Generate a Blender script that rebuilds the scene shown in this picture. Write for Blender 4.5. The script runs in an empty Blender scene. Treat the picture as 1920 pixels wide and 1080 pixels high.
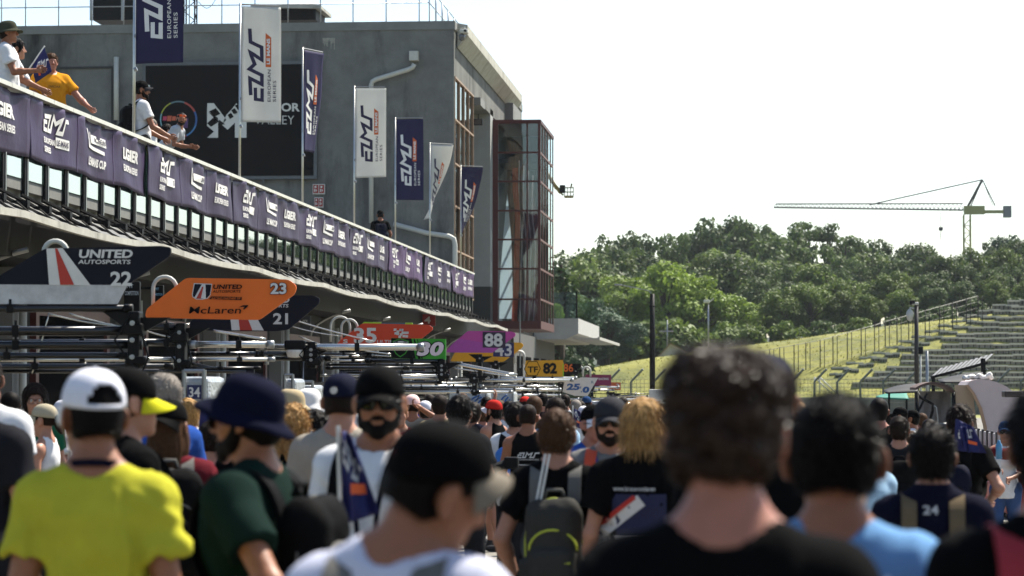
import bpy, bmesh, math, random
import numpy as np
from mathutils import Vector, Matrix, Euler
SC = bpy.context.scene
COL = SC.collection
R = math.radians
# ---------------------------------------------------------------- camera
F, CX, CY, HCAM = 5000.0, 960.0, 540.0, 1.82       # focal length and centre in photo pixels (1920 wide)
YAW, PITCH = math.atan(440 / F), math.atan(182 / F)
cam_d = bpy.data.cameras.new('camera')
cam = bpy.data.objects.new('camera', cam_d); COL.objects.link(cam)
cam_d.sensor_width = 36; cam_d.lens = 36 * F / 1920
cam_d.clip_start = 0.5; cam_d.clip_end = 6000
cam.location = (0, 0, HCAM)
cam.rotation_euler = (math.pi / 2 + PITCH, 0, YAW)
cam_d.dof.use_dof = True; cam_d.dof.focus_distance = 38; cam_d.dof.aperture_fstop = 3.9; cam_d.dof.aperture_blades = 7
SC.camera = cam
CROT = Euler(cam.rotation_euler).to_matrix()
def P(px, py, Y):
    d = CROT @ Vector(((px - CX) / F, (CY - py) / F, -1))
    t = Y / d.y
    return Vector((0, 0, HCAM)) + d * t
# ---------------------------------------------------------------- sky, sun, exposure
SUN_EL, SUN_AZ = 55.0, 40.0                          # degrees; azimuth right of the view along the pit lane (+Y)
W = bpy.data.worlds.new('World'); SC.world = W; W.use_nodes = True
nt = W.node_tree; nt.nodes.clear()
sky = nt.nodes.new('ShaderNodeTexSky'); sky.sky_type = 'NISHITA'; sky.sun_disc = False
sky.sun_elevation = R(SUN_EL); sky.sun_rotation = R(SUN_AZ)
sky.altitude = 50; sky.air_density = 1.0; sky.dust_density = 1.0; sky.ozone_density = 0.4
bg = nt.nodes.new('ShaderNodeBackground'); bg.inputs['Strength'].default_value = 0.09
wo = nt.nodes.new('ShaderNodeOutputWorld')
nt.links.new(sky.outputs[0], bg.inputs[0]); nt.links.new(bg.outputs[0], wo.inputs[0])
sl = bpy.data.lights.new('sun', 'SUN'); sl.energy = 5.0; sl.angle = R(0.5); sl.color = (1, .94, .82)
sun = bpy.data.objects.new('sun', sl); COL.objects.link(sun)
sd = Vector((math.sin(R(SUN_AZ)) * math.cos(R(SUN_EL)), math.cos(R(SUN_AZ)) * math.cos(R(SUN_EL)), math.sin(R(SUN_EL))))
sun.rotation_euler = (-sd).to_track_quat('-Z', 'Y').to_euler(); sun.location = (20, 20, 60)
SC.view_settings.view_transform = 'Standard'; SC.view_settings.look = 'None'
SC.view_settings.exposure = 1.3; SC.view_settings.gamma = 1.0
SC.render.engine = 'CYCLES'
SC.cycles.max_bounces = 5; SC.cycles.diffuse_bounces = 2; SC.cycles.glossy_bounces = 3
SC.cycles.transparent_max_bounces = 12; SC.cycles.transmission_bounces = 3
SC.cycles.caustics_reflective = False; SC.cycles.caustics_refractive = False
SC.cycles.sample_clamp_indirect = 4.0
SC.cycles.use_denoising = True
# ---------------------------------------------------------------- materials
def S(r, g=None, b=None):
    if g is None: g = b = r
    return tuple((c / 255 / 12.92) if c / 255 <= .04045 else ((c / 255 + .055) / 1.055) ** 2.4 for c in (r, g, b))
MATS = {}
def mat(name, col=(.5, .5, .5), rough=.7, metal=0., var=.12, scale=6., bump=0., bscale=60., spec=.4, sheen=0., sss=0., bdist=.01, stain=None, trans=0.):
    if name in MATS: return MATS[name]
    col = tuple(c * .82 for c in col)
    m = bpy.data.materials.new(name); m.use_nodes = True; n = m.node_tree; b = n.nodes['Principled BSDF']
    L = n.links.new
    b.inputs['Roughness'].default_value = rough; b.inputs['Metallic'].default_value = metal
    b.inputs['Specular IOR Level'].default_value = spec
    if sheen: b.inputs['Sheen Weight'].default_value = sheen; b.inputs['Sheen Roughness'].default_value = .5
    if sss: b.inputs['Subsurface Weight'].default_value = sss; b.inputs['Subsurface Radius'].default_value = (.02, .008, .004); b.inputs['Subsurface Scale'].default_value = .5
    tc = n.nodes.new('ShaderNodeTexCoord')
    if var:
        no = n.nodes.new('ShaderNodeTexNoise'); no.inputs['Scale'].default_value = scale; no.inputs['Detail'].default_value = 6
        no.inputs['Roughness'].default_value = .65
        L(tc.outputs['Object'], no.inputs['Vector'])
        mr = n.nodes.new('ShaderNodeMapRange'); mr.inputs['From Min'].default_value = .25; mr.inputs['From Max'].default_value = .75
        mr.inputs['To Min'].default_value = 1 - var; mr.inputs['To Max'].default_value = 1 + var
        L(no.outputs['Fac'], mr.inputs['Value'])
        mx = n.nodes.new('ShaderNodeMix'); mx.data_type = 'RGBA'; mx.blend_type = 'MULTIPLY'; mx.inputs[0].default_value = 1
        mx.inputs[6].default_value = (*col, 1); L(mr.outputs[0], mx.inputs[7])
        out = mx.outputs[2]
        if stain:
            sc_, colr, lo, hi = stain
            n2 = n.nodes.new('ShaderNodeTexNoise'); n2.inputs['Scale'].default_value = 1; n2.inputs['Detail'].default_value = 8; n2.inputs['Roughness'].default_value = .7
            mp = n.nodes.new('ShaderNodeMapping'); mp.inputs['Scale'].default_value = sc_
            L(tc.outputs['Object'], mp.inputs['Vector']); L(mp.outputs[0], n2.inputs['Vector'])
            m2 = n.nodes.new('ShaderNodeMapRange'); m2.inputs['From Min'].default_value = lo; m2.inputs['From Max'].default_value = hi
            L(n2.outputs['Fac'], m2.inputs['Value'])
            mx2 = n.nodes.new('ShaderNodeMix'); mx2.data_type = 'RGBA'
            L(m2.outputs[0], mx2.inputs[0]); L(out, mx2.inputs[6]); mx2.inputs[7].default_value = (*(c * .82 for c in colr), 1)
            out = mx2.outputs[2]
        L(out, b.inputs['Base Color'])
    else:
        b.inputs['Base Color'].default_value = (*col, 1)
    if bump:
        nb = n.nodes.new('ShaderNodeTexNoise'); nb.inputs['Scale'].default_value = bscale; nb.inputs['Detail'].default_value = 5
        L(tc.outputs['Object'], nb.inputs['Vector'])
        bp = n.nodes.new('ShaderNodeBump'); bp.inputs['Strength'].default_value = bump; bp.inputs['Distance'].default_value = bdist
        L(nb.outputs['Fac'], bp.inputs['Height']); L(bp.outputs[0], b.inputs['Normal'])
    if trans:
        tr = n.nodes.new('ShaderNodeBsdfTranslucent'); L(b.inputs['Base Color'].links[0].from_socket, tr.inputs[0])
        ms = n.nodes.new('ShaderNodeMixShader'); ms.inputs[0].default_value = trans
        L(b.outputs[0], ms.inputs[1]); L(tr.outputs[0], ms.inputs[2]); L(ms.outputs[0], n.nodes['Material Output'].inputs[0])
    MATS[name] = m
    return m
def glass(name, tint=(.8, .9, .88), clear=.6, ior=1.5, rough=.02, wav=0., refl=None, bscale=1.5):
    if name in MATS: return MATS[name]
    m = bpy.data.materials.new(name); m.use_nodes = True; n = m.node_tree; n.nodes.clear(); L = n.links.new
    o = n.nodes.new('ShaderNodeOutputMaterial'); t = n.nodes.new('ShaderNodeBsdfTransparent'); t.inputs[0].default_value = (*tint, 1)
    g = n.nodes.new('ShaderNodeBsdfGlossy'); g.inputs['Roughness'].default_value = rough; g.inputs[0].default_value = (.92, .97, .95, 1)
    ms = n.nodes.new('ShaderNodeMixShader')
    if refl is None:
        fr = n.nodes.new('ShaderNodeFresnel'); fr.inputs[0].default_value = ior; L(fr.outputs[0], ms.inputs[0])
    else:
        ms.inputs[0].default_value = refl
    L(t.outputs[0], ms.inputs[1]); L(g.outputs[0], ms.inputs[2]); L(ms.outputs[0], o.inputs[0])
    if wav:
        tc = n.nodes.new('ShaderNodeTexCoord'); nb = n.nodes.new('ShaderNodeTexNoise'); nb.inputs['Scale'].default_value = bscale; nb.inputs['Detail'].default_value = 1
        L(tc.outputs['Object'], nb.inputs['Vector'])
        bp = n.nodes.new('ShaderNodeBump'); bp.inputs['Strength'].default_value = wav; bp.inputs['Distance'].default_value = .02
        L(nb.outputs['Fac'], bp.inputs['Height']); L(bp.outputs[0], g.inputs['Normal'])
    MATS[name] = m
    return m
# ---------------------------------------------------------------- mesh builder
ROOTM = {}
class MB:
    def __init__(s): s.v = []; s.f = []; s.mi = []; s.m = 0
    def add(s, vs, fs):
        o = len(s.v); s.v.extend(tuple(map(float, v)) for v in vs)
        for f in fs: s.f.append(tuple(o + i for i in f)); s.mi.append(s.m)
        return s
    def box(s, x0, x1, y0, y1, z0, z1, M=None):
        vs = [Vector((x, y, z)) for x in (x0, x1) for y in (y0, y1) for z in (z0, z1)]
        if M is not None: vs = [M @ v for v in vs]
        return s.add(vs, [(0, 1, 3, 2), (4, 6, 7, 5), (0, 4, 5, 1), (2, 3, 7, 6), (0, 2, 6, 4), (1, 5, 7, 3)])
    def bbox(s, x0, x1, y0, y1, z0, z1, b=.01, M=None):
        # box with all twelve edges chamfered
        cx, cy, cz = (x0 + x1) / 2, (y0 + y1) / 2, (z0 + z1) / 2
        hx, hy, hz = (x1 - x0) / 2, (y1 - y0) / 2, (z1 - z0) / 2
        b = min(b, hx * .9, hy * .9, hz * .9)
        bm = bmesh.new(); bmesh.ops.create_cube(bm, size=1)
        for v in bm.verts: v.co = Vector((cx + v.co.x * 2 * hx, cy + v.co.y * 2 * hy, cz + v.co.z * 2 * hz))
        bmesh.ops.bevel(bm, geom=list(bm.edges), offset=b, segments=2, affect='EDGES', profile=.5)
        vs = [(M @ v.co) if M is not None else v.co.copy() for v in bm.verts]
        bm.verts.index_update()
        fs = [tuple(v.index for v in f.verts) for f in bm.faces]; bm.free()
        return s.add(vs, fs)
    def tube(s, pts, r, n=8, cap=True, flat=None):
        pts = [Vector(p) for p in pts]; k = len(pts)
        rs = r if isinstance(r, (list, tuple)) else [r] * k
        vs = []; up = None
        for i, p in enumerate(pts):
            t = (pts[min(i + 1, k - 1)] - pts[max(i - 1, 0)])
            if t.length < 1e-9: t = Vector((0, 0, 1))
            t.normalize()
            if up is None:
                up = Vector((0, 0, 1)) if abs(t.z) < .9 else Vector((1, 0, 0))
            a = t.cross(up)
            if a.length < 1e-6: a = t.orthogonal()
            a.normalize(); b = a.cross(t); b.normalize(); up = b
            for j in range(n):
                an = 2 * math.pi * j / n
                ra, rb = (rs[i], rs[i]) if flat is None else (rs[i], rs[i] * flat)
                vs.append(p + a * math.cos(an) * ra + b * math.sin(an) * rb)
        fs = [(i * n + j, i * n + (j + 1) % n, (i + 1) * n + (j + 1) % n, (i + 1) * n + j) for i in range(k - 1) for j in range(n)]
        if cap: fs += [tuple(range(n - 1, -1, -1)), tuple(range((k - 1) * n, k * n))]
        return s.add(vs, fs)
    def prism(s, poly, o, u, v, th):
        # polygon in the plane o + a*u + b*v, thickened by th against the normal u x v
        o, u, v = Vector(o), Vector(u), Vector(v); w = u.cross(v).normalized() * th; n = len(poly)
        vs = [o + u * a + v * b for a, b in poly] + [o + u * a + v * b - w for a, b in poly]
        fs = [tuple(range(n)), tuple(range(2 * n - 1, n - 1, -1))] + [((i + 1) % n, i, n + i, n + (i + 1) % n) for i in range(n)]
        return s.add(vs, fs)
    def grid(s, fn, nu, nv, closed=False):
        vs = [fn(i / nu, j / nv) for i in range(nu + 1) for j in range(nv + 1)]
        fs = [(i * (nv + 1) + j, (i + 1) * (nv + 1) + j, (i + 1) * (nv + 1) + j + 1, i * (nv + 1) + j + 1) for i in range(nu) for j in range(nv)]
        return s.add(vs, fs)
    def sheet(s, fn, nu, nv, th):
        # a closed sheet: fn gives (point, normal); thickness th behind it
        a = [fn(i / nu, j / nv) for i in range(nu + 1) for j in range(nv + 1)]
        w = nv + 1; N = len(a)
        vs = [Vector(p) for p, n in a] + [Vector(p) - Vector(n) * th for p, n in a]
        fs = []
        for i in range(nu):
            for j in range(nv):
                q = (i * w + j, (i + 1) * w + j, (i + 1) * w + j + 1, i * w + j + 1)
                fs.append(q); fs.append(tuple(N + k for k in reversed(q)))
        for i in range(nu):
            for j in (0, nv):
                e = (i * w + j, (i + 1) * w + j); q = (e[1], e[0], N + e[0], N + e[1])
                fs.append(q if j == 0 else tuple(reversed(q)))
        for j in range(nv):
            for i in (0, nu):
                e = (i * w + j, i * w + j + 1); q = (e[0], e[1], N + e[1], N + e[0])
                fs.append(q if i == 0 else tuple(reversed(q)))
        return s.add(vs, fs)
    def lathe(s, prof, n=24, M=None):
        vs = []
        for r, z in prof:
            for j in range(n):
                a = 2 * math.pi * j / n; v = Vector((r * math.cos(a), r * math.sin(a), z)); vs.append(M @ v if M is not None else v)
        k = len(prof)
        fs = [(i * n + j, i * n + (j + 1) % n, (i + 1) * n + (j + 1) % n, (i + 1) * n + j) for i in range(k - 1) for j in range(n)]
        fs += [tuple(range(n - 1, -1, -1)), tuple(range((k - 1) * n, k * n))]
        return s.add(vs, fs)
    def build(s, name, mats, parent=None, world=True, smooth=False):
        me = bpy.data.meshes.new(name); vs = s.v
        root = parent
        while root is not None and root.parent is not None: root = root.parent
        if root is not None and world and root.name in ROOTM:
            I = ROOTM[root.name]; vs = [tuple(I @ Vector(v)) for v in vs]
        me.from_pydata(vs, [], s.f)
        ml = mats if isinstance(mats, (list, tuple)) else [mats]
        for m in ml: me.materials.append(m)
        if len(ml) > 1: me.polygons.foreach_set('material_index', s.mi)
        if smooth: me.polygons.foreach_set('use_smooth', [True] * len(me.polygons))
        me.update()
        o = bpy.data.objects.new(name, me); COL.objects.link(o)
        if parent is not None: o.parent = parent
        return o
def tag(o, label=None, cat=None, group=None, kind=None):
    if label: o['label'] = label
    if cat: o['category'] = cat
    if group: o['group'] = group
    if kind: o['kind'] = kind
    return o
def thing(name, label, cat, loc=(0, 0, 0), rotz=0., group=None):
    o = bpy.data.objects.new(name, None); COL.objects.link(o); o.empty_display_size = .3
    o.location = loc; o.rotation_euler = (0, 0, rotz)
    tag(o, label, cat, group)
    ROOTM[o.name] = (Matrix.Translation(Vector(loc)) @ Matrix.Rotation(rotz, 4, 'Z')).inverted()
    return o
def struct(o): o['kind'] = 'structure'; return o
def copy_tree(o, parent=None):
    c = o.copy(); COL.objects.link(c)
    if parent is not None: c.parent = parent
    for ch in list(o.children): copy_tree(ch, c)
    return c
# ---------------------------------------------------------------- lettering
TXT = {}
def text_geo(s, bold=0., shear=0., space=1.):
    k = (s, bold, shear, space)
    if k not in TXT:
        cu = bpy.data.curves.new('t', 'FONT'); cu.body = s; cu.offset = bold; cu.shear = shear; cu.space_character = space; cu.resolution_u = 3
        cu.align_x = 'CENTER'; cu.align_y = 'CENTER'
        ob = bpy.data.objects.new('t', cu); COL.objects.link(ob)
        dg = bpy.context.evaluated_depsgraph_get()
        me = bpy.data.meshes.new_from_object(ob.evaluated_get(dg))
        vs = [(v.co.x, v.co.y) for v in me.vertices]; fs = [tuple(p.vertices) for p in me.polygons]
        bpy.data.objects.remove(ob); bpy.data.curves.remove(cu); bpy.data.meshes.remove(me)
        xs = [a for a, b in vs]; ys = [b for a, b in vs]
        cx, cy = (min(xs) + max(xs)) / 2, (min(ys) + max(ys)) / 2
        TXT[k] = ([(a - cx, b - cy) for a, b in vs], fs, max(xs) - min(xs), max(ys) - min(ys))
    return TXT[k]
def text_on(mb, s, fn, cx, cy, w=None, h=None, bold=.02, shear=0., space=1., rot=0.):
    """lettering fitted into w x h around (cx, cy) of a surface fn(a, b) -> point"""
    vs, fs, tw, th = text_geo(s, bold, shear, space)
    sx = (w / tw) if w else h / th; sy = (h / th) if h else w / tw
    c, si = math.cos(rot), math.sin(rot)
    mb.add([fn(cx + a * sx * c - b * sy * si, cy + a * sx * si + b * sy * c) for a, b in vs], fs)
def stroke_poly(pts, w):
    """outline of a mitred open stroke"""
    n = len(pts); Lf = []; Rt = []
    P2 = [Vector(p) for p in pts]
    for i, p in enumerate(P2):
        d1 = (p - P2[i - 1]).normalized() if i else (P2[1] - p).normalized()
        d2 = (P2[i + 1] - p).normalized() if i < n - 1 else d1
        n1 = Vector((-d1.y, d1.x)); n2 = Vector((-d2.y, d2.x)); m = (n1 + n2)
        m = m.normalized() if m.length > 1e-6 else n1
        k = min(1 / max(m.dot(n1), .35), 1.9)
        Lf.append(p + m * w / 2 * k); Rt.append(p - m * w / 2 * k)
    return Lf, Rt
def stroke_on(mb, pts, w, fn, sub=3):
    pp = []
    for a, b in zip(pts, pts[1:]):
        for i in range(sub): pp.append((a[0] + (b[0] - a[0]) * i / sub, a[1] + (b[1] - a[1]) * i / sub))
    pp.append(pts[-1])
    Lf, Rt = stroke_poly(pp, w); n = len(pp)
    mb.add([fn(*q) for q in Lf] + [fn(*q) for q in Rt], [(i, n + i, n + i + 1, i + 1) for i in range(n - 1)])
ELMS_A = [(50, 97), (188, 104), (140, 14), (214, 14), (262, 108), (303, 68), (404, 106), (338, 14), (442, 16), (482, 100), (590, 106)]
ELMS_B = [(112, 63), (18, 61), (12, 12), (108, 12)]
def elms_logo(mb, fn, cx, cy, w, h, rot=0.):
    c, s = math.cos(rot), math.sin(rot)
    def f2(a, b):
        x, y = (a - 300) / 600 * w, (b - 57) / 115 * h
        return fn(cx + x * c - y * s, cy + x * s + y * c)
    stroke_on(mb, ELMS_A, 28, f2); stroke_on(mb, ELMS_B, 26, f2)
def poly_on(mb, poly, fn): mb.add([fn(*p) for p in poly], [tuple(range(len(poly)))])
# ================================================================ people
NA = np.array
def rotx(a): c, s = math.cos(a), math.sin(a); return NA([[1, 0, 0], [0, c, -s], [0, s, c]])
def roty(a): c, s = math.cos(a), math.sin(a); return NA([[c, 0, s], [0, 1, 0], [-s, 0, c]])
def rotz(a): c, s = math.cos(a), math.sin(a); return NA([[c, -s, 0], [s, c, 0], [0, 0, 1]])
class Sdf:
    def __init__(s, xs, ys, zs):
        s.a = [np.asarray(xs, np.float32), np.asarray(ys, np.float32), np.asarray(zs, np.float32)]
        s.D = np.full((len(xs), len(ys), len(zs)), .15, np.float32)
    def reg(s, lo, hi):
        sl = []
        for i in range(3):
            a, b = np.searchsorted(s.a[i], [lo[i], hi[i]]); sl.append(slice(max(0, a - 1), min(len(s.a[i]), b + 1)))
        sl = tuple(sl)
        return sl, s.a[0][sl[0]][:, None, None], s.a[1][sl[1]][None, :, None], s.a[2][sl[2]][None, None, :]
    def mix(s, sl, d, k, op):
        A = s.D[sl]
        if op == 'u':
            if k > 0:
                h = np.clip(.5 + .5 * (A - d) / k, 0, 1); s.D[sl] = A * (1 - h) + d * h - k * h * (1 - h)
            else: s.D[sl] = np.minimum(A, d)
        elif op == 's':
            if k > 0:
                h = np.clip(.5 - .5 * (A + d) / k, 0, 1); s.D[sl] = A * (1 - h) - d * h + k * h * (1 - h)
            else: s.D[sl] = np.maximum(A, -d)
        else: s.D[sl] = np.maximum(A, d)
    def cone(s, a, b, ra, rb, k=.02, cut=None, op='u'):
        a, b = NA(a, float), NA(b, float); m = max(ra, rb) + k + .03
        sl, x, y, z = s.reg(np.minimum(a, b) - m, np.maximum(a, b) + m)
        ba = b - a; L2 = float(ba @ ba) + 1e-9
        px, py, pz = x - a[0], y - a[1], z - a[2]
        h = np.clip((px * ba[0] + py * ba[1] + pz * ba[2]) / L2, 0, 1)
        d = np.sqrt((px - h * ba[0]) ** 2 + (py - h * ba[1]) ** 2 + (pz - h * ba[2]) ** 2) - (ra + (rb - ra) * h)
        if cut:
            u = ba / math.sqrt(L2); d = np.maximum(d, (px * u[0] + py * u[1] + pz * u[2]) - math.sqrt(L2))
        s.mix(sl, d, k, op)
    def ell(s, c, r, Rm=None, k=.02, op='u'):
        c, r = NA(c, float), NA(r, float); m = max(r) + k + .03
        sl, x, y, z = s.reg(c - m, c + m)
        x, y, z = x - c[0], y - c[1], z - c[2]
        if Rm is not None:
            Q = Rm.T
            x, y, z = Q[0, 0] * x + Q[0, 1] * y + Q[0, 2] * z, Q[1, 0] * x + Q[1, 1] * y + Q[1, 2] * z, Q[2, 0] * x + Q[2, 1] * y + Q[2, 2] * z
        k0 = np.sqrt((x / r[0]) ** 2 + (y / r[1]) ** 2 + (z / r[2]) ** 2); k1 = np.sqrt((x / r[0] ** 2) ** 2 + (y / r[1] ** 2) ** 2 + (z / r[2] ** 2) ** 2)
        s.mix(sl, k0 * (k0 - 1) / (k1 + 1e-6), k, op)
    def stack(s, tb, Rm, piv, k, infl=0., lo=-9, hi=9):
        tb = NA(tb, float)
        sl, x, y, z = s.reg((-.6, -.8, .5), (.6, .9, 1.75))
        x, y, z = x - piv[0], y - piv[1], z - piv[2]; Q = Rm.T
        x, y, z = (Q[i, 0] * x + Q[i, 1] * y + Q[i, 2] * z + piv[i] for i in range(3))
        wx = np.interp(z, tb[:, 0], tb[:, 1]) + infl; wy = np.interp(z, tb[:, 0], tb[:, 2]) + infl; cy = np.interp(z, tb[:, 0], tb[:, 3])
        e = np.abs(x / wx) ** 2.3 + np.abs((y - cy) / wy) ** 2.3
        d = (e ** (1 / 2.3) - 1) * np.minimum(wx, wy)
        d = np.maximum(d, np.maximum(max(tb[0, 0], lo) - z, z - min(tb[-1, 0], hi)))
        s.mix(sl, d.astype(np.float32), k, 'u')
    def rbox(s, c, h, r, k=.0, op='u'):
        c, h = NA(c, float), NA(h, float); m = h + k + .03
        sl, x, y, z = s.reg(c - m, c + m); q = [np.abs(v - c[i]) - h[i] + r for i, v in enumerate((x, y, z))]
        d = np.sqrt(sum(np.maximum(v, 0) ** 2 for v in q)) + np.minimum(np.maximum(np.maximum(q[0], q[1]), q[2]), 0) - r
        s.mix(sl, d.astype(np.float32), k, op)
    def half(s, p, n):
        n = NA(n, float); x, y, z = s.a[0][:, None, None], s.a[1][None, :, None], s.a[2][None, None, :]
        s.D = np.maximum(s.D, (x - p[0]) * n[0] + (y - p[1]) * n[1] + (z - p[2]) * n[2])
    def net(s):
        D = s.D; D[0] = D[-1] = .1; D[:, 0] = D[:, -1] = .1; D[:, :, 0] = D[:, :, -1] = .1
        I = D < 0; n = NA(D.shape) - 1
        c = np.zeros(n, np.int8); O8 = [(i, j, k) for i in (0, 1) for j in (0, 1) for k in (0, 1)]
        for i, j, k in O8: c += I[i:i + n[0], j:j + n[1], k:k + n[2]]
        m = (c > 0) & (c < 8); idx = np.full(n, -1, np.int64); ci, cj, ck = np.nonzero(m); N = len(ci); idx[m] = np.arange(N)
        acc = np.zeros((N, 3)); cnt = np.zeros(N)
        for o in O8:
            for ax in range(3):
                if o[ax]: continue
                q = list(o); q[ax] = 1
                A = (ci + o[0], cj + o[1], ck + o[2]); B = (ci + q[0], cj + q[1], ck + q[2])
                d1, d2 = D[A], D[B]; w = (d1 < 0) != (d2 < 0); t = np.where(w, d1 / np.where(w, d1 - d2, 1), 0)
                for x in range(3):
                    p1, p2 = s.a[x][A[x]], s.a[x][B[x]]; acc[:, x] += np.where(w, p1 + (p2 - p1) * t, 0)
                cnt += w
        V = acc / np.maximum(cnt, 1)[:, None]; FS = []
        for ax in range(3):
            sa = [slice(None)] * 3; sb = [slice(None)] * 3; sa[ax] = slice(0, -1); sb[ax] = slice(1, None)
            A, B = I[tuple(sa)], I[tuple(sb)]; e = np.nonzero(A != B)
            e = [NA(v) for v in e]; u, w = [(1, 2), (2, 0), (0, 1)][ax]
            ok = (e[u] > 0) & (e[w] > 0) & (e[u] < n[u]) & (e[w] < n[w]); e = [v[ok] for v in e]
            def g(du, dw):
                q = [v.copy() for v in e]; q[u] -= du; q[w] -= dw; return idx[tuple(q)]
            f = np.stack([g(1, 1), g(0, 1), g(0, 0), g(1, 0)], 1)
            fl = B[tuple(e)]
            f[fl] = f[fl][:, ::-1]; FS.append(f)
        return V, np.concatenate(FS)
def np_mesh(name, V, Fq, extra=None):
    me = bpy.data.meshes.new(name)
    fs = Fq.tolist(); vs = V.tolist()
    if extra is not None:
        o = len(vs); vs += [tuple(v) for v in extra.v]; fs += [tuple(o + i for i in f) for f in extra.f]
    me.from_pydata(vs, [], fs); me.polygons.foreach_set('use_smooth', [True] * len(me.polygons)); me.update()
    return me
def wob(V, seed, fr, oc=3):
    g = np.random.RandomState(seed); out = np.zeros(len(V)); a = 1.
    for o in range(oc):
        for _ in range(4):
            k = g.normal(size=3) * fr * (1.9 ** o); out += a * np.sin(V @ k + g.uniform(0, 6.28) + 1.3 * np.sin(V @ (g.normal(size=3) * fr * .6 * (1.9 ** o)) + g.uniform(0, 6.28)))
        a *= .55
    return out / 3
def displace(me, fn):
    n = len(me.vertices); co = np.empty(n * 3, np.float32); me.vertices.foreach_get('co', co); no = np.empty(n * 3, np.float32); me.vertices.foreach_get('normal', no)
    co = co.reshape(-1, 3); no = no.reshape(-1, 3); co = co + no * fn(co, no)[:, None]
    me.vertices.foreach_set('co', co.ravel().astype(np.float32)); me.update()
TORSO = [(.80, .150, .088, -.012), (.90, .170, .110, -.018), (.98, .164, .108, -.008), (1.08, .143, .096, .0), (1.18, .148, .100, .002), (1.28, .162, .112, -.002), (1.36, .168, .108, -.010), (1.42, .135, .085, -.018), (1.47, .075, .062, -.026)]
TORSO_F = [(.80, .150, .090, -.012), (.90, .172, .112, -.018), (.98, .158, .104, -.008), (1.08, .124, .084, .0), (1.18, .130, .090, .002), (1.27, .146, .116, .010), (1.36, .148, .098, -.008), (1.42, .118, .078, -.018), (1.47, .066, .056, -.026)]
NECK = NA([0, -.028, 1.485]); HC = NA([0, .0, 1.632])          # neck pivot, head centre (ear level)
ARMS = {'down': ((.248, -.03, 1.13), (.262, .05, .90)), 'phone': ((.255, .03, 1.14), (.13, .30, 1.24)), 'hip': ((.37, -.14, 1.17), (.20, .03, 1.01)),
        'raise': ((.30, .16, 1.52), (.20, .20, 1.78)), 'rail': ((.27, .13, 1.10), (.21, .36, .99)), 'fold': ((.25, .02, 1.13), (.04, .24, 1.12)), 'back': ((.27, -.10, 1.14), (.30, -.02, .90))}
class Pose: pass
def pose(spec):
    p = Pose(); p.f = spec.get('female', 0); p.w = spec.get('w', .86 if p.f else .91); p.fat = spec.get('fat', 1.)
    p.piv = NA([0, 0, .95]); p.Rt = rotz(R(spec.get('twist', 0))) @ rotx(-R(spec.get('lean', 0))) @ roty(R(spec.get('tilt', 0)))
    p.T = lambda v: p.piv + p.Rt @ (NA(v, float) - p.piv)
    p.Rh = p.Rt @ rotx(R(spec.get('lean', 0)) * .8) @ rotz(R(spec.get('hyaw', 0))) @ rotx(-R(spec.get('hpitch', 0))) @ roty(R(spec.get('hroll', 0)))
    p.np_ = p.T(NECK); p.hs = spec.get('hs', 1.)
    p.H = lambda v: p.np_ + p.Rh @ (NA(v, float) - NECK) 
    p.Hl = lambda v: p.H(HC + NA(v, float) * p.hs)               # from head-local coordinates
    p.sh = {}; p.el = {}; p.wr = {}
    for sd_, key in ((1, 'R'), (-1, 'L')):
        a = spec.get('arm' + key, 'down'); e, w = ARMS[a] if isinstance(a, str) else a
        k = NA([sd_, 1, 1.])
        e, w = NA(e, float) * k * NA([p.w, 1, 1]), NA(w, float) * k * NA([p.w, 1, 1])
        p.sh[key] = p.T(NA([sd_ * .182 * p.w, -.014, 1.395])); p.el[key] = p.T(e); p.wr[key] = p.T(w)
    t = spec.get('stride', .06)
    p.leg = {}
    for sd_, key in ((1, 'R'), (-1, 'L')):
        q = t * sd_
        p.leg[key] = (NA([sd_ * .092, 0, .92]), NA([sd_ * .100, .02 + q * .8, .50]), NA([sd_ * .105, -.03 + q, .085]))
    return p
def axes(lo, hi, coarse, fine, flo, fhi):
    out = [lo]; x = lo
    while x < hi:
        x += fine if flo <= x < fhi else coarse; out.append(x)
    return np.array(out, np.float32)
def head_sdf(g, p, k=1.):
    s_ = p.hs; E = lambda c, r, kk=.02, op='u', Rm=None: g.ell(p.Hl(c), NA(r) * s_, p.Rh if Rm is None else p.Rh @ Rm, kk, op)
    C = lambda a, b, ra, rb, kk=.015, op='u': g.cone(p.Hl(a), p.Hl(b), ra * s_, rb * s_, kk, op=op)
    f = p.f
    E((0, -.014, .030), (.076, .096, .086), .02); E((0, .030, -.030), (.061, .064, .082), .03)
    E((0, .036, -.076), (.050 - .006 * f, .050, .038), .03); E((0, .076, -.104), (.020, .018, .017), .025)
    E((0, .074, .022), (.050, .020, .013), .015)
    E((.040, .062, -.026), (.022, .022, .024), .02); E((-.040, .062, -.026), (.022, .022, .024), .02)
    for sx in (1, -1):
        E((sx * .031, .098, .001), (.018, .014, .011), .012, 's'); E((sx * .031, .080, .001), (.0155, .0135, .0125), .004)
        C((sx * .073, -.004, .020), (sx * .074, .002, -.034), .012, .009, .01)
        E((sx * .088, -.014, -.004), (.008, .023, .034), .010, 'u', rotz(R(sx * 36)))
        E((sx * .096, -.006, -.002), (.006, .011, .019), .006, 's', rotz(R(sx * 36)))
    C((0, .086, .014), (0, .112, -.026), .009, .0125, .012)
    E((.012, .102, -.031), (.009, .011, .008), .008); E((-.012, .102, -.031), (.009, .011, .008), .008)
    E((0, .090, -.062), (.022, .011, .0065), .006); E((0, .088, -.073), (.019, .011, .0075), .006)
    E((0, .102, -.0675), (.022, .010, .0016), .003, 's')
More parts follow.
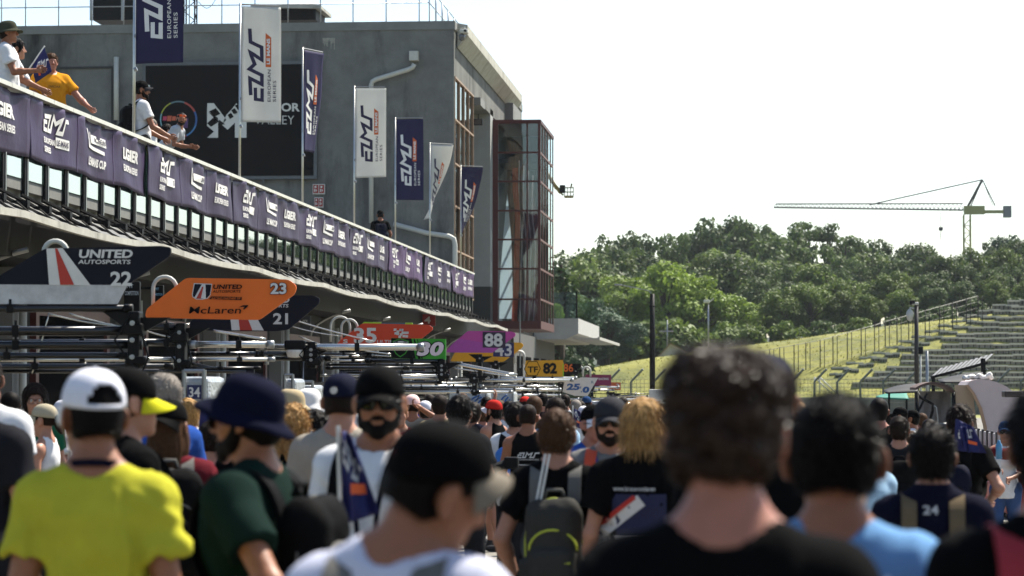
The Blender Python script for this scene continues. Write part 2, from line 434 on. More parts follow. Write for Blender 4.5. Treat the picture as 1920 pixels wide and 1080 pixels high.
def body_mesh(p, spec, q):
    fine, crs = {0: (.0055, .014), 1: (.0075, .017), 2: (.0105, .021)}[q]
    hc = p.Hl((0, 0, -.02)); pts = [hc] + list(p.el.values()) + list(p.wr.values())
    lo = np.minimum.reduce(pts + [NA([-.30, -.26, 0])]) - .16; hi = np.maximum.reduce(pts + [NA([.30, .3, 1.5])]) + .17
    g = Sdf(axes(lo[0], hi[0], crs, fine, hc[0] - .13, hc[0] + .13), axes(lo[1], hi[1], crs, fine, hc[1] - .14, hc[1] + .15), axes(-.03, max(hi[2], 1.85), crs, fine, hc[2] - .17, hc[2] + .17))
    fat = p.fat; tb = NA(TORSO_F if p.f else TORSO); tb = tb * NA([1, p.w, 1, 1]); tb[:, 1:3] *= NA([fat, fat])
    g.stack(tb, p.Rt, p.piv, .02)
    nw = .88 if p.f else 1.
    for key, sx in (('R', 1), ('L', -1)):
        sh, el, wr = p.sh[key], p.el[key], p.wr[key]; am = (.86 if p.f else 1.) * (1 + (fat - 1) * .6)
        g.cone(p.T((sx * .04, -.035, 1.49)), p.T((sx * .150 * p.w, -.022, 1.415)), .042, .046, .05)
        g.ell(sh, (.058 * am,) * 3, None, .05)
        g.cone(sh, el, .052 * am, .039 * am, .03); g.cone(el, el + (wr - el) * .35, .040 * am, .041 * am, .02); g.cone(el + (wr - el) * .3, wr, .040 * am, .027 * am, .02)
        u = (wr - el) / np.linalg.norm(wr - el)
        hp = spec.get('palm' + key, None)
        pal = wr + u * .055; side = np.cross(u, p.Rt @ NA([sx * 1., 0, 0]) if hp is None else NA(hp, float)); side /= np.linalg.norm(side) + 1e-9
        nrm = np.cross(side, u); p.__dict__['hand' + key] = (wr, u, side, nrm)
        Rp = np.stack([side, u, nrm], 1)
        g.ell(pal, (.040 * am, .050, .017), Rp, .012); g.cone(wr, pal, .026 * am, .024 * am, .015)
        h, kn, an = p.leg[key]
        g.cone(h, kn, .083 * fat, .055, .04); g.cone(kn, kn + (an - kn) * .35, .054, .056, .02); g.cone(kn + (an - kn) * .3, an, .055, .036, .02)
        if p.f: g.ell(p.T((sx * .068, .088, 1.255)), (.056, .050, .056), None, .03)
    g.cone(p.T((0, -.030, 1.42)), p.Hl((0, -.022, -.075)), .066 * nw * spec.get('nk', 1.), .056 * nw * spec.get('nk', 1.), .035)
    head_sdf(g, p)
    V, Fq = g.net(); ex = MB()
    for key, sx in (('R', 1), ('L', -1)):
        wr, u, side, nrm = p.__dict__['hand' + key]; cl = spec.get('curl' + key, .55)
        b0 = wr + u * .092
        for i, (off, L) in enumerate(((-.030, .068), (-.010, .077), (.010, .073), (.029, .058))):
            a = b0 + side * off - u * (.016 + (.006 if i in (0, 3) else 0)); pts = [a]; ang = cl * (.5 + .08 * i)
            for sg, fr in enumerate((.45, .32, .23)):
                a = a + (u * math.cos(ang) + nrm * math.sin(ang)) * L * fr * 1.15; pts.append(a); ang += cl * (1.1 - .1 * i * 0)
            ex.tube(pts, [.0098, .009, .008, .0055], 6)
        s2 = -1
        th = [wr + u * .022 + side * s2 * .020, wr + u * .052 + side * s2 * .046 + nrm * .012, wr + u * .080 + side * s2 * .052 + nrm * .026, wr + u * .100 + side * s2 * .046 + nrm * .036]
        ex.tube(th, [.013, .0115, .010, .007], 6)
    return np_mesh('body', V, Fq, ex)
def cloth_grid(p, q, zlo, zhi):
    c = {0: .0125, 1: .016, 2: .021}[q]
    pts = list(p.el.values()) + list(p.wr.values()) + [p.np_]
    lo = np.minimum.reduce(pts + [NA([-.3, -.26, 0])]) - .1; hi = np.maximum.reduce(pts + [NA([.3, .3, 1.5])]) + .1
    return Sdf(np.arange(lo[0], hi[0], c), np.arange(lo[1], hi[1], c), np.arange(zlo, max(zhi, hi[2]), c))
def shirt_mesh(p, spec, q, seed):
    kind = spec.get('sleeve', 'short'); inf = spec.get('loose', .020)
    g = cloth_grid(p, q, .70, 1.56); fat = p.fat
    tb = NA(TORSO_F if p.f else TORSO) * NA([1, p.w, 1, 1]); tb[:, 1:3] *= fat; tb[0, 0] = .74; tb[:4, 1:3] += spec.get('baggy', .012)
    g.stack(tb, p.Rt, p.piv, .0, inf, spec.get('hem', .80), 1.475)
    for key, sx in (('R', 1), ('L', -1)):
        sh, el, wr = p.sh[key], p.el[key], p.wr[key]; am = (.86 if p.f else 1.) * (1 + (fat - 1) * .6)
        sw = 1.0 if kind != 'none' else .62
        g.cone(p.T((sx * .05, -.035, 1.475)), p.T((sx * .150 * p.w * sw, -.022, 1.412)), .042 + inf * .5, .046 + inf * .8, .04)
        if kind != 'none':
            g.ell(sh, (.056 * am + inf,) * 3, None, .05)
            if kind == 'short':
                fr = spec.get('slen', .60); e = sh + (el - sh) * fr; g.cone(sh, e, .056 * am + inf, .050 * am + inf * 1.5, .03, cut=True)
            else:
                g.cone(sh, el, .054 * am + inf, .044 * am + inf, .03); g.cone(el, wr, .043 * am + inf, .030 * am + inf * .7, .02, cut=True)
        if p.f: g.ell(p.T((sx * .068, .088, 1.255)), (.058 + inf * .8, .052 + inf * .8, .058 + inf), None, .04)
    if spec.get('neckhole', 1):
        nr = spec.get('nr', .070); g.cone(p.T((0, -.020, 1.455)), p.Hl((0, -.01, -.05)), nr, nr + .012, .012, op='s')
    else:
        g.cone(p.T((0, -.030, 1.44)), p.T((0, -.028, 1.525)), .082, .078, .02, cut=True)
    if kind == 'none':
        for sx in (1, -1):
            g.ell(p.T((sx * .218 * p.w, -.01, 1.36)), (.072, .15, .10), None, .015, 's')
    V, Fq = g.net(); me = np_mesh('shirt', V, Fq)
    amp = spec.get('wrinkle', .012 if q == 0 else .009)
    def fn(co, no):
        q_ = co * NA([1.2, 1.2, .7]); w = wob(q_, seed, 13, 3); w2 = np.abs(np.sin(co @ NA([9, 6, 16.]) + 2 * wob(co, seed + 3, 7, 2)))
        body_ = np.clip((1.38 - co[:, 2]) / .12, .25, 1)
        sl_ = np.clip((np.abs(co[:, 0]) - .10) / .14, 0, 1); dr = np.sin(co @ NA([34 * np.sign(seed % 2 - .5), 9, 15.]) + 2.2 * wob(co, seed + 9, 6, 2)) * sl_
        rg2 = np.random.RandomState(seed + 40); fold = np.zeros(len(co)); P2 = co[:, [0, 2]]
        for k in range(30 if q == 0 else 16):
            side = 1 if k % 2 else -1; sx = rg2.choice([-1, 1]); zt = 1.42 - .5 * rg2.rand() ** 1.3
            a_ = NA([sx * rg2.uniform(.06, .22), zt]); an = rg2.uniform(-2.5, -.65) if sx > 0 else math.pi - rg2.uniform(-2.5, -.65); ln = rg2.uniform(.08, .26)
            b_ = a_ + NA([math.cos(an) * ln, -abs(math.sin(an)) * ln]); ba = b_ - a_; t_ = np.clip(((P2 - a_) @ ba) / (ba @ ba), 0, 1); pp = P2 - a_ - t_[:, None] * ba
            bow = .02 * np.sin(t_ * math.pi) * rg2.uniform(-1, 1); d = (pp @ NA([-ba[1], ba[0]])) / np.linalg.norm(ba) - bow; dl = np.linalg.norm(pp, axis=1); w_ = rg2.uniform(.008, .016)
            msk = ((no[:, 1] * side) > -.15) * np.sin(np.clip(t_, .05, .95) * math.pi) ** .6 * (dl < .09)
            fold += msk * (np.exp(-(d / w_) ** 2) - .7 * np.exp(-((d - 1.9 * w_) / w_) ** 2)) * rg2.uniform(.5, 1.2)
        return amp * body_ * (w * .8 - w2 * .8 + .5 * dr + .35) + (.011 if q == 0 else .008) * fold
    displace(me, fn); return me
def trouser_mesh(p, spec, q, seed):
    c = {0: .020, 1: .020, 2: .024}[q]; shorts = spec.get('shorts', 0)
    g = Sdf(np.arange(-.34, .35, c), np.arange(-.36, .36, c), np.arange(.02, 1.12, c)); fat = p.fat
    tb = NA(TORSO_F if p.f else TORSO); tb[:, 1:3] *= fat; g.stack(tb, p.Rt, p.piv, .0, .014, -9, 1.0)
    for key, sx in (('R', 1), ('L', -1)):
        h, kn, an = p.leg[key]; n = kn + (h - kn) * .12
        g.cone(h, n, .083 * fat + .022, .074, .04, cut=bool(shorts))
        if not shorts: g.cone(n, kn + (an - kn) * .96, .070, .060, .03, cut=True)
    V, Fq = g.net(); me = np_mesh('trousers', V, Fq)
    displace(me, lambda co, no: .006 * wob(co, seed, 14, 3)); return me
def shoe_mesh(p):
    b = MB()
    for key in 'RL':
        h, kn, an = p.leg[key]; x, y = an[0], an[1]
        g = Sdf(np.arange(x - .09, x + .09, .012), np.arange(y - .16, y + .27, .012), np.arange(-.03, .16, .012))
        g.ell((x, y - .01, .05), (.042, .06, .055), None, .02); g.ell((x, y + .10, .035), (.046, .10, .04), None, .03); g.cone((x, y, .06), (x, y, .12), .042, .045, .02, cut=True)
        g.half((x, y, .0), (0, 0, -1)); V, Fq = g.net(); b.add(V.tolist(), Fq.tolist())
    return b
def hair_mesh(p, spec, q, seed):
    st = spec['hair']; c = {0: .006, 1: .008, 2: .011}[q]; hc = p.Hl((0, -.01, 0))
    lng = st in ('long', 'bob', 'tail', 'curlylong'); ex = .30 if lng else .17
    g = Sdf(np.arange(hc[0] - .19, hc[0] + .19, c), np.arange(hc[1] - .21, hc[1] + .21, c), np.arange(hc[2] - ex, hc[2] + .19, c))
    E = lambda cc, r, kk=.02, op='u', Rm=None: g.ell(p.Hl(cc), NA(r) * p.hs, p.Rh if Rm is None else p.Rh @ Rm, kk, op)
    t = {'fade': .010, 'short': .014, 'medium': .024, 'curly': .034, 'long': .018, 'bob': .024, 'tail': .014, 'curlylong': .030, 'capped': .010, 'buzz': .004}[st]
    tt = .004 if ('cap' in spec or 'bucket' in spec) else (.006 if st == 'curly' else t)
    E((0, -.016, .034), (.0765 + tt, .094 + tt, .085 + tt * 1.15), 0)
    if st in ('medium', 'short', 'curly', 'fade', 'capped', 'buzz'):
        E((0, -.035, -.030), (.070 + min(t, .016) * .45, .070 + min(t, .02) * .55, .075), .03)
    if st == 'curly': E((0, .01, .088), (.078, .086, .050), .03); E((.0, -.016, .072), (.088, .102, .052), .02); E((0, -.05, .010), (.072, .064, .060), .03)
    if st == 'bob':
        E((0, -.030, -.030), (.094, .084, .088), .03); E((0, -.045, -.075), (.070, .060, .060), .03)
    if st in ('long', 'curlylong'):
        E((0, -.045, -.07), (.092, .070, .11), .04); E((0, -.070, -.16), (.085, .045, .10), .04)
        for sx in (1, -1): E((sx * .075, .0, -.08), (.028, .04, .10), .03)
    if st == 'tail': g.cone(p.Hl((0, -.105, .02)), p.Hl((0, -.150, -.10)), .034, .018, .02)
    # clear the face, the ears and the nape
    E((0, .095, -.045), (.078, .085, .098), .012, 's')
    if st not in ('long', 'bob', 'curlylong'):
        E((0, .02, -.12), (.12, .085, .085), .015, 's'); E((0, -.08, -.150 + (.036 if st in ('fade', 'curly', 'buzz') else 0)), (.12, .10, .066), .015, 's')
        for sx in (1, -1): E((sx * .088, -.006, -.012), (.027, .034, .046), .01, 's')
    V, Fq = g.net(); me = np_mesh('hair', V, Fq)
    am = {'curly': .013, 'curlylong': .012, 'medium': .007, 'bob': .006, 'long': .005, 'short': .005}.get(st, .0015); fr = {'curly': 75, 'curlylong': 60}.get(st, 45)
    if q < 2 or st.startswith('curly'): displace(me, lambda co, no: am * wob((co - hc) * (NA([1, 1, 1.]) if st.startswith('curly') else NA([1.4, 1.4, .5])), seed, fr, 2))
    return me
def strands(me, n, L, w, seed, curl=0., down=.3, jit=.5):
    """many thin tapering locks growing out of the hair surface"""
    g = np.random.RandomState(seed); m = len(me.vertices)
    co = np.empty(m * 3, np.float32); me.vertices.foreach_get('co', co); no = np.empty(m * 3, np.float32); me.vertices.foreach_get('normal', no)
    co = co.reshape(-1, 3); no = no.reshape(-1, 3); ii = g.randint(0, m, n); b = MB(); fl = g.normal(size=3) * .3
    for i in ii:
        p0 = Vector(co[i]); nn = Vector(no[i]); d = (nn + Vector(g.normal(size=3)) * jit + Vector((fl[0], fl[1], -down))).normalized()
        s = d.cross(Vector(g.normal(size=3))).normalized(); l = L * g.uniform(.5, 1.3); p0 = p0 - nn * .004; pts = []
        for k in range(4):
            t = k / 3; off = s * math.sin(t * 3.1 * (1 + curl)) * curl * l * .5
            pts.append(p0 + d * l * t * (1 - .3 * curl * t) + off + Vector((0, 0, -1)) * down * l * t * t * .6)
        v = []
        for k, q in enumerate(pts):
            ww = s.cross(d).normalized() * w * (1 - .8 * k / 3) * .5
            if curl: ww = (ww + s * w * .2)
            v += [q - ww, q + ww]
        b.add(v, [(0, 1, 3, 2), (2, 3, 5, 4), (4, 5, 7, 6)])
    return b
def cap_parts(p, spec, root):
    """baseball cap in head-local coordinates; capyaw turns it (180 = worn backwards), copen leaves the strap opening"""
    m1, m2 = spec['cap'][0], spec['cap'][1]; cy_ = R(spec.get('capyaw', 0)); pt = rotx(-R(spec.get('captilt', -6))); Rc = rotz(cy_) @ pt
    def H(v): return p.Hl(NA([0, -.012, .038]) + Rc @ NA(v, float))
    rx, ry, rz = .088, .107, .104; nu, nv = 40, 14; op_ = spec.get('copen', 0)
    b = MB(); vs = []
    for j in range(nv + 1):
        t = j / nv * math.pi / 2
        for i in range(nu):
            a = 2 * math.pi * i / nu; k = math.cos(t) ** .82 if j < nv else 0
            sd_ = 1 + .012 * (abs(math.cos(a * 3)) ** 8 < .02) - .004 * (1 if i % (nu // 6 + 1) == 0 else 0)
            vs.append(H((rx * k * math.sin(a) * sd_, ry * k * math.cos(a) * sd_, -.004 + rz * math.sin(t) ** .9)))
    fs = []
    for j in range(nv):
        for i in range(nu):
            a = (i + .5) / nu * 2 * math.pi; da = abs((a - math.pi))
            if op_ and 1 <= j <= 5 and da < .55 * math.sqrt(max(0, 1 - ((j - 1) / 5) ** 2)) + .02: continue
            fs.append((j * nu + i, j * nu + (i + 1) % nu, (j + 1) * nu + (i + 1) % nu, (j + 1) * nu + i))
    b.add(vs, fs)
    crown = b.build('cap', m1, root, world=False, smooth=True)
    so = crown.modifiers.new('t', 'SOLIDIFY'); so.thickness = .003; so.offset = 0
    bt = MB(); bt.lathe([(.001, .0), (.007, .001), (.006, .005), (.001, .006)], 10, Matrix.Translation(Vector(H((0, 0, .101)))))
    bt.build('cap_button', m1, crown, world=False, smooth=True)
    bl = spec.get('brimlen', .075)
    def br(u, v):
        a = (u - .5) * 2 * 1.12; x = rx * math.sin(a) * 1.0; y0 = ry * math.cos(a) * 1.0
        ed = max(0, 1 - (abs(u - .5) * 2) ** 2.6)
        y = y0 - .004 + v * bl * ed; xx = x * (1 + .03 * v)
        z = .004 - .020 * v - .13 * (xx / .09) ** 2 * .35 * (.35 + v)
        return H((xx, y, z)), p.Rh @ Rc @ NA([0, 0, 1])
    bb = MB(); bb.sheet(br, 18, 6, .004); bb.build('brim', m2, crown, world=False, smooth=True)
    return crown, H
def bucket_parts(p, spec, root):
    m1 = spec['bucket']; hr = spec.get('brimdrop', .035); wd = spec.get('brimw', .055)
    def H(v): return p.Hl(NA([0, -.008, .034]) + rotx(-R(spec.get('captilt', -5))) @ NA(v, float))
    prof = [(.0, .104), (.4, .101), (.66, .092), (.84, .076), (.94, .055), (1., .03), (1.04, .0), (1.06, -.006), (1.06 + wd * 5, -.006 - hr * .5), (1.06 + wd * 10, -.006 - hr)]
    b = MB(); n = 36; vs = []
    for k, z in prof:
        for j in range(n):
            a = 2 * math.pi * j / n; rf = k * (1 + .0 * a)
            zz = z + (.008 * math.sin(2 * a + .5) + .004 * math.sin(5 * a) if k > 1.1 else 0)
            vs.append(H((.095 * rf * math.sin(a), .110 * rf * math.cos(a), zz)))
    b.add(vs, [(i * n + j, i * n + (j + 1) % n, (i + 1) * n + (j + 1) % n, (i + 1) * n + j) for i in range(len(prof) - 1) for j in range(n)])
    o = b.build('bucket_hat', m1, root, world=False, smooth=True); so = o.modifiers.new('t', 'SOLIDIFY'); so.thickness = .003
    return o
def glasses_parts(p, root, fm, lm, sun=True, up=0.):
    def H(v): return p.Hl((v[0], v[1] - up * .25, v[2] + up))
    fr = MB(); ln = MB()
    for sx in (1, -1):
        pts = []
        for i in range(17):
            a = 2 * math.pi * i / 16; ca, sa = math.cos(a), math.sin(a)
            x = .033 + .027 * math.copysign(abs(ca) ** .7, ca); z = -.002 + .020 * math.copysign(abs(sa) ** .75, sa); y = .108 - .5 * (x - .02) ** 2 * 6
            pts.append(H((sx * x, y, z)))
        fr.tube(pts, .0032 if sun else .002, 6, cap=False)
        c = NA([sum(q[i] for q in pts[:-1]) / 16 for i in range(3)]); nrm = p.Rh @ NA([0, .004, 0])
        ln.add([c + nrm] + pts[:-1], [(0, i + 1, (i + 1) % 16 + 1) for i in range(16)])
        fr.tube([H((sx * .058, .096, .006)), H((sx * .080, .05, .010)), H((sx * .086, -.008, .008)), H((sx * .084, -.025, -.008))], .003, 6)
    fr.tube([H((-.010, .107, .004)), H((0, .111, .006)), H((.010, .107, .004))], .003, 6)
    o = fr.build('sunglasses' if sun else 'glasses', fm, root, world=False, smooth=True); ln.build('lens', lm, o, world=False, smooth=True)
def beard_mesh(p, spec, seed):
    c = .0065; hc = p.Hl((0, .05, -.07)); g = Sdf(np.arange(hc[0] - .1, hc[0] + .1, c), np.arange(hc[1] - .11, hc[1] + .1, c), np.arange(hc[2] - .1, hc[2] + .12, c)); t = spec.get('beardt', .010)
    E = lambda cc, r, kk=.02, op='u': g.ell(p.Hl(cc), NA(r) * p.hs, p.Rh, kk, op)
    E((0, .037, -.075), (.0505 + t, .051 + t, .040 + t), .02); E((0, .078, -.104), (.020 + t, .018 + t, .018 + t), .02)
    for sx in (1, -1): g.cone(p.Hl((sx * .066, .006, -.02)), p.Hl((sx * .050, .03, -.07)), .010 + t, .014 + t, .02)
    E((0, .088, -.052), (.027, .016 + t, .010), .005)
    E((0, .100, -.0675), (.021, .030, .0075), .003, 's'); E((0, .03, -.022), (.050, .10, .024), .006, 's'); E((0, .0, -.15), (.10, .08, .055), .01, 's')
    V, Fq = g.net(); me = np_mesh('beard', V, Fq); displace(me, lambda co, no: .0012 * wob(co, seed, 160, 2)); return me
def strap_path(p, sx, back=1.0, inf=.028):
    w = p.w; f = p.fat
    return [p.T((sx * .105 * w, (-.125 * f - inf) * back, 1.30)), p.T((sx * .105 * w, -.115 * f - inf, 1.38)), p.T((sx * .105 * w, -.075 - inf, 1.455)), p.T((sx * .107 * w, -.028, 1.492)), p.T((sx * .112 * w, .035, 1.470)),
            p.T((sx * .118 * w, .080 * f + inf, 1.40)), p.T((sx * .125 * w, .098 * f + inf, 1.30)), p.T((sx * .150 * w, .080 * f + inf, 1.18)), p.T((sx * .172 * w, .0, 1.09)), p.T((sx * .14 * w, -.10 * f - inf, 1.04))]
def ribbon(mb, pts, wv, th):
    """flat band through pts; wv = direction across the band"""
    pts = [Vector(q) for q in pts]; dn = []
    for _ in range(2):
        q2 = [pts[0]]
        for a, b in zip(pts, pts[1:]): q2 += [a.lerp(b, .25), a.lerp(b, .75)]
        pts = q2 + [pts[-1]]
    n = len(pts); vs = []
    for i, q in enumerate(pts):
        t = (pts[min(i + 1, n - 1)] - pts[max(i - 1, 0)]).normalized(); w = Vector(wv); w = (w - t * w.dot(t)).normalized(); nn = t.cross(w)
        h = w.length and .5; W2 = w * h
        vs += [q + W2 * mb.bw + nn * th, q - W2 * mb.bw + nn * th, q - W2 * mb.bw - nn * th, q + W2 * mb.bw - nn * th]
    fs = [(i * 4 + j, i * 4 + (j + 1) % 4, (i + 1) * 4 + (j + 1) % 4, (i + 1) * 4 + j) for i in range(n - 1) for j in range(4)] + [(3, 2, 1, 0), (n * 4 - 4, n * 4 - 3, n * 4 - 2, n * 4 - 1)]
    mb.add(vs, fs)
def backpack(p, pm, o_root, label, m_body, m_strap, m_trim=None, size=(.30, .16, .46), zc=1.16, group=None, q=1, parts=True, one=None):
    root = bpy.data.objects.new('backpack', None); COL.objects.link(root); root.matrix_world = o_root
    ROOTM[root.name] = Matrix.Identity(4)
    tag(root, label, 'backpack', group)
    w, d, h = size; yb = -.112 * p.fat - .028; c = .014
    g = Sdf(np.arange(-w / 2 - .05, w / 2 + .05, c), np.arange(yb - d - .08, yb + .06, c), np.arange(zc - h / 2 - .06, zc + h / 2 + .08, c))
    g.rbox((0, yb - d * .45, zc - h * .02), (w * .48, d * .46, h * .48), .065); g.rbox((0, yb - d * .40, zc + h * .30), (w * .42, d * .42, h * .22), .06, .05)
    g.half((0, yb + .01, 0), (0, 1, 0))
    g.rbox((0, yb - d * .90, zc - h * .20), (w * .38, d * .26, h * .24), .04, .012)
    for sx in (1, -1): g.rbox((sx * w * .50, yb - d * .45, zc - h * .24), (.03, d * .30, h * .17), .02, .015)
    V, Fq = g.net(); V = NA([p.T(v) for v in V]); me = np_mesh('pack_bag', V, Fq); displace(me, lambda co, no: .006 * wob(co, 7, 22, 3)); me.materials.append(m_body)
    bag = bpy.data.objects.new('pack_bag', me); COL.objects.link(bag); bag.parent = root
    for sx in ((1, -1) if one is None else (one,)):
        b = MB(); b.bw = .062; ribbon(b, strap_path(p, sx), p.Rt @ NA([1, 0, 0]), .007); b.build('strap', m_strap, root, world=False, smooth=False)
    b = MB(); b.tube([p.T((-.05, yb - .02, zc + h * .52)), p.T((-.035, yb - .03, zc + h * .60)), p.T((.035, yb - .03, zc + h * .60)), p.T((.05, yb - .02, zc + h * .52))], .009, 8); b.build('handle', m_strap, root, world=False, smooth=True)
    if parts:
        tm = m_trim or m_strap; b = MB()
        b.tube([p.T((w * .40 * math.cos(t) * 1.02, yb - d * .86 - .015 * math.sin(t), zc + h * .02 + h * .20 * math.sin(t))) for t in np.linspace(0, math.pi, 13)], .006, 6)
        b.tube([p.T((w * .49 * math.cos(t), yb - d * .45, zc + h * .05 + h * .47 * math.sin(t))) for t in np.linspace(-.6, math.pi + .6, 19)], .006, 6)
        b.tube([p.T((x, yb - d * 1.13 + .3 * (x / w) ** 2 * d, zc - h * .14 + .02 * math.sin(x * 18))) for x in np.linspace(-w * .3, w * .3, 9)], .005, 6)
        b.build('piping', tm, root, world=False, smooth=True)
    return root
SKIN = {'light': S(170, 120, 96), 'tan': S(142, 92, 66), 'pink': S(158, 104, 86), 'dark': S(140, 92, 70)}
def skin(k): return mat('skin_' + k, SKIN[k], .5, var=.10, scale=22, bump=.15, bscale=300, sss=.06, spec=.3, bdist=.002)
def fab(n, col, rough=.9): return mat('cloth_' + n, col, rough, var=.10, scale=14, bump=.35, bscale=260, spec=.03, bdist=.003)
def hairm(n, col): return mat('hair_' + n, col, .5, var=.45, scale=50, bump=.6, bscale=350, spec=.04, bdist=.004)
MESHC = {}
HAIRC = {'black': S(17, 13, 12), 'dark': S(32, 23, 19), 'brown': S(70, 48, 32), 'blond': S(158, 122, 76), 'curlbrown': S(46, 33, 26), 'grey': S(128, 120, 112), 'ginger': S(140, 90, 50)}
PEOPLE = []
def person(spec):
    """px, py = photo position of the crown of the head (with hat), s = photo pixels per metre there"""
    i = len(PEOPLE); seed = spec.get('seed', 100 + i * 7); q = spec.get('q', 1)
    Y = F / spec['s']; tp = P(spec['px'], spec['py'], Y); gz = spec.get('gz', 0.)
    p = pose(spec); top = p.Hl((0, -.01, .118 + {'curly': .028, 'medium': .02}.get(spec.get('hair'), .008)))
    if 'cap' in spec: top = p.Hl((0, -.012, .148))
    if 'bucket' in spec: top = p.Hl((0, -.012, .142))
    yaw = R(spec.get('yaw', 0)); sc = spec.get('scale') or (tp.z - gz) / top[2]
    off = rotz(yaw) @ (top * sc)
    loc = (tp.x - off[0], tp.y - off[1], (tp.z - sc * top[2]) if spec.get('scale') else gz)
    root = bpy.data.objects.new('person', None); COL.objects.link(root); ROOTM[root.name] = Matrix.Identity(4)
    root.location = loc; root.rotation_euler = (0, 0, yaw); root.scale = (sc,) * 3
    tag(root, spec['label'], 'person', spec.get('group'))
    Mw = Matrix.Translation(Vector(loc)) @ Matrix.Rotation(yaw, 4, 'Z') @ Matrix.Scale(sc, 4)
    p.M = Mw
    key = spec.get('share')
    def part(nm, me, m, par=root):
        o = bpy.data.objects.new(nm, me); COL.objects.link(o); o.parent = par
        if not me.materials: me.materials.append(m)
        elif me.materials[0] != m:
            o.material_slots[0].link = 'OBJECT'; o.material_slots[0].material = m
        return o
    def cached(nm, mk):
        if key is None: return mk()
        if (key, nm) not in MESHC: MESHC[(key, nm)] = mk()
        return MESHC[(key, nm)]
    part('body', cached('body' , lambda: body_mesh(p, spec, q)), skin(spec.get('skin', 'light')))
    for k_ in ('handR', 'handL'):
        if not hasattr(p, k_):
            kk = k_[-1]; u = (p.wr[kk] - p.el[kk]); u = u / np.linalg.norm(u); sd_ = np.cross(u, NA([1., 0, 0])); sd_ /= np.linalg.norm(sd_); setattr(p, k_, (p.wr[kk], u, sd_, np.cross(sd_, u)))
    sm = spec['shirt']; so = part('shirt', cached('shirt', lambda: shirt_mesh(p, spec, q, seed)), sm)
    part('shorts' if spec.get('shorts') else 'trousers', cached('trousers', lambda: trouser_mesh(p, spec, q, seed + 1)), spec.get('legs', fab('charcoal', S(38, 40, 46))))
    if (key or 'x', 'shoes') in MESHC and key: part('shoes', MESHC[(key, 'shoes')], fab('shoe', S(60, 60, 62)))
    else:
        o = shoe_mesh(p).build('shoes', fab('shoe', S(60, 60, 62)), root, world=False, smooth=True)
        if key: MESHC[(key, 'shoes')] = o.data
    if spec.get('hair'):
        hm = hairm(spec.get('hairc', 'dark'), HAIRC[spec.get('hairc', 'dark')]); hk = cached('hair' + spec['hair'], lambda: hair_mesh(p, spec, q, seed))
        ho = part('hair', hk, hm)
        n = spec.get('strands', 500 if spec['hair'] in ('short', 'medium', 'bob') and q < 2 else 0)
        if n:
            L, w, cu, dn = {'curly': (.024, .0070, 1.1, .0), 'fade': (.014, .0030, 0, .2), 'short': (.022, .0042, .1, .35), 'medium': (.034, .0036, .2, .7), 'bob': (.045, .004, .05, 1.3), 'curlylong': (.05, .006, .9, .5), 'long': (.07, .004, .1, 1.6), 'capped': (.02, .003, .1, .8)}.get(spec['hair'], (.02, .003, 0, .3))
            lk = HAIRC[spec.get('hairc', 'dark')]; kf = 1.25 if spec['hair'] == 'curly' else 1.2  # locks coloured lighter than the hair beneath, as painted sunlit highlights
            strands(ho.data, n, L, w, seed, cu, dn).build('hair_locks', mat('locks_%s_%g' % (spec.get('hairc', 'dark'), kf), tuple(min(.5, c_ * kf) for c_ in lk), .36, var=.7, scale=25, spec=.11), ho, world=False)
    if spec.get('beard'): part('beard', beard_mesh(p, spec, seed), hairm(spec['beard'], HAIRC[spec['beard']]))
    if 'cap' in spec: p.cap, p.capH = cap_parts(p, spec, root)
    if 'bucket' in spec: p.bk = bucket_parts(p, spec, root)
    if 'sun' in spec: glasses_parts(p, root, spec['sun'][0], spec['sun'][1], True, spec.get('sunup', 0.))
    if 'specs' in spec: glasses_parts(p, root, mat('frame_black', S(20), .4), glass('spec_lens', (1, 1, 1), ior=1.2), False)
    if spec.get('eyes'):
        for sx in (1, -1):
            b = MB(); Mx = Matrix.Translation(Vector(p.Hl((sx * .031, .0835, .001)))); b.lathe([(.001, -.0118), (.008, -.009), (.0118, 0), (.008, .009), (.001, .0118)], 12, Mx)
            e = b.build('eye', mat('eye_white', S(215, 208, 200), .2, var=0), root, world=False, smooth=True)
            b = MB(); b.tube([p.Hl((sx * .031, .0945, .001)), p.Hl((sx * .031, .0962, .001))], .0052, 10); b.build('iris', mat('iris', S(52, 36, 26), .2, var=0), e, world=False)
    p.root = root; p.loc = loc; p.sc = sc; p.yaw = yaw; p.shirt = so; p.spec = spec
    PEOPLE.append(p)
    return p
def on_body(p, x, z, side=-1, infl=.030):
    """a point on the shirt's back (side -1) or chest (side 1) in the figure's own coordinates"""
    tb = NA(TORSO_F if p.f else TORSO); wx = np.interp(z, tb[:, 0], tb[:, 1]) * p.w * p.fat + infl; wy = np.interp(z, tb[:, 0], tb[:, 2]) * p.fat + infl; cy = np.interp(z, tb[:, 0], tb[:, 3])
    e = max(0., 1 - min(1., abs(x / wx)) ** 2.3) ** (1 / 2.3)
    return Vector(p.T((x, cy + side * wy * e, z)))
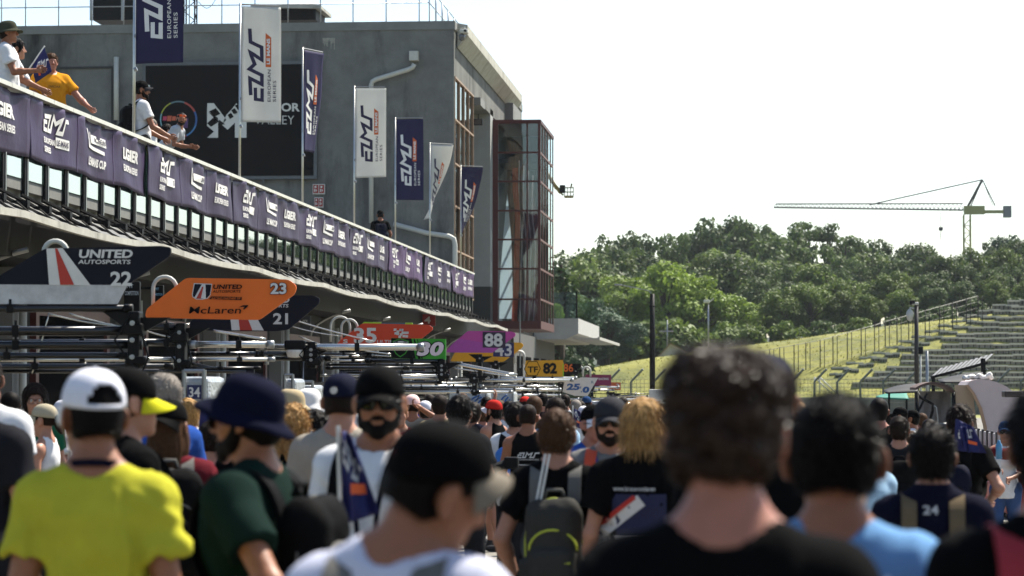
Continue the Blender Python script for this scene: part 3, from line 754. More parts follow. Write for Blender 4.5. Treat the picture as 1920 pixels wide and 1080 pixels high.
# ================================================================ ground and pit building
CONC = mat('concrete', S(118, 120, 118), .85, var=.18, scale=1.2, bump=.3, bscale=30)
WALLG = mat('grey_render_wall', S(112, 113, 110), .9, var=.28, scale=1.1, bump=.5, bscale=9, bdist=.01, stain=((.5, .5, .12), S(50, 51, 50), .48, .70), spec=.15)
WALLD = mat('dark_render_wall', S(54, 55, 55), .9, var=.15, scale=1.5, bump=.4, bscale=14)
BEAM = mat('weathered_fascia', S(168, 166, 156), .85, var=.22, scale=2.5, bump=.4, bscale=20, stain=((.3, 1.6, .5), S(98, 96, 88), .52, .75))
STEEL = mat('galvanised_steel', S(150, 152, 152), .38, .7, var=.12, scale=9)
ALU = mat('brushed_aluminium', S(186, 186, 182), .28, .9, var=.08, scale=14)
RAILM = mat('rail_metal', S(205, 203, 192), .45, .25, var=.12, scale=5)
DARKM = mat('dark_painted_metal', S(22, 22, 23), .6, .1, var=.15, scale=8, spec=.12)
BLACKM = mat('black_powder_coat', S(10, 10, 11), .5, 0, var=.2, scale=10, spec=.12)
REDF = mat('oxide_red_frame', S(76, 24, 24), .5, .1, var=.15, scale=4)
WHITEP = mat('white_pipe', S(186, 186, 178), .5, var=.1, scale=6)
MULL = mat('pale_mullion', S(150, 122, 98), .5, .1, var=.1, scale=5)
GLB = glass('balustrade_glass', (.40, .52, .48), refl=.62, rough=.015, wav=.15, bscale=.8)
GLW = glass('window_glass', (.10, .13, .15), refl=.62, rough=.02, wav=.25, bscale=.9)
GLT = glass('tower_glass', (.86, .92, .94), refl=.055, rough=.02, wav=.5, bscale=.6)
GLC = glass('clear_glass', (.80, .90, .88), refl=.22, rough=.02)
g = MB(); g.grid(lambda u, v: (-400 + 900 * u, -60 + 1300 * v, -.02), 8, 10)
struct(g.build('ground', mat('dry_grass_field', S(120, 122, 60), .95, var=.3, scale=.2)))
ASPH = mat('pit_asphalt', S(120, 116, 108), .9, var=.16, scale=.8, bump=.4, bscale=45, stain=((.12, .9, 1), S(84, 82, 80), .5, .66))
g = MB(); g.grid(lambda u, v: (-12 + 27 * u, -12 + 162 * v, 0), 4, 12); struct(g.build('pit_lane', ASPH))
LINE = mat('worn_line_paint', S(196, 192, 180), .8, var=.25, scale=4)
YEL = mat('worn_yellow_paint', S(190, 150, 50), .8, var=.25, scale=4)
for nm, m_, x0, x1, y0, y1 in (('lane_marking', LINE, 1.2, 1.35, 0, 148), ('lane_marking', YEL, -4.9, -4.75, 10, 148), ('lane_marking', LINE, 2.75, 2.95, 0, 148)):
    g = MB(); g.grid(lambda u, v: (x0 + (x1 - x0) * u, y0 + (y1 - y0) * v, .004), 1, 6); struct(g.build(nm, m_))
g = MB()
for k in range(16): g.grid(lambda u, v, k=k: (2.98 + .5 * u, 30.5 + 1.1 * k + .5 * v, .004), 1, 1)
struct(g.build('lane_marking', LINE))
# ---- main block
bld = thing('pit_building', 'grey rendered pit building with terrace, garages and roof overhang along the lane', 'building', (-14, 92.7, 0))
w = MB()
w.box(-40, -10.2, 92.7, 93.1, 4.9, 14.3); w.box(-10.9, -10.2, 93.1, 121, 12.66, 14.3); w.box(-40, -11.4, 93.1, 121, 4.9, 14.25)
w.box(-11.4, -10.25, 92.72, 99.2, 4.0, 5.0); w.box(-11.4, -10.3, 99.0, 99.2, 5.0, 12.66)
w.build('wall', WALLG, bld)
w = MB(); w.box(-40, -10.16, 92.66, 93.2, 14.3, 14.6); w.box(-10.9, -10.16, 93.2, 121, 14.3, 14.6); w.build('parapet', CONC, bld)
w = MB(); w.add([(-10.16, 93.4, 14.62), (-9.8, 93.4, 14.55), (-9.8, 93.4, 14.2), (-10.16, 93.4, 13.75), (-10.16, 116.4, 14.62), (-9.8, 116.4, 14.55), (-9.8, 116.4, 14.2), (-10.16, 116.4, 13.75)],
      [(0, 3, 2, 1), (4, 5, 6, 7), (0, 1, 5, 4), (1, 2, 6, 5), (2, 3, 7, 6), (3, 0, 4, 7)]); w.build('roof_overhang', BEAM, bld)
w = MB(); w.box(-10.8, -9.85, 112.5, 116.3, 12.5, 13.8); w.build('beam_end', CONC, bld); w = MB(); w.box(-10.7, -9.95, 99.6, 101.2, 12.35, 12.65); w.build('beam_end', CONC, bld)
w = MB(); w.box(-10.95, -10.2, 106, 107.2, 5.75, 12.9); w.build('pillar', mat('pale_pillar', S(150, 152, 150), .85, var=.1, scale=2, bump=.3, bscale=30), bld)
w = MB(); w.box(-10.96, -10.19, 105.98, 107.2, 0, 5.75); w.build('pillar_foot', WALLD, bld)
# pale lime drips under the parapet
g_ = random.Random(3); b = MB()
for k in range(11):
    x = P(606 + 2.1 * k, 60, 92.69).x; h = g_.uniform(.12, .42); b.add([(x - .02, 92.688, 14.05), (x + .022, 92.688, 14.05), (x + .012, 92.688, 14.05 - h), (x - .008, 92.688, 14.05 - h)], [(0, 3, 2, 1)])
b.build('lime_drip', mat('lime_stain', S(150, 150, 140), .9, var=.3, scale=8), bld)
# blind recessed bay on the left of the face
w = MB()
for (x0, x1, z0, z1) in ((-25.9, -22.35, 13.05, 13.12), (-22.42, -22.35, 4.95, 13.05), (-22.35, -22.24, 4.95, 13.16)): w.box(x0, x1, 92.64, 92.7, z0, z1)
w.build('bay_moulding', WALLD, bld)
# side window strip: frame and panes
fr = MB(); pn = MB()
ys = [92.85 + 1.58 * i for i in range(5)]; zs = [5.0, 6.55, 8.1, 9.6, 11.15, 12.64]
for y in ys: fr.box(-10.28, -10.17, y - .03, y + .03, 5.0, 12.66)
for z in zs: fr.box(-10.28, -10.16, 92.8, 99.2, z - .03, z + .03)
wf = fr.build('window_frame', MULL, bld); pn.box(-10.25, -10.23, 92.8, 99.2, 5, 12.64); pn.build('pane', GLW, wf)
# drain pipe, junction box
def px_poly(pts, Y): return [P(x, y, Y) for x, y in pts]
t = MB(); t.tube(px_poly([(777, 120), (773, 127), (764, 131), (705, 149), (698, 153), (696, 160)], 92.5) + px_poly([(696, 300), (696, 418)], 92.5), .085, 10); t.tube(px_poly([(738, 420), (800, 437), (842, 443), (851, 448), (853, 458), (853, 480), (853, 520)], 92.5), .09, 10)
t.build('downpipe', WHITEP, bld, smooth=True)
t = MB(); t.tube(px_poly([(218, 107), (218, 225)], 92.5), .09, 10); t.build('downpipe', WHITEP, bld, smooth=True)
q = P(776, 105, 92.5); t = MB(); t.bbox(q.x - .16, q.x + .16, 92.4, 92.7, q.z - .17, q.z + .17, .02); t.build('junction_box', WHITEP, bld)
# roof plant
def px_box(mb, x0, y0, x1, y1, Y, dep):
    a, b = P(x0, y1, Y), P(x1, y0, Y); mb.box(a.x, b.x, Y, Y + dep, a.z, b.z)
hv = thing('air_handling_unit', 'dark louvred rooftop unit under a pale lid, behind the white flag', 'ventilator', (-19, 99, 14.6))
b = MB(); px_box(b, 505, 14, 592, 38, 99, 2.2)
for k in range(7): px_box(b, 503, 15 + k * 3, 585, 16.2 + k * 3, 98.96, .05)
b.build('louvre_case', DARKM, hv); b = MB(); a0, a1 = P(470, 16, 98.8), P(601, 8, 98.8); b.add([(a0.x, 98.8, a1.z + .05), (a1.x, 98.8, a1.z - .02), (a1.x, 98.8, a1.z - .15), (a0.x, 98.8, a1.z - .10), (a0.x, 101.5, a1.z + .05), (a1.x, 101.5, a1.z - .02), (a1.x, 101.5, a1.z - .15), (a0.x, 101.5, a1.z - .10)], [(0, 3, 2, 1), (4, 5, 6, 7), (0, 1, 5, 4), (1, 2, 6, 5), (2, 3, 7, 6), (3, 0, 4, 7)]); b.build('lid', BEAM, hv)
hv = thing('air_handling_unit', 'tall black rooftop unit between steel uprights, cut by the photo top', 'ventilator', (-24, 99, 14.6))
b = MB(); px_box(b, 174, -30, 252, 38, 99, 2.5); b.build('louvre_case', BLACKM, hv)
b = MB(); px_box(b, 168, -40, 173, 38, 98.9, .1); px_box(b, 227, -40, 231, 38, 98.9, .1); b.build('upright', STEEL, hv)
# roof railing
rl = thing('roof_railing', 'thin steel safety railing along the flat roof edge', 'railing', (-18, 93.3, 14.6))
t = MB()
zr = P(400, 10, 93.4).z; zt = zr + .55; xr = P(805, 10, 93.4).x
for px in (3, 48, 110, 172, 232, 295, 355, 416, 478, 540, 601, 662, 724, 786, 805):
    c = P(px, 20, 93.4); t.tube([(c.x, 93.4, 14.55), (c.x, 93.4, zt)], .022, 6)
for z in (zr, zt): t.tube([(-30, 93.4, z), (xr, 93.4, z)], .02, 6); t.tube([(xr, 93.4, z), (xr, 121, z)], .02, 6)
for k in range(14): t.tube([(xr, 95.4 + 2 * k, 14.55), (xr, 95.4 + 2 * k, zt)], .03, 6)
t.build('rail_bars', STEEL, rl, smooth=True)
mast = thing('lattice_mast', 'slim dark lattice mast on the flat roof behind the railing', 'mast', (P(357, 20, 97).x, 97, 14.6))
t = MB(); c = P(357, 20, 97).x
for dx, dy in ((-.2, -.2), (.2, -.2), (.2, .2), (-.2, .2)): t.tube([(c + dx, 97 + dy, 14.5), (c + dx, 97 + dy, 18)], .03, 6)
for k in range(10):
    z = 14.6 + .35 * k; s_ = .2 if k % 2 else -.2; t.tube([(c - s_, 96.8, z), (c + s_, 96.8, z + .35)], .018, 5); t.tube([(c + .2, 97 - s_, z), (c + .2, 97 + s_, z + .35)], .018, 5)
t.build('lattice', DARKM, mast)
cb = thing('roof_cable', 'loose black cable sagging above the flat roof', 'cable', (P(395, 20, 95).x, 95, 14.6))
t = MB(); t.tube([P(372 + i * 3.2, 3 + 20 * math.sin(i / 12 * math.pi) - i * 1.4, 95) for i in range(13)], .012, 5); t.build('cable_run', BLACKM, cb)
# CCTV and floodlight on the corner
cc = thing('security_camera', 'white twin security camera bracketed to the building corner under the roof edge', 'camera', tuple(P(862, 60, 93)))
a = P(866, 62, 92.4); b = MB(); b.bbox(a.x - .06, a.x + .22, 92.25, 92.6, a.z - .02, a.z + .13, .04); b.tube([(a.x - .32, 93.2, a.z + .2), (a.x + .1, 92.5, a.z + .22), (a.x + .1, 92.5, a.z + .1)], .03, 8); b.build('housing', WHITEP, cc, smooth=False)
b = MB(); b.lathe([(.02, -.16), (.09, -.12), (.11, -.03), (.11, .06), (.05, .10)], 16, Matrix.Translation((a.x + .0, 92.4, a.z - .12))); b.build('dome', mat('dome_smoke', S(90, 90, 92), .15, var=0), cc, smooth=True)
b = MB(); b.tube([(a.x + .13, 92.24, a.z + .06), (a.x + .13, 92.2, a.z + .06)], .045, 10); b.build('lens', BLACKM, cc)
fl = thing('floodlight', 'black square floodlight under the roof soffit beside the window strip', 'lamp', tuple(P(897, 228, 100)))
a = P(897, 229, 100); b = MB(); b.bbox(a.x - .17, a.x + .17, 99.9, 100.06, a.z - .12, a.z + .12, .02, None); b.tube([(a.x, 100, a.z + .1), (a.x, 100, a.z + .3)], .02, 6); b.build('lamp_case', BLACKM, fl)
b = MB(); b.box(a.x - .13, a.x + .13, 99.885, 99.895, a.z - .09, a.z + .09); b.build('lamp_glass', mat('lamp_glass', S(70, 70, 70), .1, var=0), fl)
# fire-point signs on the wall
RED = mat('sign_red', S(150, 36, 34), .5, var=.1, scale=5); WH = mat('sign_white', S(214, 212, 204), .6, var=.06, scale=5)
for k, (x0, y0, x1, y1, n, lab) in enumerate(((586, 345, 609, 364, 2, 'wide red and white safety sign on the grey wall, upper of two'), (589, 370, 606, 389, 2, 'small red and white safety sign on the grey wall, lower of two'))):
    a, b_ = P(x0, y1, 92.6), P(x1, y0, 92.6); sg = thing('safety_sign', lab, 'sign', (a.x, 92.6, a.z)); ww = b_.x - a.x; hh = b_.z - a.z
    b = MB(); b.box(a.x, b_.x, 92.62, 92.68, a.z, b_.z); b.build('sign_board', WH, sg)
    for j in range(n):
        b = MB(); b.box(a.x + ww * (.06 + .48 * j), a.x + ww * (.46 + .48 * j), 92.60, 92.619, a.z + hh * .1, b_.z - hh * .08); b.build('sign_panel', RED, sg)
    b = MB(); fx = lambda u, v: (a.x + u * ww, 92.594, a.z + v * hh)
    for j in range(n):
        c = .26 + .48 * j
        poly_on(b, [(c - .10, .62), (c + .06, .62), (c + .06, .82), (c - .10, .82)], fx); poly_on(b, [(c - .12, .22), (c - .03, .22), (c - .03, .52), (c - .12, .52)], fx); poly_on(b, [(c + .02, .22), (c + .12, .36), (c + .02, .52)], fx)
    b.build('pictogram', WH, sg)
# ---- terrace
TZ = 4.95
w = MB(); w.box(-40, -10.12, 24, 92.7, 4.35, TZ); w.build('terrace_slab', CONC, bld)
w = MB(); w.box(-10.12, -10.02, 24, 96.7, 4.52, 4.67); w.build('slab_edge', mat('edge_strip', S(110, 110, 106), .8, var=.2, scale=3), bld)
w = MB(); w.box(-11.0, -10.12, 24, 140, 3.6, 4.35); w.build('canopy_wall', DARKM, bld)
bal = thing('terrace_balustrade', 'glass and dark steel balustrade with a pale handrail along the whole terrace', 'railing', (-10, 60, TZ))
post_me = None; y = 28.6
while y < 96.8:
    if post_me is None:
        b = MB(); b.box(-10.035, -9.972, y - .10, y + .10, 4.36, 5.84); b.m = 1; b.box(-9.971, -9.955, y - .012, y + .012, 4.36, 4.97)
        po = b.build('post', [DARKM, ALU], bal); post_me = po.data; y0_ = y
    else:
        c = po.copy(); COL.objects.link(c); c.parent = bal; c.location = (0, y - y0_, 0)
    y += 1.1
b = MB(); y = 24.2
while y < 96.7: b.box(-10.07, -9.88, y, min(y + 1.086, 96.75), 5.845, 5.905); y += 1.1
b.build('handrail', RAILM, bal)
b = MB(); y = 27.5
while y < 96.6: b.box(-10.012, -10.0, y + .11, y + .99, 4.68, 5.80); y += 1.1
b.build('glass_panel', GLB, bal)
# ---- louvred canopy over the garages
can = thing('louvre_canopy', 'dark slatted sun canopy with a pale scalloped edge above the garages', 'canopy', (-9.4, 60, 4))
def scal(y): return -.06 * abs(math.sin(math.pi * (y - 31.9) / 7.75)) + .05
b = MB()
def edge(u, v):
    y = 24 + 74 * u; z = 3.86 + scal(y); q = [(-8.85, z - .045), (-8.78, z - .045), (-8.78, z + .045), (-8.85, z + .045), (-8.85, z - .045)][min(4, int(round(v * 4)))]
    return (q[0], y, q[1])
b.grid(edge, 150, 4); b.build('edge_beam', BEAM, can)
b = MB()
for k in range(6):
    t0 = (k + .5) / 6; xc = -9.98 + 1.10 * t0
    for i in range(66):
        y0, y1 = 24.1 + 1.1 * i, 24.1 + 1.1 * i + 1.0; z0, z1 = (4.40 - .50 * t0 + scal(yy) * t0 for yy in (y0, y1))
        if i % 7 == 3 and k % 3 == 1: continue
        vs = [(xc - .085, y0, z0 + .05), (xc + .085, y0, z0 - .055), (xc + .085, y1, z1 - .055), (xc - .085, y1, z1 + .05)]
        vs += [(a_, b_, c_ - .018) for a_, b_, c_ in vs]
        b.add(vs, [(0, 1, 2, 3), (7, 6, 5, 4), (0, 4, 5, 1), (1, 5, 6, 2), (2, 6, 7, 3), (3, 7, 4, 0)])
b.build('slat', mat('louvre_slat', S(96, 95, 90), .45, .35, var=.3, scale=2.5), can)
for i in range(67):
    b = MB(); y = 24.05 + 1.1 * i; z1 = 3.88 + scal(y); b.tube([(-10.0, y, 4.45), (-8.84, y, z1)], .028, 5); b.tube([(-9.15, y, z1 + .22), (-8.86, y, z1 - .02)], .012, 4); b.box(-9.5, -9.3, y - .06, y + .06, 4.12 + scal(y) * .5, 4.22 + scal(y) * .5); b.build('bracket', DARKM, can)
for i in range(10):
    b = MB(); y = 28.6 + 7.55 * i; b.tube([(-10.95, y, 3.0)] + [(-10.95 + 1.9 * (1 - math.cos(a)), y, 3.0 + .78 * math.sin(a)) for a in np.linspace(.2, 1.1, 7)], .04, 8); b.build('strut', STEEL, can, smooth=True)
# ---- garages
w = MB(); w.box(-20, -11.0, 20, 140, 0, 3.6)
w.build('garage_wall', mat('garage_wall_paint', S(58, 58, 58), .9, var=.2, scale=1, spec=.1), bld)
for i in range(16):
    y = 24.85 + 7.55 * i
    if y > 138: break
    b = MB(); b.box(-10.998, -10.96, y + .5, y + 4.9, .0, 2.9); b.build('garage_shade_panel', mat('doorway_shade', S(12, 12, 13), .9, var=.2, scale=2, spec=0), bld)  # near-black panel stands for the shade inside the open garage
    b = MB(); b.box(-10.998, -10.90, y + .32, y + .5, 0, 3.05); b.box(-10.998, -10.90, y + 4.9, y + 5.08, 0, 3.05); b.box(-10.998, -10.90, y + .5, y + 4.9, 2.9, 3.05); b.build('door_frame', REDF, bld)
    b = MB(); b.box(-10.998, -10.72, y + 5.9, y + 6.35, 0, 3.55); b.build('pier', mat('pale_pier', S(120, 121, 120), .8, var=.12, scale=2), bld)
    b = MB(); b.tube([(-10.62, y + 6.1, 0), (-10.62, y + 6.1, 3.3)], .06, 8); b.build('downpipe', WHITEP, bld, smooth=True)
def wall_sign(px0, py0, px1, py1, Y, m, txt, lab, tm, lines=None):
    a, c = P(px0, py1, Y), P(px1, py0, Y); sg = thing('hanging_sign', lab, 'sign', (a.x, Y, a.z)); b = MB(); b.bbox(a.x, c.x, Y, Y + .08, a.z, c.z, .01); b.box(a.x - .6, a.x, Y + .02, Y + .05, c.z - .06, c.z - .02); b.build('sign_board', m, sg)
    b = MB(); ww, hh = c.x - a.x, c.z - a.z; fx = lambda u, v: (a.x + u * ww, Y - .005, a.z + v * hh)
    for (s_, cx, cy, w_, h_) in txt: text_on(b, s_, fx, cx, cy, w_, h_, .02)
    b.build('lettering', tm, sg)
wall_sign(787, 589, 816, 611, 83, RED, [('4', .5, .5, .42, .6)], 'dark red garage sign with a white 4 above the pit doors', WH)
wall_sign(232, 528, 262, 585, 36, BLACKM, [('COMPETITION', .5, .62, .86, .14), ('PIT', .4, .85, .4, .12)], 'black hanging panel lettered competition, left of the orange board', mat('pale_letter', S(180, 190, 195), .6, var=0))
wall_sign(286, 535, 306, 580, 39, BLACKM, [('COMPETITION', .5, .62, .86, .10), ('PIT', .4, .85, .4, .10)], 'dark hanging panel in the doorway behind the tip of the orange board', mat('blue_letter', S(120, 170, 200), .6, var=0))
wall_sign(563, 592, 582, 622, 56, WALLD, [('FICK', .5, .66, .5, .16)], 'grey pit sign between orange and red boards', WH)
# ---- glass stair tower
TY, TX0, TX1, TZ0, TZ1 = 107.0, -10.25, -8.28, 4.1, 12.47; TD = 7.3
tw = thing('glass_tower', 'glazed stair tower in a dark red steel frame standing out from the pit building', 'tower', ((TX0 + TX1) / 2, TY, TZ0))
b = MB(); zz = [TZ1 - .06] + [P(970, yy, TY).z for yy in (286, 340, 395, 449, 504, 561)] + [TZ0 + .25]
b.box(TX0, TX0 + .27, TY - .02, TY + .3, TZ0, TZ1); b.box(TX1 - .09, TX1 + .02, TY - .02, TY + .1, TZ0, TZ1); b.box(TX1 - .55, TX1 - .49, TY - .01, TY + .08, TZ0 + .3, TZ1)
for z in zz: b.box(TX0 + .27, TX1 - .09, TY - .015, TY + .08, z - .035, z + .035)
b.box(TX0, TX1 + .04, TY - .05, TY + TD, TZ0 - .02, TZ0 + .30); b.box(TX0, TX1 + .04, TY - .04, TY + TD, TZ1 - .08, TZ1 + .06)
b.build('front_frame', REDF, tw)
b = MB()
for k in range(1, 6):
    y = TY + TD * k / 5; b.box(TX1 - .04, TX1 + .012, y - .05, y + .05, TZ0 + .3, TZ1 - .08)
for z in zz[1:-1]: b.box(TX1 - .05, TX1 + .016, TY + .1, TY + TD, z - .04, z + .04)
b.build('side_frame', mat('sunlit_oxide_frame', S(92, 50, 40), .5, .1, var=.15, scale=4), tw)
b = MB(); b.box(TX0 + .2, TX1 - .05, TY + .03, TY + .045, TZ0 + .3, TZ1 - .1); b.m = 1; b.box(TX1 - .02, TX1 - .005, TY + .1, TY + TD, TZ0 + .3, TZ1 - .1); b.build('pane', [GLT, GLT], tw)
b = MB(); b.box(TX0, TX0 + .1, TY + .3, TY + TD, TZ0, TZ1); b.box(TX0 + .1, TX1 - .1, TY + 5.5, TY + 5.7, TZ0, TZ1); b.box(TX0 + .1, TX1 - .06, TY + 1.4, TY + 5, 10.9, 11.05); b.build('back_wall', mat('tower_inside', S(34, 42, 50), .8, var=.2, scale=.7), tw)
# wavy sheets added behind the panes, coloured to imitate reflections in the glass
def wavy(x0, x1, z0, z1, ph, amp, yy, n=26):
    def f(u, v):
        z = z0 + (z1 - z0) * v; s_ = amp * math.sin(z * .95 + ph) + amp * .4 * math.sin(z * 2.3 + ph * 2); return ((x0 + (x1 - x0) * u + s_, yy + .02 * math.sin(u * 9), z), (0, -1, 0))
    return f
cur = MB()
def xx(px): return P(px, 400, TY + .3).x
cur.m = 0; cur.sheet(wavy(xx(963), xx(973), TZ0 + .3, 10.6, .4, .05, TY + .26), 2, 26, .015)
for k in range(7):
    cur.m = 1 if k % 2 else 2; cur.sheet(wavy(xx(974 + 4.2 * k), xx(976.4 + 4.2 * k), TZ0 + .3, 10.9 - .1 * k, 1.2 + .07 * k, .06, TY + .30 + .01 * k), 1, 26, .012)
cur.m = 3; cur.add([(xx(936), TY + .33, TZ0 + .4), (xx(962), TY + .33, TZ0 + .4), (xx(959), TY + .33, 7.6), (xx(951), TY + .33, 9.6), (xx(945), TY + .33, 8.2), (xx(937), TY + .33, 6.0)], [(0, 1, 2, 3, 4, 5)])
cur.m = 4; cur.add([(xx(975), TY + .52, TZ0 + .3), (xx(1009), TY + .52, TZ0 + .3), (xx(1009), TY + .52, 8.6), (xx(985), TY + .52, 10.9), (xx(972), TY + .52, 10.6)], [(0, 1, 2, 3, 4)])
cur.build('reflection_streaks', [mat('reflection_red', S(206, 84, 58), .8, var=.15, scale=3, trans=.5), mat('reflection_dark', S(44, 34, 36), .8), mat('reflection_pale', S(214, 200, 196), .8, trans=.5), mat('reflection_white', S(228, 232, 236), .8, var=.08, scale=2, trans=.5), mat('reflection_deep', S(70, 28, 28), .8, trans=.3)], tw)
# ---- low wing and concrete balcony beyond the tower
w = MB(); w.box(-20, -10.0, 114.5, 139, 0, 4.1); w.build('low_wing', mat('low_wing_render', S(80, 80, 78), .85, var=.15, scale=1), bld)
for k in range(5): b = MB(); b.box(-9.998, -9.97, 116 + 4.6 * k, 118.9 + 4.6 * k, 0, 3.1); b.build('wing_shade_panel', mat('doorway_shade'), bld)  # flat dark panels painted for the shade within the openings
bc = thing('concrete_balcony', 'pale concrete balcony with glass balustrade jutting out beyond the stair tower', 'balcony', (-10, 127, 4))
b = MB(); b.add([(-14, 127, 5.0), (-8, 127, 5.0), (-8, 127, 4.28), (-8.6, 127, 4.0), (-14, 127, 4.0), (-14, 145, 5.0), (-8, 145, 5.0), (-8, 145, 4.28), (-8.6, 145, 4.0), (-14, 145, 4.0)], [(4, 3, 2, 1, 0), (5, 6, 7, 8, 9), (0, 1, 6, 5), (1, 2, 7, 6), (2, 3, 8, 7), (3, 4, 9, 8), (4, 0, 5, 9)]); b.build('balcony_slab', mat('pale_concrete', S(166, 166, 162), .85, var=.12, scale=1.5, bump=.2, bscale=25), bc)
b = MB(); b.box(-14, -8.06, 127.06, 127.08, 5.0, 6.25); b.box(-8.08, -8.06, 127.1, 144.9, 5.0, 6.25); b.build('glass_panel', GLC, bc)
b = MB(); b.box(-8.12, -8.04, 127.02, 127.1, 5, 6.28); b.build('glass_post', DARKM, bc)
for k in range(12): b = MB(); b.box(-8.10, -8.085, 128.4 + 1.5 * k, 128.44 + 1.5 * k, 5, 6.25); b.build('glass_post', DARKM, bc)
b = MB()
for k in range(22): b.box(-8.3, -7.05, 127.6 + .9 * k, 128.0 + .9 * k, 4.02 + .0, 4.07)
b.box(-7.1, -7.0, 127.4, 147.5, 3.98, 4.12); b.build('louvre', mat('pale_louvre', S(170, 168, 160), .6, var=.1), bc)
b = MB()
for px in (983, 998, 1010): c = P(px, 610, 112); b.tube([(c.x, 112, 4.0), (c.x, 112, 5.3)], .03, 6); b.build('safety_post', STEEL, bld); b = MB()
c = P(975, 600, 106.5); b.tube([(c.x, 106.5, 2.5), (c.x, 106.5, 4.8)], .03, 6)
b.build('safety_post', STEEL, bld)
# ---- billboard on the wall
BY = 92.45
a, c = P(272, 331, BY), P(588, 120, BY)
bb = thing('billboard', 'large black advertising billboard with a checkered emblem on the grey building face', 'billboard', ((a.x + c.x) / 2, BY, a.z))
b = MB(); b.box(a.x, c.x, BY, BY + .1, a.z, c.z); b.build('panel', mat('billboard_black', S(9, 9, 11), .8, var=.2, scale=.7, spec=.1), bb)
b = MB(); e = .12
b.box(a.x - e, a.x - .002, BY + .02, BY + .24, a.z - e, c.z + e); b.box(c.x + .002, c.x + e, BY + .02, BY + .24, a.z - e, c.z + e); b.box(a.x, c.x, BY + .02, BY + .24, a.z - e, a.z - .002); b.box(a.x, c.x, BY + .02, BY + .24, c.z + .002, c.z + e)
for k in range(5): b.box(a.x + 1.4 * k, a.x + 1.4 * k + .05, BY - .02, BY + .1, a.z - .26, a.z - .13)
b.build('frame', mat('billboard_frame', S(92, 96, 98), .5, .4, var=.15), bb)
def bp(x, y, d=.006): return tuple(P(x, y, BY - d))
wm = mat('print_white', S(206, 206, 200), .7, var=.08, scale=2)
zx = lambda x, y: bp(280 + x / 4.5, 100 + y / 4.5)
b2 = MB()
for poly in ([(487, 485), (580, 545), (580, 712), (487, 712)], [(490, 420), (545, 420), (650, 560), (612, 602), (585, 585), (487, 484)], [(612, 602), (660, 645), (722, 585), (722, 520), (770, 470), (735, 420), (700, 465), (650, 520)], [(722, 500), (820, 470), (820, 712), (722, 712)]): poly_on(b2, poly, zx)
up = lambda u, v: zx(u, -v)
text_on(b2, 'MOTOR', up, 1075, -455, 390, 72, .03); text_on(b2, 'VALLEY', up, 1055, -562, 335, 74, -.012)
text_on(b2, 's', up, -12, -290, 40, 50, .03)
b2.build('lettering', wm, bb)
bk = MB(); zk = lambda x, y: bp(280 + x / 4.5, 100 + y / 4.5, .012)
for poly in ([(505, 490), (560, 462), (600, 510), (548, 535)], [(487, 590), (548, 535), (590, 575), (520, 620)], [(487, 612), (545, 660), (487, 712)], [(545, 420), (580, 470), (600, 460), (570, 420)], [(660, 520), (690, 500), (712, 535), (680, 555)], [(690, 480), (720, 462), (745, 500), (712, 512)], [(720, 440), (745, 430), (770, 465), (750, 480)], [(590, 560), (640, 600), (612, 602), (580, 612)]): poly_on(bk, poly, zk)
bk.build('checker_print', mat('billboard_black'), bb)
rg = MB(); cols = [S(60, 120, 170), S(120, 170, 180), S(170, 175, 60), S(90, 120, 130), S(170, 70, 60), S(50, 90, 150), S(60, 120, 170), S(150, 60, 80)]
for k in range(8):
    rg.m = k; n = 8
    for j in range(n):
        a0 = 2 * math.pi * (k + j / n) / 8 + 1.9; a1 = 2 * math.pi * (k + (j + 1) / n) / 8 + 1.9; r0, r1 = 32.2 + .8 * math.sin(k), 35
        rg.add([bp(335 + r * math.cos(q_), 224 + r * math.sin(q_)) for r, q_ in ((r0, a0), (r1, a0), (r1, a1), (r0, a1))], [(0, 1, 2, 3)])
rg.build('ring_print', [mat('ring%d' % k, c_, .6, var=.1) for k, c_ in enumerate(cols)], bb)
rb = MB()
for k, (x0, x1, y0, y1, mi) in enumerate(((306, 313, 218, 226, 0), (314, 322, 217, 227, 1), (323, 330, 218, 226, 1), (344, 353, 222, 240, 2))): rb.m = mi; poly_on(rb, [(x0, y0), (x1, y0), (x1 - 1, y1), (x0 - 1, y1)], bp)
rb.build('badge_print', [mat('badge_pink', S(180, 60, 90), .6), mat('badge_orange', S(190, 90, 60), .6), mat('badge_violet', S(80, 50, 100), .6)], bb)
# ---- fabric banners along the balustrade
NAVY = S(44, 28, 62)
def banner_fold(y, z, ph):
    h = (z - 4.97) / .86; top = max(0, h - .55) / .45
    return .030 * math.sin(y * 2.1 + ph) * (1 - .3 * h) + .022 * math.sin(y * 5.3 + z * 3 + ph * 2) * (.5 + top) +   .016 * math.sin(y * 11 - z * 6 + ph) * top + .010 * math.sin(z * 7 + y * 1.3)
edges = [28.7, 36.2, 43.5, 51.0, 58.7, 66.2, 73.5, 81.6, 89.6, 96.7]
shade = ['deep plum', 'plum', 'plum grey', 'violet grey', 'dusky violet', 'indigo', 'mauve', 'indigo grey', 'violet']
where = ['cut off by the photo edge, farthest left', 'below the orange shirted spectator', 'below the leaning grey shirted man', 'below the white flag by the billboard', 'fifth along the balustrade, right of the white flag', 'sixth along the balustrade, below the man in black', 'seventh along the balustrade, two toned', 'eighth along the balustrade, last but one', 'ending at the grey pillar, farthest along']
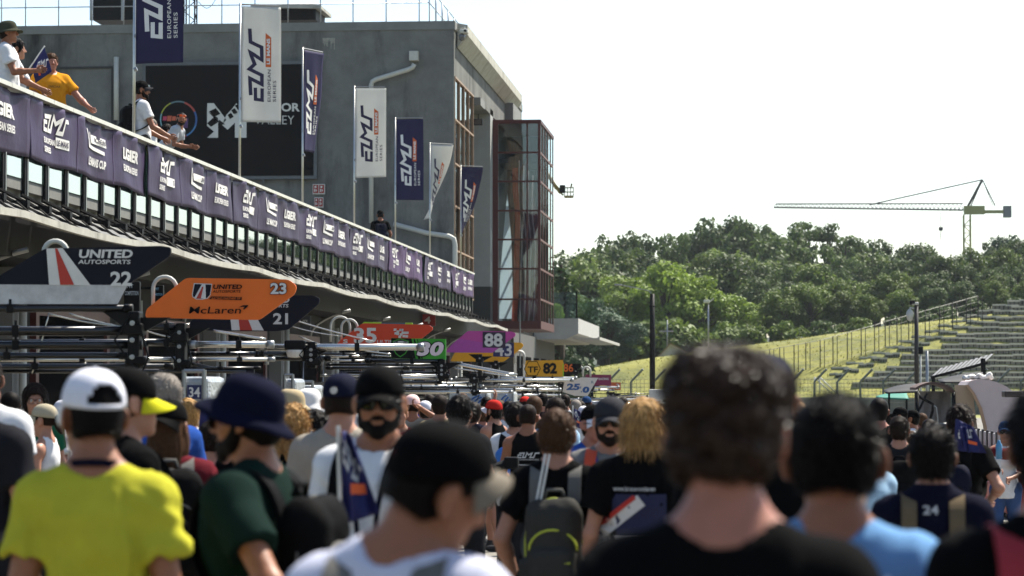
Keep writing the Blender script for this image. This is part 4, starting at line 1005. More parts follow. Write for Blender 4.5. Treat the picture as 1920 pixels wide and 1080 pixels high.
for k, (y0, y1) in enumerate(zip(edges, edges[1:])):
    ph = k * 1.7; y0 += .015; y1 -= .015
    root = thing('fabric_banner', '%s sponsor banner on the balustrade, %s' % (shade[k], where[k]), 'banner', (-9.95, (y0 + y1) / 2, 4.97), group='banners hung along the terrace balustrade')
    def pt(y, z, d=0.): return (-9.925 + banner_fold(y, z, ph) + d, y, z)
    b = MB(); nY = 64
    dk = random.Random(k).choice([0, 1, 0, 2])
    b.sheet(lambda u, v: (pt(y0 + (y1 - y0) * u, 4.97 + .015 * math.sin((y0 + (y1 - y0) * u) * 2.1 + ph) + .86 * v), (1, 0, 0)), nY, 12, .004)
    f_ = (1.0, 1.12, 1.0, .92, 1.05, 1.0, 1.5, 1.1, 1.3)[k]
    b.build('cloth', mat('banner_%d' % k, tuple(c_ * f_ for c_ in (NAVY if k not in (6, 8) else S(56, 34, 70))), .55, var=.18, scale=1.2, bump=.35, bscale=5, bdist=.03, spec=.25), root, smooth=True)
    lt = MB(); Lm = y1 - y0; fx = lambda u, v: pt(u, v, .016)
    ya = y0 + Lm * .20; elms_logo(lt, fx, ya, 5.56, 1.30, .26); text_on(lt, 'EUROPEAN', fx, ya - .32, 5.31, .66, .085, .03); text_on(lt, 'SERIES', fx, ya - .42, 5.18, .45, .085, .03); poly_on(lt, [(ya + .05, 5.25), (ya + .66, 5.25), (ya + .66, 5.40), (ya + .05, 5.40)], fx)
    BW = mat('banner_white', S(214, 212, 208), .7, var=.12, scale=6); lt.build('series_logo', BW, root); lt = MB()
    yb = y0 + Lm * .53; stroke_on(lt, [(yb - .62, 5.70), (yb - .56, 5.44), (yb + .5, 5.40)], .055, fx); stroke_on(lt, [(yb - .40, 5.66), (yb - .48, 5.44)], .06, fx); poly_on(lt, [(yb - .30, 5.50), (yb + .66, 5.50), (yb + .62, 5.63), (yb - .30, 5.63)], fx); text_on(lt, 'LE MANS CUP', fx, yb, 5.22, 1.15, .13, .04)
    lt.build('cup_logo', BW, root); lt = MB()
    yc = y0 + Lm * .83; text_on(lt, 'LIGIER', fx, yc, 5.52, 1.15, .19, .05); text_on(lt, 'EUROPEAN SERIES', fx, yc, 5.29, 1.15, .11, .03)
    lt.build('maker_logo', BW, root)
    lk = MB(); f2 = lambda u, v: pt(u, v, .020); text_on(lk, 'LE MANS', f2, ya + .355, 5.325, .52, .085, .03); text_on(lk, 'MICHELIN', f2, yb + .17, 5.565, .84, .075, .03); lk.build('box_lettering', mat('banner_ink', S(48, 42, 66), .7), root)
    for t_ in (.36, .68):
        sm_ = MB(); sm_.sheet(lambda u, v: (pt(y0 + Lm * t_ + .03 * u, 4.98 + .84 * v, .006), (1, 0, 0)), 1, 10, .003)
        sm_.build('seam', mat('banner_seam', tuple(c_ * 1.5 for c_ in NAVY), .6), root)
# ---- upright flags
def flag(px, Y, navy, lab, ang, zt=9.58, h=2.35, w=.80, seed=0, base=5.0, tw=0.):
    x = P(px, 400, Y).x; root = thing('banner_flag', lab, 'flag', (x, Y, base), group='upright flags along the terrace')
    b = MB(); b.tube([(x, Y, base - .35), (x, Y, zt + .04)], [.028, .020], 8)
    b.build('pole', ALU, root, smooth=True)
    a0 = ang(0); b = MB(); b.tube([(x, Y, zt + .02), (x + w * 1.0 * math.cos(a0), Y + w * 1.0 * math.sin(a0), zt + .01)], .014, 6); b.tube([(x, Y, zt - h - .12), (x + .05, Y, zt - h - .10)], .04, 6); b.tube([(x, Y, zt - h + .45), (x + .03, Y, zt - h + .45)], .035, 6); b.build('arm', STEEL, root)
    g_ = random.Random(seed); p1, p2 = g_.uniform(0, 6), g_.uniform(0, 6)
    def pt(a, bb_, d=0.):
        t_ = 1 - bb_ / h; t_ = min(max(t_, 0), 1); xx_, yy_ = 0., 0.; n = 6; A = a / w
        an = ang(t_); cu = tw * t_ * t_
        for k in range(n):
            q_ = an + cu * (A * (k + .5) / n); xx_ += math.cos(q_) * a / n; yy_ += math.sin(q_) * a / n
        rp = (.018 * math.sin(4 * A + 2.2 * bb_ + p1) + .012 * math.sin(9 * A - 3 * bb_ + p2)) * min(1, t_ * 3 + .15) * (A > .02)
        nx, ny = math.sin(an + cu * A), -math.cos(an + cu * A)
        return (x + .03 + xx_ + nx * (rp + d), Y + yy_ + ny * (rp + d), zt - .02 - h + bb_ + .03 * A * math.sin(p1) * t_)
    b = MB(); b.sheet(lambda u, v: (pt(w * u, h * v), (math.sin(ang(1 - v)), -math.cos(ang(1 - v)), 0)), 14, 40, .003)
    b.build('cloth', mat('flag_navy', S(46, 42, 84), .7, var=.10, scale=3, trans=.35, spec=.3) if navy else mat('flag_white', S(222, 222, 218), .75, var=.05, scale=3, trans=.5, spec=.25), root, smooth=True)
    sc_ = h / 920; fx = lambda a, bb_: pt(a, bb_, .006); q = math.pi / 2
    for (m_, fns) in (('ink', 0), ('org', 1), ('wh', 2)):
        lt = MB()
        if fns == 0:
            elms_logo(lt, fx, (268 - 155) * w / 305, (1010 - 552) * sc_, 590 * sc_, 118 * w / 305, q)
            text_on(lt, 'EUROPEAN', fx, (368 - 155) * w / 305, (1010 - 717) * sc_, 255 * sc_, 25 * w / 305, .01, 0, 1.1, q); text_on(lt, 'SERIES', fx, (409 - 155) * w / 305, (1010 - 760) * sc_, 170 * sc_, 25 * w / 305, .01, 0, 1.1, q)
        elif fns == 1:
            cxx = lambda X_: (X_ - 155) * w / 305; pts = [(cxx(340), (1010 - 570) * sc_), (cxx(383), (1010 - 570) * sc_), (cxx(383), (1010 - 335) * sc_), (cxx(340), (1010 - 297) * sc_)]
            for i in range(8):
                u0, u1 = i / 8, (i + 1) / 8; L_ = lambda A_, B_, u_: (A_[0] + (B_[0] - A_[0]) * u_, A_[1] + (B_[1] - A_[1]) * u_)
                poly_on(lt, [L_(pts[0], pts[3], u0), L_(pts[1], pts[2], u0), L_(pts[1], pts[2], u1), L_(pts[0], pts[3], u1)], fx)
        else: text_on(lt, 'LE MANS', lambda a, bb_: pt(a, bb_, .011), (361 - 155) * w / 305, (1010 - 445) * sc_, 205 * sc_, 27 * w / 305, .04, 0, 1, q)
        lt.build(['lettering', 'orange_box', 'box_lettering'][fns], [(mat('flag_print_white', S(222, 222, 220), .75, var=.05) if navy else mat('flag_print_navy', S(40, 34, 66), .75, var=.08)), mat('flag_orange', S(205, 96, 40), .75, var=.05), mat('flag_print_white')][fns], root)
flag(250, 43.9, 1, 'navy upright flag nearest the camera, cut off by the photo top', lambda t: .04, seed=1)
flag(449, 53.0, 0, 'white upright flag hanging in front of the black billboard', lambda t: .35 - .25 * t, seed=2, zt=9.5)
flag(567, 60.7, 1, 'navy upright flag blown nearly edge on beside the billboard', lambda t: 1.12 + .28 * t, seed=3)
flag(664, 68.7, 0, 'white upright flag hanging flat against the grey wall below the drain pipe', lambda t: .12, seed=4)
flag(741, 76.9, 1, 'navy upright flag hanging nearly flat, between two white flags', lambda t: -.08 + .1 * t, seed=5)
flag(806, 85.0, 0, 'small white upright flag twisted to a point at its foot', lambda t: .55 + 1.15 * t, seed=6, tw=.6)
flag(864, 93.9, 1, 'navy upright flag twisted to a point, nearest the glass tower', lambda t: .40 + 1.1 * t, seed=7, tw=.4)
# ================================================================ bank, terraces, wood, crane
def crest(x): return float(np.interp(x, [-60, -30, -12.8, -7.2, 3.2, 10, 17.2, 20.8, 45, 90], [1.2, 1.6, 2.7, 3.7, 5.1, 6.1, 6.9, 7.7, 8.6, 8.6]))
def ramp(y): return 2.12 + (y - 188) * .433
def ground_z(x, y):
    if y < 183.1: return 0.
    c = crest(x); r = ramp(y); k = .5; h = min(1, max(0, .5 + .5 * (c - r) / k)); z = c * (1 - h) + r * h - k * h * (1 - h)
    return max(0., z) + max(0, y - 210) * .018
GRASS = mat('bank_grass', S(128, 126, 56), .95, var=.22, scale=.6, bump=.6, bscale=6, bdist=.06, stain=((.25, .5, .5), S(94, 98, 46), .46, .60))
t = MB(); t.grid(lambda u, v: (lambda x, y: (x, y, ground_z(x, y) + .07 * math.sin(x * 1.9 + y) * math.sin(y * 2.3) * (y > 186)))(-60 + 150 * u, 181 + 34 * v), 150, 68)
struct(t.build('grass_bank', GRASS, smooth=True))
t = MB(); t.grid(lambda u, v: (lambda x, y: (x, y, ground_z(x, y) - .02))(-160 + 400 * u, 214.8 + 500 * v), 80, 60)
struct(t.build('wooded_hill', mat('wood_floor', S(40, 50, 26), .95, var=.4, scale=.3), smooth=True))
# blades of dry grass along the visible bank
rg_ = random.Random(5); t = MB()
for k in range(9000):
    x, y = rg_.uniform(-14, 24), rg_.uniform(185, 206); z = ground_z(x, y) - .03; h = rg_.uniform(.06, .17); a = rg_.uniform(0, 6.28); w_ = .05
    dx, dy = math.cos(a) * w_, math.sin(a) * w_; t.add([(x - dx, y - dy, z), (x + dx, y + dy, z), (x + rg_.uniform(-.1, .1), y + rg_.uniform(-.1, .1), z + h)], [(0, 1, 2)])
gr = t.build('grass', mat('grass_blades', S(140, 138, 66), .9, var=.3, scale=.5, trans=.3)); tag(gr, 'short sunburnt grass covering the bank', 'grass', kind='stuff')
# concrete terraces
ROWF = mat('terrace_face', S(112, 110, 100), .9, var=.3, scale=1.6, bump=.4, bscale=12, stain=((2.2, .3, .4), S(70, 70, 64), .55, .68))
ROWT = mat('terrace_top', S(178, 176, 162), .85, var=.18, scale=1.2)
def row(mb, px0, px1, yy, Y):
    a, c = P(px0, yy, Y), P(px1, yy, Y); z = a.z + .36; n = max(2, int((c.x - a.x) / 1.1)); h = .30
    for k in range(n):
        x0, x1 = a.x + (c.x - a.x) * k / n, a.x + (c.x - a.x) * (k + 1) / n; dz = .04 * math.sin(k * 1.7 + yy); dy = .05 * math.sin(k * 2.3 + yy)
        mb.m = 0; mb.box(x0, x1 - .02, Y + dy, Y + .62, z - .45 + dz, z - .125 + dz); mb.m = 1; mb.box(x0 - .01, x1 - .01, Y + dy - .05, Y + .66, z - .12 + dz, z + dz)
        for j in range(3):
            xx_ = x0 + (x1 - x0) * (j + .5) / 3; mb.m = 2; mb.box(xx_ - .03, xx_ + .03, Y + dy - .012, Y + dy + .02, z - .40 + dz, z - .13 + dz)
tl = thing('grandstand_terrace', 'short stepped concrete seating rows climbing the grass bank behind the wire fence', 'terrace', (10, 188, 2))
for i, (x0, x1, yy) in enumerate(((1556, 1581, 708), (1560, 1611, 698), (1588, 1639, 688), (1612, 1664, 678), (1638, 1688, 669), (1660, 1716, 658), (1685, 1744, 648), (1710, 1769, 638), (1735, 1796, 628), (1760, 1823, 618), (1785, 1850, 609), (1810, 1876, 599), (1834, 1902, 589), (1862, 1940, 580), (1890, 1965, 571))):
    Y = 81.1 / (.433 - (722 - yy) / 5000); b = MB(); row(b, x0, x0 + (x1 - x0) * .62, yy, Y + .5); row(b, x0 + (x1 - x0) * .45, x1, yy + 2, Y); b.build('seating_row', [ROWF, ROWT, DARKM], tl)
tr = thing('grandstand_terrace', 'wide stepped concrete seating rows filling the hillside right of the camera mast', 'terrace', (18, 188, 2))
for i, (x0, yy) in enumerate(((1600, 726), (1620, 716), (1640, 706), (1664, 695), (1690, 684), (1692, 674), (1712, 664), (1768, 653), (1766, 642), (1795, 633), (1816, 622), (1845, 612), (1868, 602), (1895, 592))):
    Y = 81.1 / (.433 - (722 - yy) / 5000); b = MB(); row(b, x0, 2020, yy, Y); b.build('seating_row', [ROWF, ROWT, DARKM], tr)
# wire fence up the bank
fc = thing('wire_fence', 'tall wire fence climbing the grass bank beside the terraces', 'fence', (2, 189, 2))
WIRE = mat('fence_wire', S(96, 98, 92), .5, .4, var=.1); fpts = []
for i, px in enumerate((1402, 1424, 1443, 1462, 1489, 1511, 1538, 1562, 1589, 1615, 1640, 1660, 1682, 1704, 1735, 1762, 1786, 1812, 1834)):
    yb = np.interp(px, [1400, 1462, 1538, 1589, 1640, 1660, 1735, 1834], [716, 703, 689, 674, 660, 653, 632, 604]); Y = 81.1 / (.433 - (722 - yb) / 5000); c = P(px, yb, Y); fpts.append(c)
    b = MB(); b.tube([(c.x, c.y, c.z - .3), (c.x, c.y, c.z + 1.95)], .04, 6)
    b.tube([(c.x + .3, c.y, c.z - .3), (c.x + .3, c.y, c.z + 1.95)], .03, 6); b.build('post', DARKM, fc, smooth=True)
b = MB()
for a, c in zip(fpts, fpts[1:]):
    for h in (.15, .6, 1.05, 1.5, 1.92): b.tube([(a.x, a.y, a.z + h), (c.x, c.y, c.z + h)], .009 if h < 1.9 else .02, 4, cap=False)
b.build('wire', WIRE, fc)
# debris fence with cranked posts at the foot of the bank
df = thing('debris_fence', 'low track debris fence with cranked post tops at the foot of the bank', 'fence', (4, 165, 0))
b0 = MB()
for px in range(1140, 1960, 43):
    c = P(px, 735, 165); b = MB(); zt = 2.35; b.tube([(c.x, 165, 0), (c.x, 165, zt - .35), (c.x + .12, 165, zt - .2), (c.x + .75, 164.8, zt + .45)], .075, 6); b.build('post', mat('fence_post_grey', S(88, 94, 94), .5, .3), df)
for k in range(9): z = .25 + .24 * k; b0.tube([(-9, 165, z), (20, 165, z)], .012, 4)
for k in range(120): b0.tube([(-9 + .245 * k, 165.02, .1), (-9 + .245 * k, 165.02, 2.2)], .009, 4)
b0.build('wire', WIRE, df)
b = MB(); b.box(-9.5, 21, 165.3, 165.6, 0, 1.05)
wl = thing('barrier_wall', 'grey concrete barrier wall behind the debris fence', 'wall', (4, 165.4, 0)); b.build('wall', CONC, wl)
b = MB(); st_ = thing('access_stairs', 'pale metal stair rails at the foot of the terraces', 'stairs', tuple(P(1535, 735, 172)))
for px in (1527, 1537): b.tube([tuple(P(px, 707, 172)), tuple(P(px + 32, 738, 172))], .05, 6); b.tube([tuple(P(px, 707, 172)), tuple(P(px, 738, 172))], .045, 6)
b.build('handrail', WHITEP, st_, smooth=True)
# small pitched roof showing above the bank
hs = thing('shed', 'small pale gabled shed roof poking above the grass bank', 'shed', tuple(P(1262, 668, 207)))
a, ap, c = P(1233, 672, 207), P(1257, 644, 207), P(1292, 664, 207)
b = MB(); b.add([(a.x, 207, a.z - 1), (c.x, 207, c.z - 1.3), (c.x, 207, c.z), (ap.x, 207, ap.z), (a.x, 207, a.z), (a.x, 212, a.z - 1), (c.x, 212, c.z - 1.3), (c.x, 212, c.z), (ap.x, 212, ap.z), (a.x, 212, a.z)], [(0, 1, 2, 3, 4), (9, 8, 7, 6, 5), (0, 5, 6, 1), (1, 6, 7, 2), (0, 4, 9, 5)]); b.build('wall', mat('shed_wall', S(196, 190, 176), .8, var=.15, scale=2), hs)
b = MB(); b.prism([(0, 0), (1, 0), (1, 1), (0, 1)], (ap.x, 206.8, ap.z + .05), (c.x - ap.x + .2, 0, c.z - ap.z - .05), (0, 5.4, 0), .08); b.prism([(0, 0), (1, 0), (1, 1), (0, 1)], (a.x - .2, 206.8, a.z - .1), (ap.x - a.x + .2, 0, ap.z - a.z + .15), (0, 5.4, 0), .08); b.build('roof', mat('shed_roof', S(150, 128, 104), .85, var=.2, scale=3), hs)
# ---------------------------------------------------------------- trees
BARK = mat('bark', S(66, 54, 42), .95, var=.3, scale=5, bump=.6, bscale=12)
def leafm(n, col, tr=.35):
    m = mat(n, col, .6, var=.45, scale=.9, spec=.25, trans=tr)
    nd = m.node_tree; b = nd.nodes['Principled BSDF']; oi = nd.nodes.new('ShaderNodeObjectInfo'); hs_ = nd.nodes.new('ShaderNodeHueSaturation')
    src = b.inputs['Base Color'].links[0].from_socket; mr = nd.nodes.new('ShaderNodeMapRange'); mr.inputs['To Min'].default_value = .72; mr.inputs['To Max'].default_value = 1.3
    nd.links.new(oi.outputs['Random'], mr.inputs['Value']); nd.links.new(mr.outputs[0], hs_.inputs['Value']); nd.links.new(src, hs_.inputs['Color'])
    nd.links.new(hs_.outputs[0], b.inputs['Base Color'])
    for n_ in nd.nodes:
        if n_.type == 'BSDF_TRANSLUCENT': nd.links.new(hs_.outputs[0], n_.inputs[0])
    return m
LEAF = {'bright': leafm('leaf_bright', S(118, 140, 50)), 'mid': leafm('leaf_mid', S(94, 112, 48)), 'dark': leafm('leaf_dark', S(76, 94, 48)), 'blue': leafm('leaf_blue_haze', S(66, 88, 62), .25), 'conifer': leafm('leaf_conifer', S(52, 72, 38), .2)}  # blue entry has bluish shade and haze put into its leaf colour
def crown_mesh(seed, kind):
    g_ = np.random.RandomState(seed); b = MB(); cl = []
    nb = {'round': 34, 'tall': 36, 'open': 26, 'pine': 15, 'cone': 30, 'bush': 16}[kind]
    for k in range(nb):
        if kind == 'round': d = g_.normal(size=3); d /= np.linalg.norm(d); r = g_.uniform(.45, 1.) ** .6; c = NA([d[0] * 2.6 * r, d[1] * 2.6 * r, 4.6 + d[2] * 3.0 * r]); rad = g_.uniform(.7, 1.25)
        elif kind == 'tall': z = g_.uniform(1.6, 9.2); rr = 1.9 * math.sin(min(1, (z - .6) / 9.4) * math.pi) ** .6; a = g_.uniform(0, 6.28); r = rr * g_.uniform(.3, 1); c = NA([r * math.cos(a), r * math.sin(a), z]); rad = g_.uniform(.6, 1.1)
        elif kind == 'open': a = g_.uniform(0, 6.28); z = g_.uniform(2.5, 8.2); r = g_.uniform(.4, 2.8); c = NA([r * math.cos(a), r * math.sin(a), z]); rad = g_.uniform(.45, .85)
        elif kind == 'pine': a = g_.uniform(0, 6.28); lay = g_.choice([5.2, 6.4, 7.6, 8.4]); r = g_.uniform(.2, 2.6) * (1.15 - lay / 12); c = NA([r * math.cos(a), r * math.sin(a), lay + g_.uniform(-.2, .2)]); rad = g_.uniform(.6, 1.0)
        elif kind == 'cone': z = g_.uniform(.4, 7.6); r = 1.5 * (1 - z / 8.6) * g_.uniform(.3, 1); a = g_.uniform(0, 6.28); c = NA([r * math.cos(a), r * math.sin(a), z]); rad = .45 + .35 * (1 - z / 8)
        else: d = g_.normal(size=3); d /= np.linalg.norm(d); c = NA([d[0] * 1.5, d[1] * 1.5, 1.0 + d[2] * .8]); rad = g_.uniform(.5, .8)
        cl.append((c, rad))
    for c, rad in cl:
        flat = .45 if kind == 'pine' else .8
        for k in range(int(165 * rad ** 1.6) + 25):
            d = g_.normal(size=3); d /= np.linalg.norm(d); q = c + d * NA([1, 1, flat]) * rad * g_.uniform(.55, 1.12); sz = g_.uniform(.10, .25) * (.8 if kind in ('cone', 'pine') else 1)
            n_ = d + g_.normal(size=3) * .6 + NA([0, 0, .3]); n_ /= np.linalg.norm(n_); u = np.cross(n_, g_.normal(size=3)); u /= np.linalg.norm(u); v = np.cross(n_, u)
            b.add([q - u * sz, q - v * sz * .6 + u * sz * .1, q + u * sz * 1.1, q + v * sz * .6], [(0, 1, 2, 3)])
    me = bpy.data.meshes.new('crown'); me.from_pydata(b.v, [], b.f); me.update()
    t_ = MB(); H = {'round': 6.4, 'tall': 8.5, 'open': 7.5, 'pine': 8.2, 'cone': 7.6, 'bush': 1.2}[kind]
    t_.tube([(.05 * math.sin(k), .05 * math.cos(k * 2), H * k / 6 - .6 * (k == 0)) for k in range(7)], [.30 - .038 * k for k in range(7)], 7)
    for c, rad in cl[::2]:
        z0 = max(.3, c[2] * .55); t_.tube([(0, 0, z0), (c[0] * .5, c[1] * .5, (z0 + c[2]) / 2 + .1), tuple(c)], [.11, .07, .025], 5)
    tm = bpy.data.meshes.new('trunk'); tm.from_pydata(t_.v, [], t_.f); tm.materials.append(BARK); tm.update()
    return me, tm, {'round': 8.0, 'tall': 10.0, 'open': 8.8, 'pine': 9.0, 'cone': 8.3, 'bush': 2.4}[kind]
KINDS_ = {k: [crown_mesh(11 * i + 3 + j, k) for j in range(n)] for i, (k, n) in enumerate((('round', 4), ('tall', 2), ('open', 2), ('pine', 1), ('cone', 1), ('bush', 2)))}
tg = random.Random(77)
def tree(kind, px, ytop, Y, leaf, lab, group=None, wide=1., gz=None, name='tree', cat='tree'):
    cm, tm, H0 = tg.choice(KINDS_[kind]); tp = P(px, ytop, Y); z0 = ground_z(tp.x, Y) - .1 if gz is None else gz
    s_ = max(.2, (tp.z - z0) / H0); root = thing(name, lab, cat, (tp.x, Y, z0), tg.uniform(0, 6.28), group); sw = s_ * wide
    for me, nm, m_ in ((cm, 'crown', LEAF[leaf]), (tm, 'trunk', BARK)):
        o = bpy.data.objects.new(nm, me); COL.objects.link(o); o.parent = root
        if not me.materials: me.materials.append(m_)
        o.material_slots[0].link = 'OBJECT'; o.material_slots[0].material = m_
    root.scale = (sw, sw, s_)
    return root
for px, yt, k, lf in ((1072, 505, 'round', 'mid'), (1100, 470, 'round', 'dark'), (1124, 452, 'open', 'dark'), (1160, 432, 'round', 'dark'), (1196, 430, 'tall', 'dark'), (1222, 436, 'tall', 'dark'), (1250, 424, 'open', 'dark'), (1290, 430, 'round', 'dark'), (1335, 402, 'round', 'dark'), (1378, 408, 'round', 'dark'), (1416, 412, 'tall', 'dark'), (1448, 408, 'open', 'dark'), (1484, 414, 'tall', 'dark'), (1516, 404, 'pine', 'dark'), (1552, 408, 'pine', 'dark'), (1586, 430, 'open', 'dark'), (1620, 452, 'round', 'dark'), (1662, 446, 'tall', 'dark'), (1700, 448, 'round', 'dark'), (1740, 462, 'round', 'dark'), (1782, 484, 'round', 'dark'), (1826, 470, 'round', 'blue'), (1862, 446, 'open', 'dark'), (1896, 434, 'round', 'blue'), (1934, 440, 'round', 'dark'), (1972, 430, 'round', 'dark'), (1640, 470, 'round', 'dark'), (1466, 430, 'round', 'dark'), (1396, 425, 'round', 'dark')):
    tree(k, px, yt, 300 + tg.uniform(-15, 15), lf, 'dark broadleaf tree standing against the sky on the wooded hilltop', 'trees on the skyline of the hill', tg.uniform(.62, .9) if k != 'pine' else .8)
for k in range(30):
    px = 1070 + 30 * k + tg.uniform(-10, 10); yt = 488 + tg.uniform(-18, 22)
    tree(tg.choice(['round', 'round', 'tall', 'open']), px, yt, 265 + tg.uniform(-10, 10), tg.choice(['mid', 'dark', 'dark']), 'mid green tree in the middle belt of the wooded hillside', 'trees in the middle of the hillside', tg.uniform(.8, 1.05))
for k in range(20):
    tree(tg.choice(['round', 'round', 'tall']), 1085 + 44 * k + tg.uniform(-14, 14), 468 + tg.uniform(-14, 22), 284 + tg.uniform(-5, 5), tg.choice(['dark', 'mid', 'dark']), 'dark green tree in the upper belt of the wooded hillside', 'trees in the upper belt of the hillside', tg.uniform(.85, 1.1))
for k in range(18):
    tree('round', 1095 + 48 * k + tg.uniform(-14, 14), 525 + tg.uniform(-16, 18), 250 + tg.uniform(-5, 5), tg.choice(['mid', 'mid', 'dark']), 'full green tree in the lower belt of the wooded hillside', 'trees in the lower belt of the hillside', tg.uniform(1.0, 1.2))
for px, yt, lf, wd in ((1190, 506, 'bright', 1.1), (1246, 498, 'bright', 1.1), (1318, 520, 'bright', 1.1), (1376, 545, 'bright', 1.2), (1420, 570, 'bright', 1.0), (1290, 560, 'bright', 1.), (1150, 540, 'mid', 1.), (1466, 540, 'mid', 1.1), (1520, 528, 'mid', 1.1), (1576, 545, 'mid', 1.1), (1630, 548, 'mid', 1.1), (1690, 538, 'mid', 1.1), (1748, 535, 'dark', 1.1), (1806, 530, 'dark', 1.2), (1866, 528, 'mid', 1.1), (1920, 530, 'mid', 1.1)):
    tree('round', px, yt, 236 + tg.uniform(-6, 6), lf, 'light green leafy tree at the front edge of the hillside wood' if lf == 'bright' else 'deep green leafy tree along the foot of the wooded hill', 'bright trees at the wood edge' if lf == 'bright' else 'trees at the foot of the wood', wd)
for px, yt, lf in ((1240, 590, 'mid'), (1350, 600, 'mid'), (1480, 600, 'mid'), (1540, 598, 'dark'), (1610, 592, 'mid'), (1680, 590, 'dark'), (1760, 570, 'dark'), (1830, 560, 'dark'), (1900, 556, 'dark'), (1200, 600, 'dark'), (1290, 620, 'mid'), (1410, 605, 'mid'), (1580, 606, 'mid'), (1720, 580, 'dark')):
    tree('bush', px, yt, 216 + tg.uniform(0, 6), lf, 'rounded shrub growing where the grass bank meets the wood', 'shrubs along the top of the bank', 1.05, name='shrub', cat='shrub')
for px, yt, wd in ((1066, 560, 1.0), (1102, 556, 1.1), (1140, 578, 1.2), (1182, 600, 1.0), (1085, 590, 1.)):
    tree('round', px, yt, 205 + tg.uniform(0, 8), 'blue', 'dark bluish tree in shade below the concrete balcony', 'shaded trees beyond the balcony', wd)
tree('cone', 1052, 470, 152, 'conifer', 'dark pointed conifer rising behind the concrete balcony', wide=1.1, gz=0)
tree('cone', 1018, 665, 118, 'conifer', 'small climbing evergreen on the wall under the glass tower', wide=.45, gz=0)
tree('bush', 1044, 566, 131, 'bright', 'small leafy shrub planted on the concrete balcony', wide=.5, gz=4.95, name='shrub', cat='shrub')
# ---------------------------------------------------------------- crane
CY_ = mat('crane_yellow', S(150, 146, 74), .6, var=.12, scale=.5); CG = mat('crane_grey', S(92, 92, 84), .6, .2)
YC = 450; cr = thing('tower_crane', 'yellow tower crane with a long jib above the wooded hill', 'crane', (P(1812, 470, YC).x, YC, 20))
xt = P(1813, 400, YC).x; zt = P(1813, 403, YC).z
b = MB()
for dx in (-.55, .55):
    for dy in (-.55, .55): b.tube([(xt + dx, YC + dy, 8), (xt + dx, YC + dy, zt)], .14, 5)
k = 0; z = 8
while z < zt - 1: s_ = .55 if k % 2 else -.55; b.tube([(xt - s_, YC - .55, z), (xt + s_, YC - .55, z + 1.2)], .08, 4); b.tube([(xt - .55, YC - .55, z), (xt + .55, YC - .55, z)], .07, 4); z += 1.2; k += 1
b.build('mast', CY_, cr)
b = MB(); j0, j1 = P(1451, 389, YC), P(1806, 394, YC); jt = P(1451, 384, YC)
def jb(t_, dz=0): return (j0.x + (j1.x - j0.x) * t_, YC, j0.z + (j1.z - j0.z) * t_ + dz)
for dy in (-.5, .5): b.tube([(jb(0)[0], YC + dy, jb(0)[2]), (jb(1)[0], YC + dy, jb(1)[2])], .12, 5)
b.tube([jb(0.01, .6), jb(1, 1.1)], .12, 5)
for k in range(46): t0, t1 = k / 46, (k + 1) / 46; b.tube([jb(t0, 0), jb((t0 + t1) / 2, .6 + .5 * t0), jb(t1, 0)], .075, 4)
b.build('jib', CG, cr)
b = MB(); q0, q1 = P(1813, 402, YC), P(1846, 386, YC); b.box(q0.x - .5, q1.x, YC - .7, YC + .7, q0.z, q1.z); a, c = P(1846, 400, YC), P(1884, 394, YC); b.box(a.x, c.x, YC - .6, YC + .6, a.z, c.z); b.build('machine_deck', CY_, cr)
b = MB(); a, c = P(1881, 408, YC), P(1896, 386, YC); b.bbox(a.x, c.x, YC - .8, YC + .8, a.z, c.z, .1); b.build('counterweight', CONC, cr)
b = MB(); ap = P(1842, 337, YC); b.tube([tuple(P(1812, 392, YC)), tuple(ap)], .22, 5); b.tube([tuple(P(1818, 392, YC)), tuple(ap)], .10, 5); b.build('apex_frame', DARKM, cr)
b = MB(); b.tube([tuple(ap), tuple(P(1630, 384, YC))], .11, 4); b.tube([tuple(ap), tuple(P(1866, 386, YC))], .1, 4); b.tube([tuple(ap), tuple(P(1862, 386, YC))], .05, 4); b.tube([tuple(P(1764, 398, YC)), tuple(P(1764, 428, YC))], .05, 4); b.build('tie_rope', DARKM, cr)
b = MB(); a = P(1764, 428, YC); b.bbox(a.x - .35, a.x + .35, YC - .3, YC + .3, a.z - .4, a.z + .2, .08); b.tube([(a.x, YC, a.z - .4), (a.x, YC, a.z - 2.0)], .07, 5); b.build('hook_block', DARKM, cr)
# aerial work platform behind the tower
al = thing('boom_lift', 'raised work platform basket on a boom beside the glass tower', 'lift', tuple(P(1057, 365, 165)))
LI = mat('lift_ochre', S(120, 104, 62), .6, var=.15); b = MB(); pl = lambda x, y: tuple(P(x, y, 165))
b.tube([pl(1010, 300), pl(1040, 347), pl(1052, 362)], .12, 8); b.tube([pl(1040, 352), pl(1056, 366)], .06, 6); b.build('boom', LI, al, smooth=True)
b = MB()
for y in (369, 360, 352): b.tube([pl(1058, y), pl(1075, y)], .04 if y < 369 else .09, 5)
for x in (1058, 1064, 1070, 1075): b.tube([pl(x, 350), pl(x, 369)], .03, 5)
b.tube([pl(1071, 350), pl(1072, 344)], .06, 5); b.build('basket', LI, al)
b = MB(); c = P(1054, 356, 165); b.bbox(c.x - .15, c.x + .2, 164.8, 165.2, c.z - .2, c.z + .3, .05); b.build('control_box', DARKM, al)
